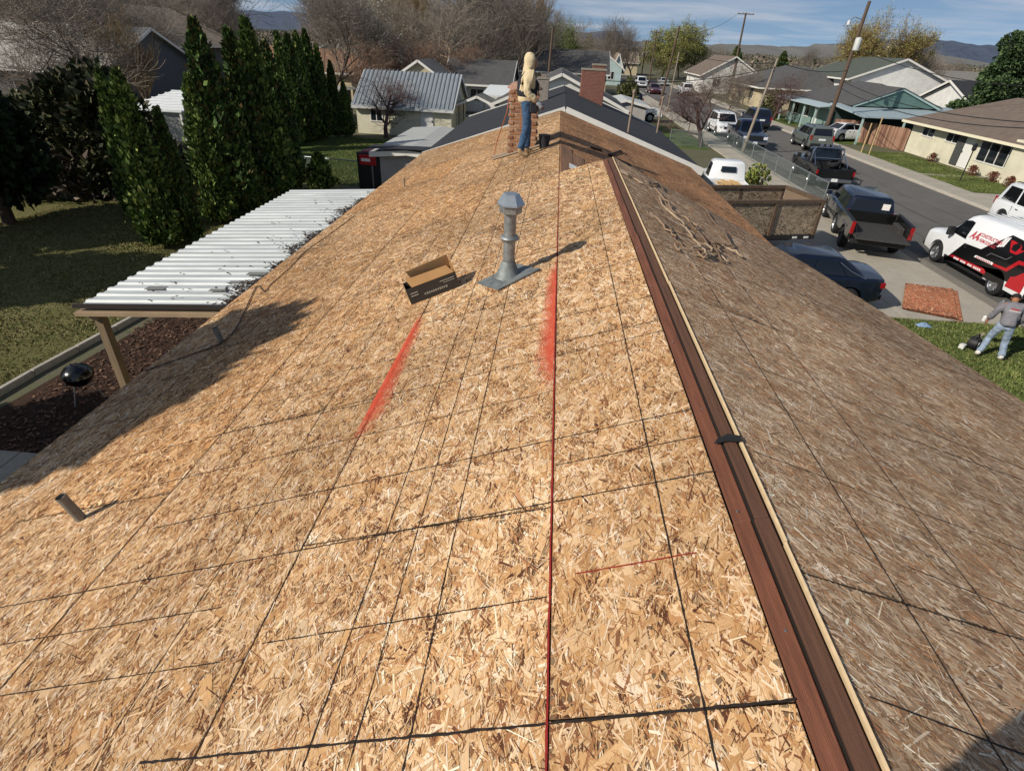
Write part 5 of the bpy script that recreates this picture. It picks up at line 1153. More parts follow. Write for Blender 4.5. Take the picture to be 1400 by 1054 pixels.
# leaf litter and tar patches on the metal
for (x0, x1, yy, w) in ((-5.75, -5.45, 7.15, .12), (-4.75, -4.5, 7.1, .08), (-4.62, -4.3, 7.4, .10), (-4.52, -4.22, 7.75, .12)):
    zf = lambda x: pz0+(pz1-pz0)*(x-px0)/(px1-px0)+.028; b = MB(); b.slab([(x0, yy, zf(x0)), (x1, yy, zf(x1)), (x1, yy+w, zf(x1)), (x0, yy+w, zf(x0))], .003); b.build('patch', mat('tar_patch', '#7a7a76', .8), PC, world=True)
n = 3600; yy = py0+rng.beta(1, 1.2, n)*(py1-py0-.2); xx = px1-.03-np.abs(rng.normal(0, .13, n))*(1+.8*np.sin(yy*5)*np.sin(yy*2.3))-(rng.random(n) < .018)*rng.uniform(0, 1.6, n); a = rng.uniform(0, 3.14, n); l_ = rng.uniform(.01, .032, n); w_ = rng.uniform(.006, .016, n); zz = pz0+(pz1-pz0)*(xx-px0)/(px1-px0)+.027+rng.uniform(0, .015, n)
Q = [np.stack([xx+sx_*l_*np.cos(a)-sy_*w_*np.sin(a), yy+sx_*l_*np.sin(a)+sy_*w_*np.cos(a), zz], -1) for (sx_, sy_) in ((-1, -1), (1, -1), (1, 1), (-1, 1))]
lc = np.array([lin(k) for k in ('#2b2019', '#3c2c22', '#4d392b', '#241c17')])[rng.integers(0, 4, n)]
tag(link('leaf_litter', nmesh('leaf_litter', np.stack(Q, 1).reshape(-1, 3), np.arange(n*4).reshape(-1, 4), M_BLADE, lc)), 'dark leaf litter gathered where the patio roof meets the eave', 'leaf litter', kind='stuff')
# kettle grill
GL = thing('grill', 'black kettle grill on thin legs standing on the bark bed', 'grill', G(121, 547)+Vector((0, 0, .012)))
M_GB = mat('enamel_black', '#0b0b0d', .25, coat=.4)
b = MB(); b.lathe([(.02, .34), (.15, .37), (.235, .46), (.26, .55)], n=20, cap=False); b.build('bowl', M_GB, GL, smooth=50)
b = MB(); b.lathe([(.265, .55), (.25, .63), (.17, .72), (.05, .76), (.001, .765)], n=20, cap=False); b.build('lid', M_GB, GL, smooth=50)
b = MB(); b.tube([(-.06, 0, .76), (-.05, 0, .81), (.05, 0, .81), (.06, 0, .76)], .012, 6); b.build('handle', mat('grill_handle', '#5a4632', .7), GL)
for k in range(3):
    a = k*2.09+.4; b = MB(); b.tube([(.14*math.cos(a), .14*math.sin(a), .40), (.29*math.cos(a), .29*math.sin(a), 0)], .011, 6); b.build('leg', mat('alu_leg', '#8e9194', .4, metal=.8), GL)
# big machine at the neighbour's wall (black cabinet with red top)
RB = thing('equipment_cabinet', 'tall black cabinet with bright red top panel beside the neighbouring wing', 'cabinet', (-7.75, 25.3, 0), rad(-6))
bxp(RB, 'cabinet', (0, 0, .95), (1.2, 1.0, 1.9), mat('cab_black', '#16181b', .5), .02); bxp(RB, 'red_panel', (-.1, -.5, 1.62), (.75, .06, .42), mat('red_panel', '#a51c22', .4), .01); bxp(RB, 'red_panel', (.05, 0, 1.925), (.9, .8, .05), mat('red_lid', '#8c3a34', .5), .01)
bxp(RB, 'post', (.66, -.55, .95), (.06, .06, 1.9), mat('grey_steel', '#8a8d90', .4, metal=.6), .005); bxp(RB, 'post', (.1, -.55, .7), (.06, .06, 1.4), MATS['grey_steel'], .005)
b = MB(); b.box((-.18, -.535, 1.62), (.4, .02, .12)); b.build('white_mark', M_WHITE, RB)
# wire mesh material for chain link
def mesh_mat(name, col, scale=22, dens=.16):
    mt = bpy.data.materials.new(name); mt.use_nodes = True; MATS[name] = mt; n_ = mt.node_tree.nodes; l = mt.node_tree.links; bs = n_['Principled BSDF']; bs.inputs['Base Color'].default_value = (*lin(col), 1); bs.inputs['Metallic'].default_value = .6; bs.inputs['Roughness'].default_value = .5
    t = n_.new('ShaderNodeTexCoord'); mp_ = n_.new('ShaderNodeMapping'); mp_.inputs['Rotation'].default_value = (rad(45), rad(45), 0); l.new(t.outputs['Object'], mp_.inputs[0])
    sp_ = n_.new('ShaderNodeSeparateXYZ'); ad_ = n_.new('ShaderNodeMath'); ad_.operation = 'ADD'; l.new(t.outputs['Object'], sp_.inputs[0]); l.new(sp_.outputs[0], ad_.inputs[0]); l.new(sp_.outputs[1], ad_.inputs[1])
    outs = []
    for op in ('ADD', 'SUBTRACT'):
        a_ = n_.new('ShaderNodeMath'); a_.operation = op; l.new(ad_.outputs[0], a_.inputs[0]); l.new(sp_.outputs[2], a_.inputs[1])
        m_ = n_.new('ShaderNodeMath'); m_.operation = 'MULTIPLY'; m_.inputs[1].default_value = scale; l.new(a_.outputs[0], m_.inputs[0])
        f_ = n_.new('ShaderNodeMath'); f_.operation = 'FRACT'; l.new(m_.outputs[0], f_.inputs[0]); g_ = n_.new('ShaderNodeMath'); g_.operation = 'LESS_THAN'; g_.inputs[1].default_value = dens; l.new(f_.outputs[0], g_.inputs[0]); outs.append(g_.outputs[0])
    mx_ = n_.new('ShaderNodeMath'); mx_.operation = 'MAXIMUM'; l.new(outs[0], mx_.inputs[0]); l.new(outs[1], mx_.inputs[1]); l.new(mx_.outputs[0], bs.inputs['Alpha']); return mt
M_MESH = mesh_mat('chain_link', '#8d9a98'); M_GALV = mat('fence_pipe', '#9aa09f', .45, metal=.7)
def chain_fence(label, pts, hgt, step=2.4):
    F_ = thing('chain_fence', label, 'fence', pts[0]); pts = [Vector(p) for p in pts]
    for a, b_ in zip(pts[:-1], pts[1:]):
        k = max(1, round((b_-a).length/step))
        for i in range(k+1):
            p = a.lerp(b_, i/k); m_ = MB(); m_.tube([p, p+Vector((0, 0, hgt+.05))], .03, 8); m_.build('post', M_GALV, F_, world=True)
            if i < k:
                q_ = a.lerp(b_, (i+1)/k); m_ = MB(); m_.add([p+Vector((0, 0, .05)), q_+Vector((0, 0, .05)), q_+Vector((0, 0, hgt)), p+Vector((0, 0, hgt))], [(0, 1, 2, 3)]); m_.build('mesh_panel', M_MESH, F_, world=True)
        m_ = MB(); m_.tube([a+Vector((0, 0, hgt)), b_+Vector((0, 0, hgt))], .025, 8); m_.build('top_rail', M_GALV, F_, world=True)
    return F_
chain_fence('chain link fence between the old truck and the street kerb', [(13.15, 28.6, 0), (13.2, 45.5, 0), (8.6, 45.8, 0)], 1.15)
chain_fence('chain link fence along the shaded back lawn below the tangled shrubs', [(-21.5, 20.8, 0), (-15.2, 23.2, 0)], 1.25)
chain_fence('short chain link fence with gate before the bright green lawn', [(-11.6, 27.0, 0), (-8.5, 26.6, 0)], 1.2)
chain_fence('dark mesh fence between the garage and the shelter', [(-7.3, 44.6, 0), (-2.0, 44.2, 0)], 1.5)
# brown board fence by the cream house, each board its own piece
WF = thing('board_fence', 'weathered reddish board fence between the teal and the cream house', 'fence', (26.9, 53.5, 0))
M_FB = [mat('fence_board_a', '#86634f', .85, var=.2, scale=3, stretch=(6, 6, .5)), mat('fence_board_b', '#9a7862', .85, var=.2, scale=3, stretch=(6, 6, .5)), mat('fence_board_c', '#715141', .85, var=.2, scale=3, stretch=(6, 6, .5))]
a, b_ = Vector((26.2, 55.6, 0)), Vector((28.3, 50.6, 0))
for i in range(36):
    p = a.lerp(b_, i/36); m_ = MB(); m_.box((0, 0, .82), (.03, .135, 1.64+rng.normal(0, .02))); o = m_.build('fence_board', random.choice(M_FB), WF); o.location = p-Vector((26.9, 53.5, 0)); o.rotation_euler.z = rad(22.8)
a, b_ = Vector((24.6, 55.9, 0)), Vector((26.2, 55.6, 0))
for i in range(11):
    p = a.lerp(b_, i/11); m_ = MB(); m_.box((0, 0, .82), (.135, .03, 1.64)); o = m_.build('fence_board', random.choice(M_FB), WF); o.location = p-Vector((26.9, 53.5, 0)); o.rotation_euler.z = rad(-10)
# lamp post in the front lawn
LP = thing('lamp_post', 'slim black lamp post on the lawn of the cream house', 'lamp post', G(1312, 248))
b = MB(); b.tube([(0, 0, 0), (0, 0, 1.75)], .035, 8); b.build('post', M_BLKP, LP); b = MB(); b.lathe([(.06, 1.75), (.12, 1.82), (.13, 2.05), (.16, 2.08), (.02, 2.2)], n=8); b.build('lantern', M_BLKP, LP)
# two bare stakes at the kerb
for (px, py, h_, lab) in ((1187, 214, 2.7, 'thin pale stake near the pickup, leaning by the board fence'), (1176, 212, 2.2, 'shorter pale stake standing beside the other stake')):
    b = MB(); p = G(px, py); b.tube([p, p+Vector((.05, 0, h_))], .045, 7); tag(b.build('stake', mat('stake_wood', '#b39a70', .8, var=.15)), lab, 'stake')
# ------------------------------------------------------------------ utility poles and wires
M_POLE = mat('pole_wood', '#5b4a3c', .9, var=.25, scale=3, stretch=(8, 8, .4)); M_POLEL = mat('pole_wood_pale', '#8f8372', .9, var=.2, scale=3, stretch=(8, 8, .4)); M_WIRE = mat('wire', '#1c1c1e', .6)
def pole(label, base, top, r=.14, cross=None, pale=False, trans=None, arm=None):
    P_ = thing('utility_pole', label, 'utility pole', base); t = Vector(top)-Vector(base)
    b = MB(); b.tube([(0, 0, -.02), t*.5, t], [r, r*.85, r*.68], 10); b.build('shaft', M_POLEL if pale else M_POLE, P_, smooth=50)
    if cross:
        for (f, w_, ang) in cross:
            c = t*f; d = Vector((math.cos(ang), math.sin(ang), 0))*w_/2; m_ = MB(); m_.bar(c-d+Vector((0, -.12, 0)), c+d+Vector((0, -.12, 0)), .10, .12); co = m_.build('crossarm', M_POLE, P_)
            for s in (-.9, -.35, .35, .9):
                m_ = MB(); q_ = c+d*s+Vector((0, -.12, .06)); m_.lathe([(.03, 0), (.045, .05), (.03, .12), (.045, .14), (.02, .18)], q_, 8); m_.build('insulator', mat('insulator', '#6b5a50', .3), co)
    if trans:
        c = t*trans+Vector((.0, -.42, 0)); m_ = MB(); m_.lathe([(.20, -.45), (.24, -.42), (.24, .36), (.20, .42), (.06, .46)], c, 14); m_.build('transformer', mat('transformer_grey', '#b9bcb8', .5), P_, smooth=40)
        m_ = MB(); m_.box(t*trans+Vector((0, -.2, .1)), (.12, .3, .1)); m_.build('bracket', M_STB, P_)
    if arm:
        c = t*arm; m_ = MB(); m_.tube([c, c+Vector((-.7, -.1, .15)), c+Vector((-1.0, -.1, -.05))], .03, 6); m_.build('arm', mat('arm_grey', '#8d9196', .4, metal=.5), P_)
        m_ = MB(); m_.lathe([(.03, 0), (.12, -.08), (.14, -.32), (.03, -.36)], c+Vector((-1.05, -.1, -.05)), 10); m_.build('lightning_arrester', mat('arrester', '#c9ccce', .4), P_)
    return P_
tA = AY(1189, 2, 53.2); pole('dark leaning utility pole with pale transformer beside the teal house', (22.75, 53.2, 0), (tA.x, tA.y, tA.z), .17, trans=.72, arm=.88)
tB = AY(1069, 80, 44.4); pole('weathered pale utility pole standing behind the chain link fence', (14.2-.55, 44.4, 0), (tB.x-.25, 44.4, tB.z), .11, pale=True)
tC = AY(1020, 18, 112); pole('tall utility pole with crossarm above the far roofs', (tC.x+.2, 112, 0), (tC.x, 112, tC.z), .2, cross=((.985, 2.6, 0),))
tD = AY(929, 36, 80); pole('dark utility pole by the left kerb near the white pickup', (13.0, 80, 0), (tD.x, 80, tD.z), .15)
tE = AY(756, 38, 60); pole('black utility pole rising behind the worker', (tE.x-.2, 60, 0), (tE.x, 60, tE.z), .15)
tF = AY(898, 42, 118); pole('far utility pole with crossarm on the left kerb', (tF.x, 118, 0), (tF.x, 118, tF.z), .15, cross=((.97, 2.0, 0),))
tG = AY(884, 55, 150); pole('farther utility pole down the street', (tG.x, 150, 0), (tG.x, 150, tG.z), .15, cross=((.97, 2.0, 0),))
tH = AY(914, 62, 70); pole('short pale pole with cap by the neighbouring drive', (12.3, 70, 0), (12.5, 70, 6.0), .09, pale=True)
def wire(label, a, b_, sag=.6, r=.022, group=None):
    a, b_ = Vector(a), Vector(b_); pts = [a.lerp(b_, i/14)-Vector((0, 0, sag*4*(i/14)*(1-i/14))) for i in range(15)]
    m_ = MB(); m_.tube(pts, r, 4, cap=False); return tag(m_.build('overhead_wire', M_WIRE), label, 'wire', group)
tAv = Vector((tA.x, 53.2, tA.z))
wire('overhead wire from the transformer pole to the cream house side', tAv*1.0-Vector((0, 0, 3.0)), AY(1400, 118, 45), .5)
wire('overhead wire crossing before the brown roof', tAv-Vector((0, 0, 5.4)), AY(1410, 168, 30), .5)
wire('lower overhead wire crossing before the brown roof', tAv-Vector((0, 0, 5.9)), AY(1410, 176, 30), .6)
wire('overhead wire between the transformer pole and the pale pole', tAv-Vector((0, 0, 4.6)), (tB.x-.25, 44.4, tB.z-.2), .3)
wire('overhead wire from the pale pole towards the far poles', (tB.x-.25, 44.4, tB.z-.3), (tD.x, 80, tD.z-2.2), .5)
wire('overhead wire between the kerb pole and the far pole', (tD.x, 80, tD.z-.2), (tF.x, 118, tF.z-.2), .5)
wire('overhead wire from the crossarm pole across the street', (tC.x-1.2, 112, tC.z-.1), (tD.x, 80, tD.z-.6), .9)
wire('service wire from the pale pole over the neighbouring roof', (tB.x-.25, 44.4, tB.z-.5), (1.2, 36, 4.6), .5)
# ------------------------------------------------------------------ things on the roof
def onroof(px, py):
    d = ray(px, py); t = (CAMH-4.465)/(d[0]/3-d[2]); return Vector((d[0]*t, d[1]*t, CAMH+d[2]*t))
def onnear(px, py):
    d = ray(px, py); best = None
    for t in np.linspace(1.0, 14, 4000):
        p = d*t; X, Y, Z = p[0], p[1], CAMH+p[2]
        if XR < X < 4.4 and Z <= float(S_near(np.array((X-XR)/(4.3-XR)*LENR), np.array(Y))[2]): return Vector((X, Y, Z))
    return None
# open carton
a = onroof(563, 417); b_ = onroof(629, 392); ax = (b_-a); ln = ax.length; ax.normalize(); nrm_ = Vector((-1/3, 0, 1)).normalized(); dp = nrm_.cross(ax).normalized()
BX = thing('cardboard_box', 'open brown cardboard box with dark printed sides lying on the roof', 'box', a)
BX.rotation_euler = Matrix((ax, dp, nrm_)).transposed().to_euler()
M_CB = mat('cardboard', '#a57b4c', .85, var=.08, scale=6); M_CP = mat('printed_card', '#35302b', .7, var=.12, scale=8); M_CI = mat('card_print_line', '#9b9488', .8)
Lb, Wb, Hb, tk = ln, .24, .15, .004
bxp(BX, 'front_side', (Lb/2, 0, Hb/2+.004), (Lb, tk, Hb), M_CP, 0); bxp(BX, 'back_side', (Lb/2, Wb, Hb/2+.004), (Lb, tk, Hb), M_CP, 0); bxp(BX, 'end_side', (0, Wb/2, Hb/2+.004), (tk, Wb-.006, Hb), M_CP, 0); bxp(BX, 'end_side', (Lb, Wb/2, Hb/2+.004), (tk, Wb-.006, Hb), M_CB, 0); bxp(BX, 'bottom', (Lb/2, Wb/2, .006), (Lb-.01, Wb-.01, tk), M_CB, 0)
m_ = MB(); m_.slab([(.06, -.002, Hb+.004), (Lb-.01, -.002, Hb+.004), (Lb-.05, .115, Hb+.055), (.03, .115, Hb+.06)], -tk); fo = m_.build('front_flap', M_CB, BX)
m_ = MB(); m_.slab([(.10, Wb, Hb+.004), (Lb+.0, Wb, Hb+.004), (Lb-.0, Wb-.03, Hb+.13), (.06, Wb-.03, Hb+.11)], -tk); m_.build('back_flap', mat('cardboard_pale', '#c09a6a', .85, var=.06), BX)
m_ = MB(); m_.slab([(Lb, .0, Hb+.004), (Lb, Wb, Hb+.004), (Lb+.01, Wb-.04, Hb+.12)], -tk); m_.build('end_flap', M_CB, BX)
for (x0, x1, z_, hh_) in ((.30*Lb, .78*Lb, .055, .022), (.05*Lb, .2*Lb, .10, .010), (.05*Lb, .2*Lb, .075, .010), (.66*Lb, .95*Lb, .115, .008), (.72*Lb, .95*Lb, .095, .006)):
    if hh_ > .02:
        k = 11
        for i in range(k): bxp(BX, 'print', (x0+(x1-x0)*(i+.5)/k, -.004, z_), ((x1-x0)/k*.66, .003, hh_*(1 if i % 3 else .8)), M_CI, 0)
    else: bxp(BX, 'print', ((x0+x1)/2, -.004, z_), (x1-x0, .003, hh_), M_CI, 0)
m_ = MB(); m_.box((Lb*.45, .06, Hb+.034), (.10, .028, .003), Matrix.Rotation(rad(24), 3, 'X')); m_.build('print', mat('flap_print', '#6a4a1c', .8), BX)
# air hose along the left edge
hp = [(200, 508), (262, 486), (300, 472), (322, 452), (338, 420), (352, 392), (362, 400), (371, 390), (398, 366), (418, 345), (450, 322), (490, 292)]
m_ = MB(); hpts = [onroof(*p)+Vector((0, 0, .014)) for p in hp]
fine = []
for i in range(len(hpts)-1):
    for k in range(5):
        t = k/5; p0, p1, p2, p3 = hpts[max(0, i-1)], hpts[i], hpts[i+1], hpts[min(len(hpts)-1, i+2)]
        fine.append(.5*((2*p1)+(-p0+p2)*t+(2*p0-5*p1+4*p2-p3)*t*t+(-p0+3*p1-3*p2+p3)*t**3))
m_.tube(fine, .006, 7); tag(m_.build('air_hose', mat('hose_dark', '#3a2c22', .6), smooth=60), 'thin dark air hose trailing along the eave beside the patio cover', 'hose')
# torn strips and cords tangled on the right slope
M_ST = [mat('strip_a', '#927a62', .9, var=.2, scale=20), mat('strip_b', '#75604d', .9, var=.2, scale=20), mat('strip_c', '#a8937a', .9, var=.2, scale=20)]
strips = [[(888, 295), (897, 305), (910, 316), (924, 327)], [(915, 312), (925, 330), (942, 345), (955, 353), (966, 350)], [(930, 310), (945, 325), (958, 343), (968, 355), (972, 348), (962, 338)], [(922, 318), (940, 326), (955, 334), (972, 342), (985, 350)],
          [(938, 302), (952, 318), (966, 336), (980, 352), (990, 362)], [(945, 345), (958, 342), (975, 344), (984, 354), (995, 362)], [(952, 350), (962, 356), (968, 352), (962, 342)], [(950, 280), (962, 288), (974, 305), (988, 320), (996, 336), (1002, 341)],
          [(985, 339), (996, 344), (1008, 352), (1014, 355)], [(893, 258), (900, 268), (912, 280), (924, 296)], [(880, 245), (890, 256), (900, 252), (906, 262)], [(900, 272), (910, 288), (922, 300), (935, 312)], [(920, 335), (930, 346), (944, 350)], [(960, 332), (972, 334), (983, 342), (978, 352)],
          [(848, 236), (856, 242), (866, 246), (878, 254)], [(930, 296), (940, 304), (952, 312), (950, 318)], [(972, 338), (990, 337), (1000, 341)]]
nicks = ['forked', 'long wavy', 'looped', 'straight', 'thick winding', 'curled', 'small coiled', 'long thin arching', 'short curved', 'kinked', 'short looped', 'bent', 'short stubby', 'crooked', 'ridge-side short', 'small hooked', 'slender']
for i, sp_ in enumerate(strips):
    P3 = [onnear(*p) for p in sp_]; P3 = [p for p in P3 if p is not None]
    if len(P3) < 2: continue
    P3 = [p+Vector((0, 0, .012+.03*rng.random())) for p in P3]; m_ = MB(); fine = []
    for k in range(len(P3)-1):
        for t in (0, .33, .66): fine.append(P3[k].lerp(P3[k+1], t)+Vector(rng.normal(0, .008, 3)))
    fine.append(P3[-1]); m_.tube(fine, [.0115*(1-.45*abs(2*k/len(fine)-1)) for k in range(len(fine))], 6)
    tag(m_.build('torn_strip', M_ST[i % 3], smooth=60), nicks[i]+' torn wood strip in the tangle on the weathered slope', 'wood strip', 'torn strips on the weathered slope')
# felt scraps and a pry bar near the step of the ridge
def onfar(px, py):
    d = ray(px, py); t = (CAMH-4.505-.04)/(-d[0]/3-d[2]); return Vector((d[0]*t, d[1]*t, CAMH+d[2]*t))
for pts_, lab, r in (([(832, 214), (843, 210), (848, 208), (856, 213)], 'dark twisted bar lying past the end of the raised ridge', .022), ([(842, 219), (858, 227), (878, 238)], 'long dark batten lying down the far slope', .025), ([(806, 203), (822, 208), (838, 216)], 'weathered grey batten lying beside the ridge end', .03)):
    m_ = MB(); m_.tube([onfar(*p)+Vector((0, 0, .03)) for p in pts_], r, 6); tag(m_.build('batten', mat('dark_batten', '#3c2f27', .85, var=.2)), lab, 'batten')
# plank and cord at the chimney
m_ = MB(); a, b_ = onroof(674, 216), onroof(708, 207); m_.bar(a+Vector((0, 0, .03)), b_+Vector((0, 0, .03)), .16, .035); tag(m_.build('plank', mat('grey_plank', '#a08e78', .85, var=.2, scale=5), bevel=.004), 'short grey plank lying on the roof by the chimney foot', 'plank')
m_ = MB(); a = onroof(675, 214); m_.tube([a+Vector((0, 0, .01)), a+Vector((.05, .2, .3)), Vector((-1.02, 12.7, 4.95)), Vector((-.98, 12.75, 5.30))], .011, 6); tag(m_.build('cord', mat('orange_cord', '#a2603e', .7)), 'reddish cord hanging from the chimney top to the roof', 'cord')
m_ = MB(); m_.bar((-.60, 12.58, 4.9), (-.60, 12.58, 4.4), .035, .035); tag(m_.build('wood_stick', mat('pale_stick', '#d2b183', .8)), 'pale wooden stick leaning upright against the chimney face', 'stick')
# stack of red-brown sheets on the drive
c4 = [G(1234, 424, .03), G(1311, 439, .03), G(1304, 398, .03), G(1239, 390, .03)]
for k in range(4):
    off = Vector((.06*((k*7) % 3)-.05, -.05*((k*5) % 3), .034*k+.03)); cc = [p+off for p in c4]
    Sb = (lambda cc_: (lambda u, v: (lambda U, V_: (np.array(cc_[0])*(1-U)*(1-V_)+np.array(cc_[1])*U*(1-V_)+np.array(cc_[2])*U*V_+np.array(cc_[3])*(1-U)*V_))(np.asarray(u, float)[..., None]/1.3+0*np.asarray(v, float)[..., None], np.asarray(v, float)[..., None]/2.3+0*np.asarray(u, float)[..., None])))([p-Vector((0, 0, .06)) for p in cc])
    o = make_sheet(Sb, 0, 1.3, 0, 2.3, PAL_RED, None, dens=1100, szk=1.2, name='board_sheet')
    tag(o, ['bottom', 'second lowest', 'second highest', 'top'][k]+' reddish strand board of the stack lying on the concrete drive', 'board', 'stacked reddish boards')
# blue rag, tools by the second worker
p = G(1262, 446); m_ = MB(); m_.add(*(lambda R_: ([p+Vector((.26*(a/6-.5)*1.5, .26*(b/6-.5), .02+max(0, .10-.25*((a/6-.5)**2+(b/6-.5)**2)*1.6)*R_.uniform(.2, 1.2))) for a in range(7) for b in range(7)], [(a*7+b, a*7+7+b, a*7+8+b, a*7+b+1) for a in range(6) for b in range(6)]))(np.random.default_rng(4))); o = m_.build('blue_rag', mat('blue_cloth', '#7f98b5', .9, var=.15, scale=9), smooth=70); tag(o, 'crumpled pale blue rag on the grass beside the drive', 'rag')
TT = thing('leaf_blower', 'dark handheld blower lying on the grass by the second worker', 'blower', G(1327, 478)+Vector((0, 0, .02)), .6)
m_ = MB(); m_.lathe([(.05, -.12), (.15, -.10), (.17, 0), (.15, .1), (.05, .12)], (0, 0, .17), 16, axis='y'); m_.build('housing', M_BLKP, TT, smooth=40); m_ = MB(); m_.lathe([(.06, -.125), (.10, -.13), (.10, -.12)], (0, 0, .17), 16, axis='y', cap=False); m_.build('vent_ring', M_RIM, TT)
m_ = MB(); m_.tube([(.1, .02, .2), (.3, .05, .26), (.42, .03, .33)], [.05, .045, .04], 10); m_.build('nozzle', mat('tool_tan', '#8d836e', .6), TT, smooth=40); m_ = MB(); m_.tube([(-.12, 0, .28), (-.05, 0, .40), (.1, 0, .38), (.12, 0, .27)], .02, 8); m_.build('handle', M_BLKP, TT, smooth=40); bxp(TT, 'battery', (-.25, .12, .08), (.14, .12, .12), mat('tool_white', '#cfcfc8', .5), .01)
# ------------------------------------------------------------------ people (local +x = the way they face)
def skin_mesh(name, verts, edges, radii, m, sub=2, root=0):
    me = bpy.data.meshes.new(name); me.from_pydata([tuple(v) for v in verts], edges, [])
    ob = bpy.data.objects.new(name, me); COL.objects.link(ob)
    md = ob.modifiers.new('skin', 'SKIN'); md.use_smooth_shade = True
    lay = me.skin_vertices[0] if me.skin_vertices else None
    for i, v in enumerate(me.skin_vertices[0].data):
        r = radii[i]; v.radius = (r, r) if not hasattr(r, '__len__') else r; v.use_root = (i == root)
    sd = ob.modifiers.new('sub', 'SUBSURF'); sd.levels = sub; sd.render_levels = sub
    dg = bpy.context.evaluated_depsgraph_get(); dg.update()
    res = bpy.data.meshes.new_from_object(ob.evaluated_get(dg)); bpy.data.objects.remove(ob)
    res.materials.clear(); res.materials.append(m)
    for p in res.polygons: p.use_smooth = True
    res.name = name
    return res
class SK:
    def __init__(s): s.v = []; s.e = []; s.r = []
    def chain(s, pts, rs, start=None):
        prev = start; ids = []
        for p, r in zip(pts, rs):
            s.v.append(Vector(p)); s.r.append(r); i = len(s.v)-1; ids.append(i)
            if prev is not None: s.e.append((prev, i))
            prev = i
        return ids
    def build(s, name, m, parent, sub=2): return link(name, skin_mesh(name, s.v, s.e, s.r, m, sub), parent)
def hand(sk, w, d, side, r=.03, start=None, curl=.5):
    """palm and five fingers leaving the wrist w along d"""
    d = Vector(d).normalized(); up = Vector((0, side, 0)); ac = d.cross(up).normalized()
    palm = sk.chain([Vector(w)+d*.04, Vector(w)+d*.085], [r*.95, r*1.05], start)
    base = Vector(w)+d*.09
    for k, (o, ln) in enumerate(((-.03, .065), (-.010, .078), (.012, .074), (.032, .058))):
        b0 = base+ac*o; bend = (-up*curl).normalized(); sk.chain([b0+d*.012, b0+d*ln*.5+bend*.01, b0+d*ln*.8+bend*.035], [.0095, .009, .008], palm[-1])
    sk.chain([Vector(w)+d*.05-ac*.035, Vector(w)+d*.085-ac*.052-up*.012, Vector(w)+d*.11-ac*.05-up*.025], [.012, .011, .009], palm[0])
FOLD = bpy.data.textures.new('cloth_folds', 'CLOUDS'); FOLD.noise_scale = .11; FOLD.noise_depth = 3
def folds(o, k=.03):
    md = o.modifiers.new('folds', 'DISPLACE'); md.texture = FOLD; md.strength = k; md.mid_level = .5; md.texture_coords = 'LOCAL'
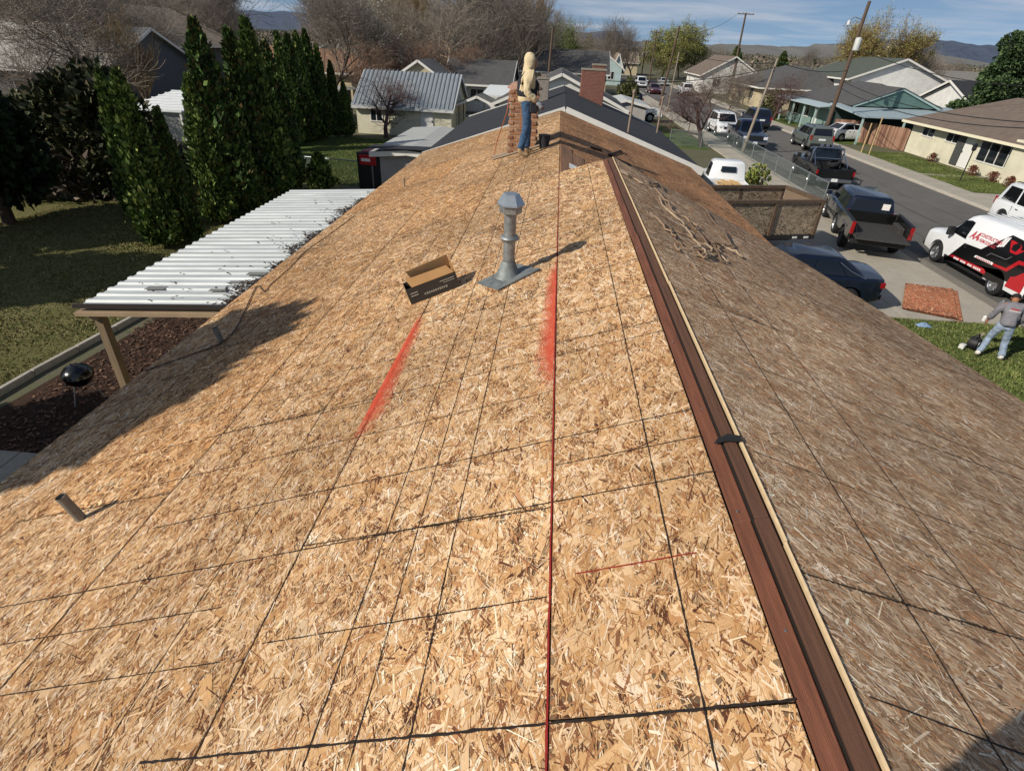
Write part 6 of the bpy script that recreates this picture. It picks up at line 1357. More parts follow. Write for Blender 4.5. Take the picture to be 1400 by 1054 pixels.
def person(label, loc, rz, J, mats, hood=True, prints=False):
    """J: joint positions; mats: skin, top, trousers, shoes, gloves, hair"""
    sk = SK()
    pel = sk.chain([J['pelvis'], J['waist'], J['chest'], J['neck'], J['head0'], J['head1']], [.12, .115, .13, .055, .075, .085])
    for s, n_ in ((1, 'l'), (-1, 'r')):
        a = sk.chain([J['sh'+n_], J['el'+n_], J['wr'+n_]], [.052, .042, .03], pel[2]); hand(sk, J['wr'+n_], Vector(J['wr'+n_])-Vector(J['el'+n_]), s, .028, a[-1])
        sk.chain([J['hip'+n_], J['kn'+n_], J['an'+n_], Vector(J['an'+n_])+Vector((.12, 0, -.035))], [.085, .058, .042, .04], pel[0])
    bo = sk.build('person', mats['skin'], None, 2); bo.location = loc; bo.rotation_euler.z = rz; tag(bo, label, 'person')
    # face: eyes, nose, mouth line, ears
    h0, h1 = Vector(J['head0']), Vector(J['head1']); c = (h0+h1)/2; f = Vector(J.get('face', (1, 0, 0))).normalized(); u = (h1-h0).normalized(); l_ = u.cross(f).normalized()
    mb = MB(); mb.lathe([(.006, -.02), (.016, -.01), (.012, .02), (.003, .03)], c+f*.082-u*.01, 8); mb.build('nose', mats['skin'], bo, smooth=60)
    for s in (1, -1):
        mb = MB(); mb.lathe([(.002, -.008), (.011, -.003), (.011, .003), (.002, .008)], c+f*.072+l_*s*.032+u*.02, 8, axis='y'); mb.build('eye', mat('eye_dark', '#1a1512', .3), bo)
        mb = MB(); mb.lathe([(.005, -.012), (.022, -.006), (.024, .006), (.006, .012)], c+l_*s*.084, 10, axis='y'); mb.build('ear', mats['skin'], bo, smooth=60)
    mb = MB(); mb.bar(c+f*.074-u*.045+l_*.022, c+f*.074-u*.045-l_*.022, .008, .008); mb.build('mouth', mat('lips', '#7a4a40', .6), bo)
    mb = MB(); mb.lathe([(.088, -.01), (.098, .03), (.09, .075), (.06, .105), (.01, .118)], (0, 0, 0), 14, cap=False); ho = mb.build('hair', mats['hair'], bo, smooth=60) if not hood else bpy.data.objects.new('x', None); ho.location = c-f*.012+u*.005; ho.rotation_euler = u.to_track_quat('Z', 'Y').to_euler()
    # top
    t = SK(); pl = t.chain([Vector(J['pelvis'])-Vector((0, 0, .05)), Vector(J['pelvis'])+Vector((0, 0, .06)), J['waist'], J['chest'], Vector(J['neck'])-Vector((0, 0, .03))], [(.19, .165), (.195, .17), (.19, .165), (.205, .165), (.09, .09)])
    for n_ in 'lr':
        w, e = Vector(J['wr'+n_]), Vector(J['el'+n_]); t.chain([J['sh'+n_], Vector(J['sh'+n_]).lerp(e, .5), e, e.lerp(w, .55), e.lerp(w, .93)], [.092, .084, .074, .066, .054], pl[3])
    to = t.build('hoodie' if hood else 'sweatshirt', mats['top'], bo, 3); folds(to, .055)
    if hood:
        ck = SK(); ck.chain([Vector(J['neck'])-Vector((.0, 0, .07)), Vector(J['neck'])-f*.02, c-u*.045-f*.012, c+u*.035-f*.02, c+u*.10-f*.03, c+u*.155-f*.035], [(.16, .13), (.125, .112), (.122, .114), (.132, .118), (.10, .095), (.05, .045)]); folds(ck.build('hood', mats['top'], bo, 3), .03)
        mb = MB(); mb.lathe([(.001, -.10), (.05, -.092), (.076, -.04), (.080, .02), (.06, .075), (.001, .092)], (0, 0, 0), 14, cap=False); fo = mb.build('face_shadowed_by_hood', mats['skin'], bo, smooth=60); fo.location = c+f*.048-u*.012; fo.scale = (.95, .88, .88); fo.name = 'face'
    # trousers and boots
    g = SK(); gp = g.chain([Vector(J['waist'])-Vector((0, 0, .06)), J['pelvis']], [(.165, .14), (.175, .155)])
    for n_ in 'lr': g.chain([J['hip'+n_], Vector(J['hip'+n_]).lerp(Vector(J['kn'+n_]), .5), J['kn'+n_], Vector(J['kn'+n_]).lerp(Vector(J['an'+n_]), .5), Vector(J['an'+n_])+Vector((0, 0, .03))], [.098, .09, .076, .072, .078], gp[1])
    folds(g.build('jeans', mats['jeans'], bo, 3), .045)
    for n_ in 'lr':
        b = SK(); a = Vector(J['an'+n_]); fd = Vector(J.get('foot'+n_, (1, 0, 0))).normalized(); b.chain([a+Vector((0, 0, .10)), a+Vector((0, 0, .0)), a+fd*.10+Vector((0, 0, -.035)), a+fd*.185+Vector((0, 0, -.045))], [.06, .062, .05, .042]); b.build('boot', mats['boots'], bo, 2)
        if mats.get('glove'):
            k = SK(); w, e = Vector(J['wr'+n_]), Vector(J['el'+n_]); a_ = k.chain([e.lerp(w, .84), w], [.046, .04]); hand(k, w, w-e, 1 if n_ == 'l' else -1, .036, a_[-1]); k.build('glove', mats['glove'], bo, 2)
    return bo
M_SKIN = mat('skin', '#9b6a4c', .6, var=.06, scale=20); M_HAIR = mat('dark_hair', '#17120f', .8)
JA = dict(pelvis=(0, 0, .96), waist=(.0, 0, 1.12), chest=(.01, 0, 1.32), neck=(.015, 0, 1.49), head0=(.035, 0, 1.56), head1=(.045, 0, 1.68), shl=(.0, .20, 1.43), shr=(.0, -.20, 1.43), ell=(-.03, .29, 1.15), elr=(-.04, -.29, 1.15), wrl=(.15, .28, .95), wrr=(.19, -.27, .96), hipl=(0, .09, .90), hipr=(0, -.09, .90), knl=(.06, .13, .50), knr=(.0, -.13, .50), anl=(.05, .16, .085), anr=(-.10, -.16, .085), face=(1, -.15, -.12), footl=(1, .15, 0), footr=(1, -.2, 0))
zf = 4.465-.58/3
wk = person('worker in cream hooded sweatshirt, dark tool vest and blue jeans standing by the chimney', (-.58, 11.82, zf+.005), rad(8), JA, dict(skin=M_SKIN, top=mat('cream_fleece', '#cdbb97', .95, var=.08, scale=9, bump=.3, bscale=14), jeans=mat('blue_denim', '#33506e', .9, var=.2, scale=11, bump=.25, bscale=16), boots=mat('tan_boot', '#9a815f', .8, var=.15, scale=16), glove=mat('grey_glove', '#a9b0b8', .85, var=.1), hair=M_HAIR))
M_VEST = mat('dark_vest', '#20232b', .85, var=.2, scale=20)
k = SK(); k.chain([(0, 0, 1.0), (.0, 0, 1.12), (.01, 0, 1.30), (.01, 0, 1.37)], [(.212, .19), (.21, .188), (.215, .186), (.19, .165)]); folds(k.build('vest', M_VEST, wk, 3), .04)
for s in (1, -1):
    k = SK(); k.chain([(-.115, s*.10, 1.12), (-.135, s*.105, 1.36), (-.05, s*.115, 1.47), (.10, s*.10, 1.40), (.135, s*.08, 1.15)], [.022]*5); k.build('harness_strap', M_VEST, wk, 1)
k = SK(); k.chain([(.14, -.16, .93), (.15, 0, .95), (.10, .17, .94)], [(.06, .035), (.07, .035), (.06, .035)]); k.build('tool_belt', M_VEST, wk, 1)
bxp(wk, 'tool_pouch', (.06, .215, .86), (.16, .07, .20), M_VEST, .02); bxp(wk, 'tool_pouch', (.12, -.20, .88), (.15, .08, .18), M_VEST, .02); bxp(wk, 'radio', (.19, -.06, 1.22), (.05, .08, .13), M_BLKP, .01)
# far chimney side: small dark tapered form beside his feet
b = MB(); b.lathe([(.09, 0), (.12, .24), (.125, .25)], (-.20, 12.15, 4.465-.2/3-.01), 12); tag(b.build('tapered_form', mat('blue_black', '#2a2c33', .7), smooth=40), 'small dark tapered form standing behind the worker beside the chimney', 'tapered_form')
# second worker on the lawn, back to us
JB = dict(pelvis=(-.06, 0, .92), waist=(.02, 0, 1.07), chest=(.15, 0, 1.24), neck=(.28, 0, 1.36), head0=(.36, 0, 1.40), head1=(.44, 0, 1.48), shl=(.10, .20, 1.36), shr=(.10, -.20, 1.36), ell=(.10, .30, 1.10), elr=(.12, -.28, 1.10), wrl=(.22, .33, .86), wrr=(.28, -.27, .88), hipl=(-.05, .10, .87), hipr=(-.05, -.10, .87), knl=(.06, .17, .48), knr=(.05, -.16, .48), anl=(-.10, .25, .085), anr=(-.05, -.22, .085), face=(1, 0, -.7))
w2 = person('worker in grey sweatshirt and pale jeans bending over the grass with his back turned', G(1350, 493)+Vector((.1, .15, .012)), rad(62), JB, dict(skin=M_SKIN, top=mat('grey_fleece', '#77757a', .95, var=.10, scale=9, bump=.3, bscale=14), jeans=mat('pale_denim', '#8796a8', .9, var=.22, scale=9, bump=.25, bscale=16), boots=mat('white_shoe', '#dcd8cc', .7), hair=M_HAIR), hood=False)
for (z_, w_, m_, hh) in ((1.315, .16, mat('print_red', '#b8474a', .8), .035), (1.275, .22, mat('print_white', '#d8d2d0', .8), .022)):
    x_ = .10-.150+.0
    k = 7
    for i in range(k): bxp(w2, 'back_print', (-.062+(z_-1.3)*.55, -w_/2+w_*(i+.5)/k, z_), (.012, w_/k*.7, hh), m_, 0)
bxp(w2, 'white_rag', (.24, .40, .86), (.12, .08, .16), M_WHITE, .03)
# the photographer, standing on the roof behind the lens: his shadow falls on the weathered slope
JC = dict(JA); JC.update(ell=(.02, .20, 1.16), elr=(.02, -.20, 1.16), wrl=(.10, .19, .94), wrr=(.10, -.19, .94), shl=(.0, .19, 1.44), shr=(.0, -.19, 1.44))
ph_ = person('person in dark hoodie taking the picture from the ridge', (-.09, -.25, 4.465-.09/3+.005), rad(90), JC, dict(skin=M_SKIN, top=mat('dark_fleece', '#2d2f36', .95), jeans=MATS['blue_denim'], boots=MATS['tan_boot'], hair=M_HAIR))
ph_.scale = (1.12, 1.12, 1.07)
# ------------------------------------------------------------------ trees and shrubs
M_LEAF = attr_mat('leaves', rough=.7, spec=.25)
def bare_tree(seed, hgt, spread=.55, levels=5, trunk_f=.25, r0=.16, col='#7a6b5c', twig='#8b7763', upright=.25, kids=(5, 5, 4, 4, 3), wig=.14, lenk=.68, tip=None, tmin=.012):
    """recursive branching; returns (trunk mesh, crown mesh)"""
    rg = np.random.default_rng(seed); segs = []
    def grow(p, d, ln, r, lv):
        n_ = 4 if lv < 2 else 3; q_ = p.copy(); dd = d.copy(); rr = r; pts = [(q_.copy(), rr)]
        for i in range(n_):
            dd = dd+rg.normal(0, wig, 3); dd[2] += upright*.25*(1 if lv > 0 else .3); dd /= np.linalg.norm(dd)
            q2 = q_+dd*ln/n_; r2 = r*(1-.62*(i+1)/n_) if lv < levels-1 else r*(1-.8*(i+1)/n_)
            segs.append((q_, q2, rr, r2, lv)); q_, rr = q2, r2; pts.append((q_.copy(), rr))
        if lv >= levels-1: return
        k = kids[min(lv, len(kids)-1)]
        for j in range(k):
            t = trunk_f+(1-trunk_f)*(j+rg.uniform(.2, 1))/k if lv == 0 else .25+.75*(j+rg.uniform(0, 1))/k
            t = min(t, .999); i = int(t*n_); f = t*n_-i; b0 = pts[i][0]+(pts[i+1][0]-pts[i][0])*f; br = pts[i][1]+(pts[i+1][1]-pts[i][1])*f
            a = rg.uniform(0, 2*math.pi)+j*2.4; side = np.array([math.cos(a), math.sin(a), 0.]); side -= dd*side.dot(dd); side /= np.linalg.norm(side)+1e-9
            nd = dd*(1-spread)+side*spread*rg.uniform(.8, 1.35); nd /= np.linalg.norm(nd)
            grow(b0, nd, ln*lenk*rg.uniform(.75, 1.2)*(1.0-.25*t if lv == 0 else 1), max(br*.62, .004), lv+1)
    grow(np.array([0., 0, 0]), np.array([0., 0, 1]), hgt*.62, r0, 0)
    def tubes(ss, n_, name, c):
        A = np.array([s[0] for s in ss]); B = np.array([s[1] for s in ss]); RA = np.array([s[2] for s in ss]); RB = np.array([s[3] for s in ss]); D = B-A; D /= np.linalg.norm(D, axis=1)[:, None]+1e-9
        U = np.where(np.abs(D[:, 2:3]) < .9, np.array([[0, 0, 1.]]), np.array([[1., 0, 0]])); X = np.cross(U, D); X /= np.linalg.norm(X, axis=1)[:, None]; Y_ = np.cross(D, X)
        V = []
        for k in range(n_):
            a = 2*math.pi*k/n_; o = X*math.cos(a)+Y_*math.sin(a); V += [A+o*RA[:, None], B+o*RB[:, None]]
        V = np.stack(V, 1); m_ = len(ss); base = np.arange(m_)[:, None]*2*n_
        F = np.concatenate([base+np.array([[2*k, 2*((k+1) % n_), 2*((k+1) % n_)+1, 2*k+1]]) for k in range(n_)])
        cc = np.array(lin(c))[None, :]*(1+rg.normal(0, .18, (m_, 1))); cc = np.tile(cc, (n_, 1))
        return nmesh(name, V.reshape(-1, 3), F, M_LEAF, np.clip(cc, .01, .8))
    tr = tubes([s for s in segs if s[4] <= 1], 6, 'trunk', col)
    tw = [s for s in segs if s[4] > 1]
    cr = tubes([(a, b, max(ra, tmin), max(rb, tmin*.8), l) for a, b, ra, rb, l in tw], 3, 'crown', twig)
    ends = np.array([s[1] for s in segs if s[4] == levels-1])
    return tr, cr, ends
def cards(C, size, cols, rg, aspect=1.6, upb=.3, name='crown', out=None, jitter=.2):
    """leaf clump cards at points C"""
    n_ = len(C); d = rg.normal(0, 1, (n_, 3))
    if out is not None: d = d*.55+out
    d[:, 2] += upb; d /= np.linalg.norm(d, axis=1)[:, None]+1e-9
    s_ = rg.normal(0, 1, (n_, 3)); s_ -= d*(s_*d).sum(1)[:, None]; s_ /= np.linalg.norm(s_, axis=1)[:, None]+1e-9
    sz = size*rg.uniform(.6, 1.4, n_)[:, None]; a = d*sz*aspect; b = s_*sz*.5
    V = np.stack([C-b*.7, C+b*.7, C+a*.6+b, C+a+b*.1], 1); V[:, 3] = C+a; V2 = np.stack([V[:, 0], V[:, 1], V[:, 2], V[:, 3]], 1)
    V2[:, 2] = C+a*.55+b; extra = C+a*.55-b
    V3 = np.stack([C, C+a*.5+b, C+a, C+a*.5-b], 1).reshape(-1, 3)
    cc = np.array([lin(c) for c in cols])[rg.integers(0, len(cols), n_)]*(1+rg.normal(0, jitter, (n_, 1)))
    return nmesh(name, V3, np.arange(n_*4).reshape(-1, 4), M_LEAF, np.clip(cc, .004, .6))
def tree_from(name, label, cat, tr, cr, loc, rz=0, s=1, group=None, leaf=None):
    T = thing(name, label, cat, loc, rz, group); T.scale = (s, s, s) if not hasattr(s, '__len__') else s
    link('trunk', tr, T); link('crown', cr, T)
    if leaf is not None: link('leaves', leaf, T)
    return T
def columnar(seed, hgt, rad_, cols, n_=5200, size=.17):
    rg = np.random.default_rng(seed); t = rg.beta(1.05, 1.25, n_); ph = rg.uniform(0, 2*math.pi, n_)
    prof = rad_*np.minimum(1, (t*5+.45))*np.power(1-t, .72)*(1.3)
    lob = 1+.22*np.sin(ph*3+t*9+seed)+.18*np.sin(ph*5-t*17+seed*2)+.12*np.sin(ph*9+t*31)
    r = prof*lob*np.power(rg.uniform(.25, 1, n_), .5)*np.where(rg.random(n_) < .06, rg.uniform(1.05, 1.35, n_), 1)
    C = np.stack([r*np.cos(ph), r*np.sin(ph), .1+t*hgt*.97], -1); out = np.stack([np.cos(ph)*.5, np.sin(ph)*.5, np.full(n_, .9)], -1)
    cr = cards(C, size, cols, rg, 1.7, .5, out=out, jitter=.28)
    m_ = MB(); m_.tube([(0, 0, 0), (.02, 0, hgt*.5), (0, 0, hgt*.9)], [rad_*.16, rad_*.1, .02], 7); tr = m_.mesh('trunk', mat('bark', '#4d3f33', .9, var=.2))
    return tr, cr
def round_conifer(seed, hgt, rad_, cols, n_=9000, size=.22, low=.1):
    rg = np.random.default_rng(seed); K = 26
    cz = rg.uniform(low, .95, K); pr = rad_*np.power(np.sin(np.pi*np.clip(.12+.86*cz, 0, 1)), .8); ph = rg.uniform(0, 6.28, K); cr_ = pr*rg.uniform(.3, .8, K)
    CC = np.stack([cr_*np.cos(ph), cr_*np.sin(ph), cz*hgt], -1); rr = rad_*rg.uniform(.28, .5, K)
    idx = rg.integers(0, K, n_); d = rg.normal(0, 1, (n_, 3)); d /= np.linalg.norm(d, axis=1)[:, None]
    C = CC[idx]+d*(rr[idx]*np.power(rg.uniform(.3, 1, n_), .4))[:, None]; C[:, 2] = np.maximum(C[:, 2], low*hgt*.5)
    crm = cards(C, size, cols, rg, 1.5, .25, out=d*.9, jitter=.3)
    m_ = MB(); m_.tube([(0, 0, 0), (.05, 0, hgt*.4), (0, 0, hgt*.85)], [rad_*.11+.05, rad_*.07+.03, .02], 8); tr = m_.mesh('trunk', MATS.get('bark') or mat('bark', '#4d3f33', .9, var=.2))
    return tr, crm
DG = ['#31441f', '#3b5226', '#475f2f', '#293c1c', '#5a6e34', '#5d5230']; DG_LIT = ['#3a4c22', '#4c622c', '#5d7236', '#30421e', '#6f7f3e', '#86904a']  # second palette: brighter yellow-greens put sunlit tips into the leaf colour
# hedge of conical arborvitae: own mesh for each of four forms, copies placed singly
forms = [columnar(11+i, 1.0*5.4, .50+.05*i, DG if i % 2 else DG_LIT, 9000, .10) for i in range(4)]
hedge = [(228, 338, 100, 'first bushy'), (262, 330, 150, 'low full'), (302, 305, 104, 'slim'), (322, 300, 30, 'tall pointed'), (345, 298, 152, 'bright tipped'), (357, 285, 42, 'spired'), (378, 278, 28, 'tallest dark'), (394, 262, 60, 'narrow'), (402, 206, 45, 'thin spired'), (413, 198, 48, 'dense'), (424, 194, 44, 'upright'), (435, 191, 42, 'pointed far'), (447, 189, 62, 'shorter far'), (462, 188, 84, 'broad far'), (476, 187, 112, 'last low'), (386, 275, 165, 'near low'), (196, 300, 98, 'ragged'), (212, 290, 104, 'dark inner')]
for i, (px, py, ptop, nick) in enumerate(hedge):
    g = G(px, py); h = AY(px-4, ptop, g.y).z; tr, cr = forms[i % 4]
    k = h/5.4; T = tree_from('arborvitae', nick+' conical evergreen in the hedge between the lawns', 'evergreen', tr, cr, g, rng.uniform(0, 6), (max(.8, k)*rng.uniform(.85, 1.1), max(.8, k)*rng.uniform(.85, 1.1), k), 'conical evergreens of the hedge')
tr, cr = columnar(31, 1.5, .55, DG_LIT, 1600, .12); tree_from('small_conifer', 'small rounded conifer near the short chain link fence', 'evergreen', tr, cr, G(440, 262))
# broad dark shrubs left of the hedge
sh = [round_conifer(41+i, 4.2, 2.0, ['#323a22', '#3d4526', '#2a301c', '#4c4a2c', '#55503a'], 7000, .2, .05) for i in range(2)]
for i, (px, py, k, nick) in enumerate(((135, 262, .95, 'olive mounded'), (165, 255, 1.0, 'broad dark'), (100, 258, .8, 'brownish loose'), (75, 250, .75, 'thin leaved'), (185, 268, .9, 'leaning green'))):
    tr, cr = sh[i % 2]; tree_from('shrub', nick+' shrub massed behind the shaded lawn fence', 'shrub', tr, cr, G(px, py), i*1.3, k, 'shrubs behind the fence')
# near dark conifer at the left edge and the tall one outside the frame that shades the eave
tr, cr = round_conifer(51, 4.7, 1.55, ['#1d2a16', '#243318', '#18220f', '#2d3a1e'], 9000, .2, .22)
g = G(14, 306); tree_from('round_conifer', 'dark round headed evergreen with bare trunk at the shaded lawn', 'evergreen', tr, cr, g, .4, (1.0, 1.0, 1.0))
tr, cr = round_conifer(52, 9.35, 2.1, DG, 8000, .24, .1); CT = tree_from('yard_conifer', 'tall evergreen at the side yard whose shade falls over the eave', 'evergreen', tr, cr, (-10.6, .0, 0), 0, 1)
tr, cr = round_conifer(53, 7.5, 2.4, DG, 8000, .3, .1); tree_from('yard_conifer', 'wide evergreen shading the back lawn', 'evergreen', tr, cr, (-21.5, 9.0, 0), 1, 1)
tr2 = tree_from('yard_conifer', 'second wide evergreen shading the back lawn edge', 'evergreen', tr, cr, (-22.5, 13.5, 0), 2.2, .95)
tr, cr = round_conifer(54, 4.2, 2.3, DG, 7000, .26, .02); tree_from('shade_shrub', 'big unseen evergreen shrub added to shade the corner of the bark bed', 'shrub', tr, cr, (-13.6, 3.6, 0), 2, 1)  # out of view, added so that its shadow darkens the bed corner
# dry vines and tangle on the fence: uncountable
rg = np.random.default_rng(5); n = 5200; C = np.stack([rg.uniform(-22, -13.5, n), rg.normal(22.6, .5, n), rg.uniform(.1, 1.7, n)], -1); C[:, 1] += (C[:, 0]+18)*.35
V_ = cards(C, .16, ['#5b5148', '#6f6357', '#483f37', '#3d3a2a', '#7a6c5e'], rg, 3.0, .5, name='dry_tangle'); tag(link('dry_tangle', V_), 'dry stems and vines tangled on the back fence', 'brush', kind='stuff')
# bare trees
BT1 = bare_tree(3, 12, .52, 5, .3, .24, '#8a7a66', '#918679', .35, (9, 8, 6, 5)); BT2 = bare_tree(8, 11, .50, 5, .22, .22, '#5f544b', '#7a7168', .45, (9, 8, 6, 5)); BT3 = bare_tree(14, 9, .6, 5, .2, .20, '#6b5d4f', '#81766a', .25, (8, 8, 6, 5)); BT4 = bare_tree(21, 4.6, .62, 5, .16, .17, '#5d4642', '#6a5550', .3, (8, 7, 5, 4), tmin=.007); BT5 = bare_tree(27, 10, .36, 5, .12, .20, '#6f6250', '#86714f', .9, (9, 8, 6, 5))
def bt(T, loc, s, label, rz=None, sc=None): return tree_from('bare_tree', label, 'tree', T[0], T[1], loc, rng.uniform(0, 6) if rz is None else rz, s, 'bare trees of the neighbourhood')
def gpx(px, Y): d = ray(px, 60); t = Y/d[1]; return (d[0]*t, Y, 0)
bt(BT1, gpx(617, 70), .95, 'pale pollarded bare tree with thick trunk behind the metal roof')
bt(BT2, gpx(690, 75), 1.05, 'tall grey bare tree beside the pale pollarded tree')
bt(BT2, gpx(655, 90), 1.1, 'grey bare tree deeper behind the garage')
bt(BT3, gpx(515, 72), 1.0, 'low spreading bare tree above the garage roof')
bt(BT2, gpx(445, 62), .95, 'bare tree with fine branches over the hedge end')
bt(BT1, gpx(500, 95), 1.15, 'distant tall bare tree over the dark peak roof')
bt(BT3, gpx(560, 88), 1.1, 'bushy bare tree behind the peak roof')
bt(BT1, gpx(245, 62), .85, 'slender dark bare tree left of the brown roof')
bt(BT2, gpx(298, 80), .9, 'bare tree over the far gables at the hedge')
bt(BT3, gpx(100, 36), .95, 'gnarled bare tree before the weathered grey roof')
bt(BT3, gpx(60, 34), .7, 'small bare tree by the weathered grey roof corner')
bt(BT2, gpx(165, 50), .9, 'bare tree with tangled twigs over the back yards')
bt(BT1, gpx(20, 60), 1.2, 'large bare tree behind the weathered roof')
bt(BT2, gpx(205, 95), 1.3, 'tall bare tree far behind the brown roof')
bt(BT5, gpx(185, 40), .6, 'young bare tree with upright stems among the sheds')
bt(BT3, gpx(132, 78), 1.25, 'wide bare tree over the slate gable')
g = G(533, 186); bt(BT4, (g.x, g.y-1, 0), 1.0, 'small bare fruit tree before the metal roofed garage', .5)
g = G(958, 200); bt(BT4, (g.x, g.y, 0), 1.12, 'reddish bare plum tree at the sidewalk', 2.2)
g = G(1088, 172); bt(BT4, (24.0, 70, 0), 1.1, 'bare fruit tree before the white gable wall', 3.9)
for i, (px, Y, k, T, nick) in enumerate(((800, 130, .85, BT3, 'round'), (825, 135, 1.0, BT2, 'tall twiggy'), (848, 145, 1.0, BT3, 'wide'), (870, 150, .9, BT2, 'slim'), (785, 150, 1.0, BT1, 'pale limbed'), (740, 110, .9, BT3, 'brown'), (720, 92, .95, BT2, 'grey'), (770, 170, 1.2, BT2, 'far'), (985, 150, .8, BT3, 'roadside'), (1010, 92, .55, BT3, 'hedge-like'), (1035, 88, .5, BT3, 'low twiggy'), (1270, 105, .8, BT3, 'grey back-yard'), (1290, 95, .6, BT2, 'thin back-yard'), (1255, 110, .7, BT1, 'broad back-yard'), (1320, 140, .7, BT3, 'far back-yard'))):
    bt(T, gpx(px, Y), k, nick+' bare tree among the distant houses')
for i in range(78):
    px = -40+i*10.2+rng.uniform(-8, 8)
    if 305 < px < 428: continue
    Yb = rng.uniform(78, 150) if px < 720 else rng.uniform(120, 210)
    T = (BT1, BT2, BT3, BT2, BT5)[i % 5]; tree_from('bare_tree', 'grey brown bare tree in the belt of trees beyond the houses', 'tree', T[0], T[1], gpx(px, Yb), rng.uniform(0, 6), rng.uniform(.9, 1.4)*(1.0 if px < 720 else .8), 'belt of bare trees beyond the houses')
for i in range(30):
    px = 720+i*23+rng.uniform(-10, 10); T = (BT3, BT2)[i % 2]; tree_from('bare_tree', 'low bare tree in the thin far tree line across the street', 'tree', T[0], T[1], gpx(px, rng.uniform(170, 320)), rng.uniform(0, 6), rng.uniform(.45, .8), 'thin far tree line')
bt(BT3, gpx(990, 74), .5, 'clipped bare street tree before the hip roofed house'); bt(BT3, gpx(1015, 70), .45, 'small bare street tree near the hip roofed house')
# willows just leafing out
def leafy(base, n_, size, cols, seed): rg = np.random.default_rng(seed); E_ = base[2]; C = E_[rg.integers(0, len(E_), n_)]+rg.normal(0, .18, (n_, 3)); return cards(C, size, cols, rg, 1.8, .2, name='leaves')
WL = ['#8f8a48', '#7f8042', '#9a8f54', '#a08a58', '#75783e']; LV5 = leafy(BT5, 9000, .09, WL, 3)
for (px, Y, k, lab) in ((1195, 92, 1.0, 'golden willow just leafing, wind swept, behind the teal house'), (1230, 96, .95, 'second golden willow with bent top behind the teal house'), (1165, 98, .8, 'lower golden willow beside the transformer pole')):
    tree_from('willow', lab, 'tree', BT5[0], BT5[1], gpx(px, Y), px*.1, (k*1.15, k*1.15, k), 'willows behind the teal house', LV5)
LV2 = leafy(BT3, 16000, .11, ['#77803a', '#8a8c46', '#68702f', '#9a9350'], 5)
for (px, Y, k, lab) in ((935, 165, 1.25, 'olive green leafing tree beyond the far poles'), (912, 158, 1.1, 'second olive tree beside the far poles'), (955, 172, 1.15, 'third olive tree spreading over the street end')): tree_from('olive_tree', lab, 'tree', BT3[0], BT3[1], gpx(px, Y), px, k, 'olive green trees at the street end', LV2)
LV3 = leafy(BT3, 14000, .11, ['#5e7034', '#6c7d3c', '#52622c'], 6); tree_from('green_tree', 'fresh green tree behind the worker and the black pole', 'tree', BT3[0], BT3[1], gpx(775, 140), 1, 1.05, None, LV3)
LV4 = leafy(BT2, 12000, .07, ['#cfc8ae', '#bfb894', '#dad4c4', '#a8a37a'], 7); tree_from('blossom_tree', 'pale blossoming tree above the end of the hedge', 'tree', BT2[0], BT2[1], gpx(487, 66), 2, .8, None, LV4)
LV6 = leafy(BT3, 14000, .08, ['#7b5844', '#8a6650', '#6a4a3a', '#94765c'], 8)
for (px, Y, k, lab) in ((590, 62, .62, 'reddish brown hedge tree behind the metal roof'), (545, 63, .62, 'second reddish brown hedge tree behind the metal roof'), (640, 66, .6, 'third reddish brown hedge tree near the white patio roof'), (500, 60, .6, 'reddish tree between the hedge and the garage')): tree_from('brown_tree', lab, 'tree', BT3[0], BT3[1], gpx(px, Y), px, k, 'reddish brown trees behind the garage', LV6)
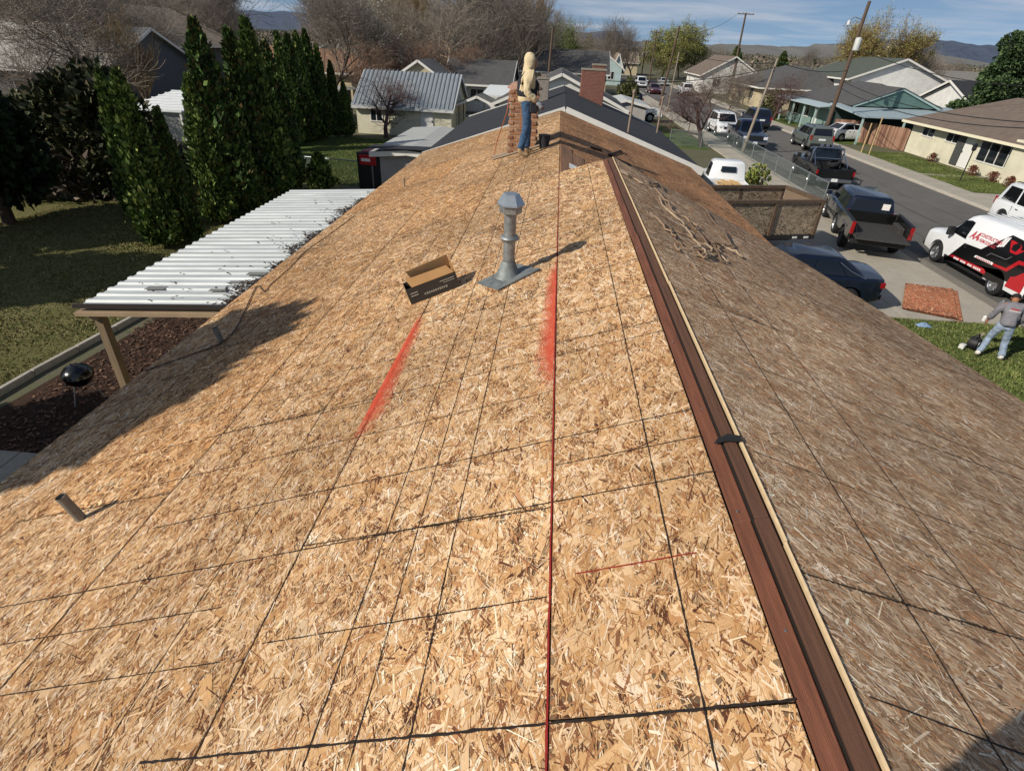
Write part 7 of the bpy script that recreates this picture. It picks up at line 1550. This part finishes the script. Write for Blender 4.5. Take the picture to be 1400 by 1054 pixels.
# pines
tr, cr = round_conifer(71, 8.6, 2.9, ['#33452a', '#3f5533', '#4d633b', '#283620', '#5a6d42'], 26000, .15, .04); PI = tree_from('pine_tree', 'big dense pine behind the cream house', 'pine', tr, cr, gpx(1395, 60)[:2]+(0,), .3, (1.25, 1.25, 1.0))
tr, cr = columnar(72, 7.5, 1.9, DG, 3500, .3)
for (px, Y, k, lab) in ((1076, 150, .9, 'dark pointed conifer beyond the green grey roof'), (1278, 150, 1.1, 'distant dark conifer before the blue hills'), (805, 210, 1.2, 'distant dark conifer above the bare trees'), (1010, 170, 1.0, 'dark conifer at the crossarm pole')): tree_from('conifer', lab, 'evergreen', tr, cr, gpx(px, Y), px, k, 'distant dark conifers')
tr, cr = round_conifer(73, 2.6, 1.6, ['#4c4f2c', '#5a5a34', '#3f4426'], 3000, .16, .02); tree_from('round_bush', 'clipped round bush before the two storey white house', 'bush', tr, cr, (24.6, 73.5, 0), 0, .9)
tree_from('dark_hedge_bush', 'dark block-like bush behind the red brick chimney', 'bush', tr, cr, (6.6, 60, 0), 1, (.9, .9, 1.2)); tree_from('pale_bush', 'fresh yellow green bush beyond the pine', 'bush', tr, cr, (52, 120, 0), 1, 1.2)
tr, cr = round_conifer(74, .8, .5, ['#6a7a38', '#8c8a4a', '#56642c'], 700, .08, .02); tree_from('garden_bush', 'light green bush beside the old white truck', 'bush', tr, cr, (10.6, 31, 0), 0, 1.5)
tr, cr = round_conifer(75, .5, .35, ['#6d3a30', '#55402c', '#7a4a3a'], 500, .06, .02)
for k, (x, y) in enumerate(((27.6, 40.8), (27.5, 38.6), (27.6, 37.2), (27.7, 45.6))): tree_from('border_shrub', ['low reddish shrub near the front door', 'second low reddish shrub under the big window', 'low shrub at the corner of the cream house', 'low shrub under the small window'][k], 'shrub', tr, cr, (x, y, 0), k, 1, 'low shrubs before the cream house')
# distant wood and roofs: reads as one mass
rg = np.random.default_rng(9); n = 60000; X = rg.uniform(-420, 520, n); Yy = rg.uniform(230, 620, n); cl = (np.sin(X*.045+Yy*.02)+np.sin(X*.11-Yy*.03)+2)/4; Z = rg.uniform(.1, 1, n)*(1.6+4.2*cl)
V_ = cards(np.stack([X, Yy, Z], -1), 0.9, ['#6b6357', '#5b5a48', '#7a6e60', '#4d5240', '#8a7c6c', '#57503f'], rg, 1.3, .4, name='far_wood', jitter=.2); tag(link('far_wood', V_), 'distant wood and gardens merging before the hills', 'wood', kind='stuff')
n = 30000; X = rg.uniform(-900, 1500, n); Yy = rg.uniform(620, 1700, n); Z = rg.uniform(.2, 1, n)*rg.uniform(1, 6, n)
V_ = cards(np.stack([X, Yy, Z], -1), 2.4, ['#6b665c', '#5f6055', '#767067', '#565a52'], rg, 1.0, .3, name='far_wood', jitter=.15); tag(link('far_wood', V_), 'farthest thin line of trees on the plain', 'wood', kind='stuff')
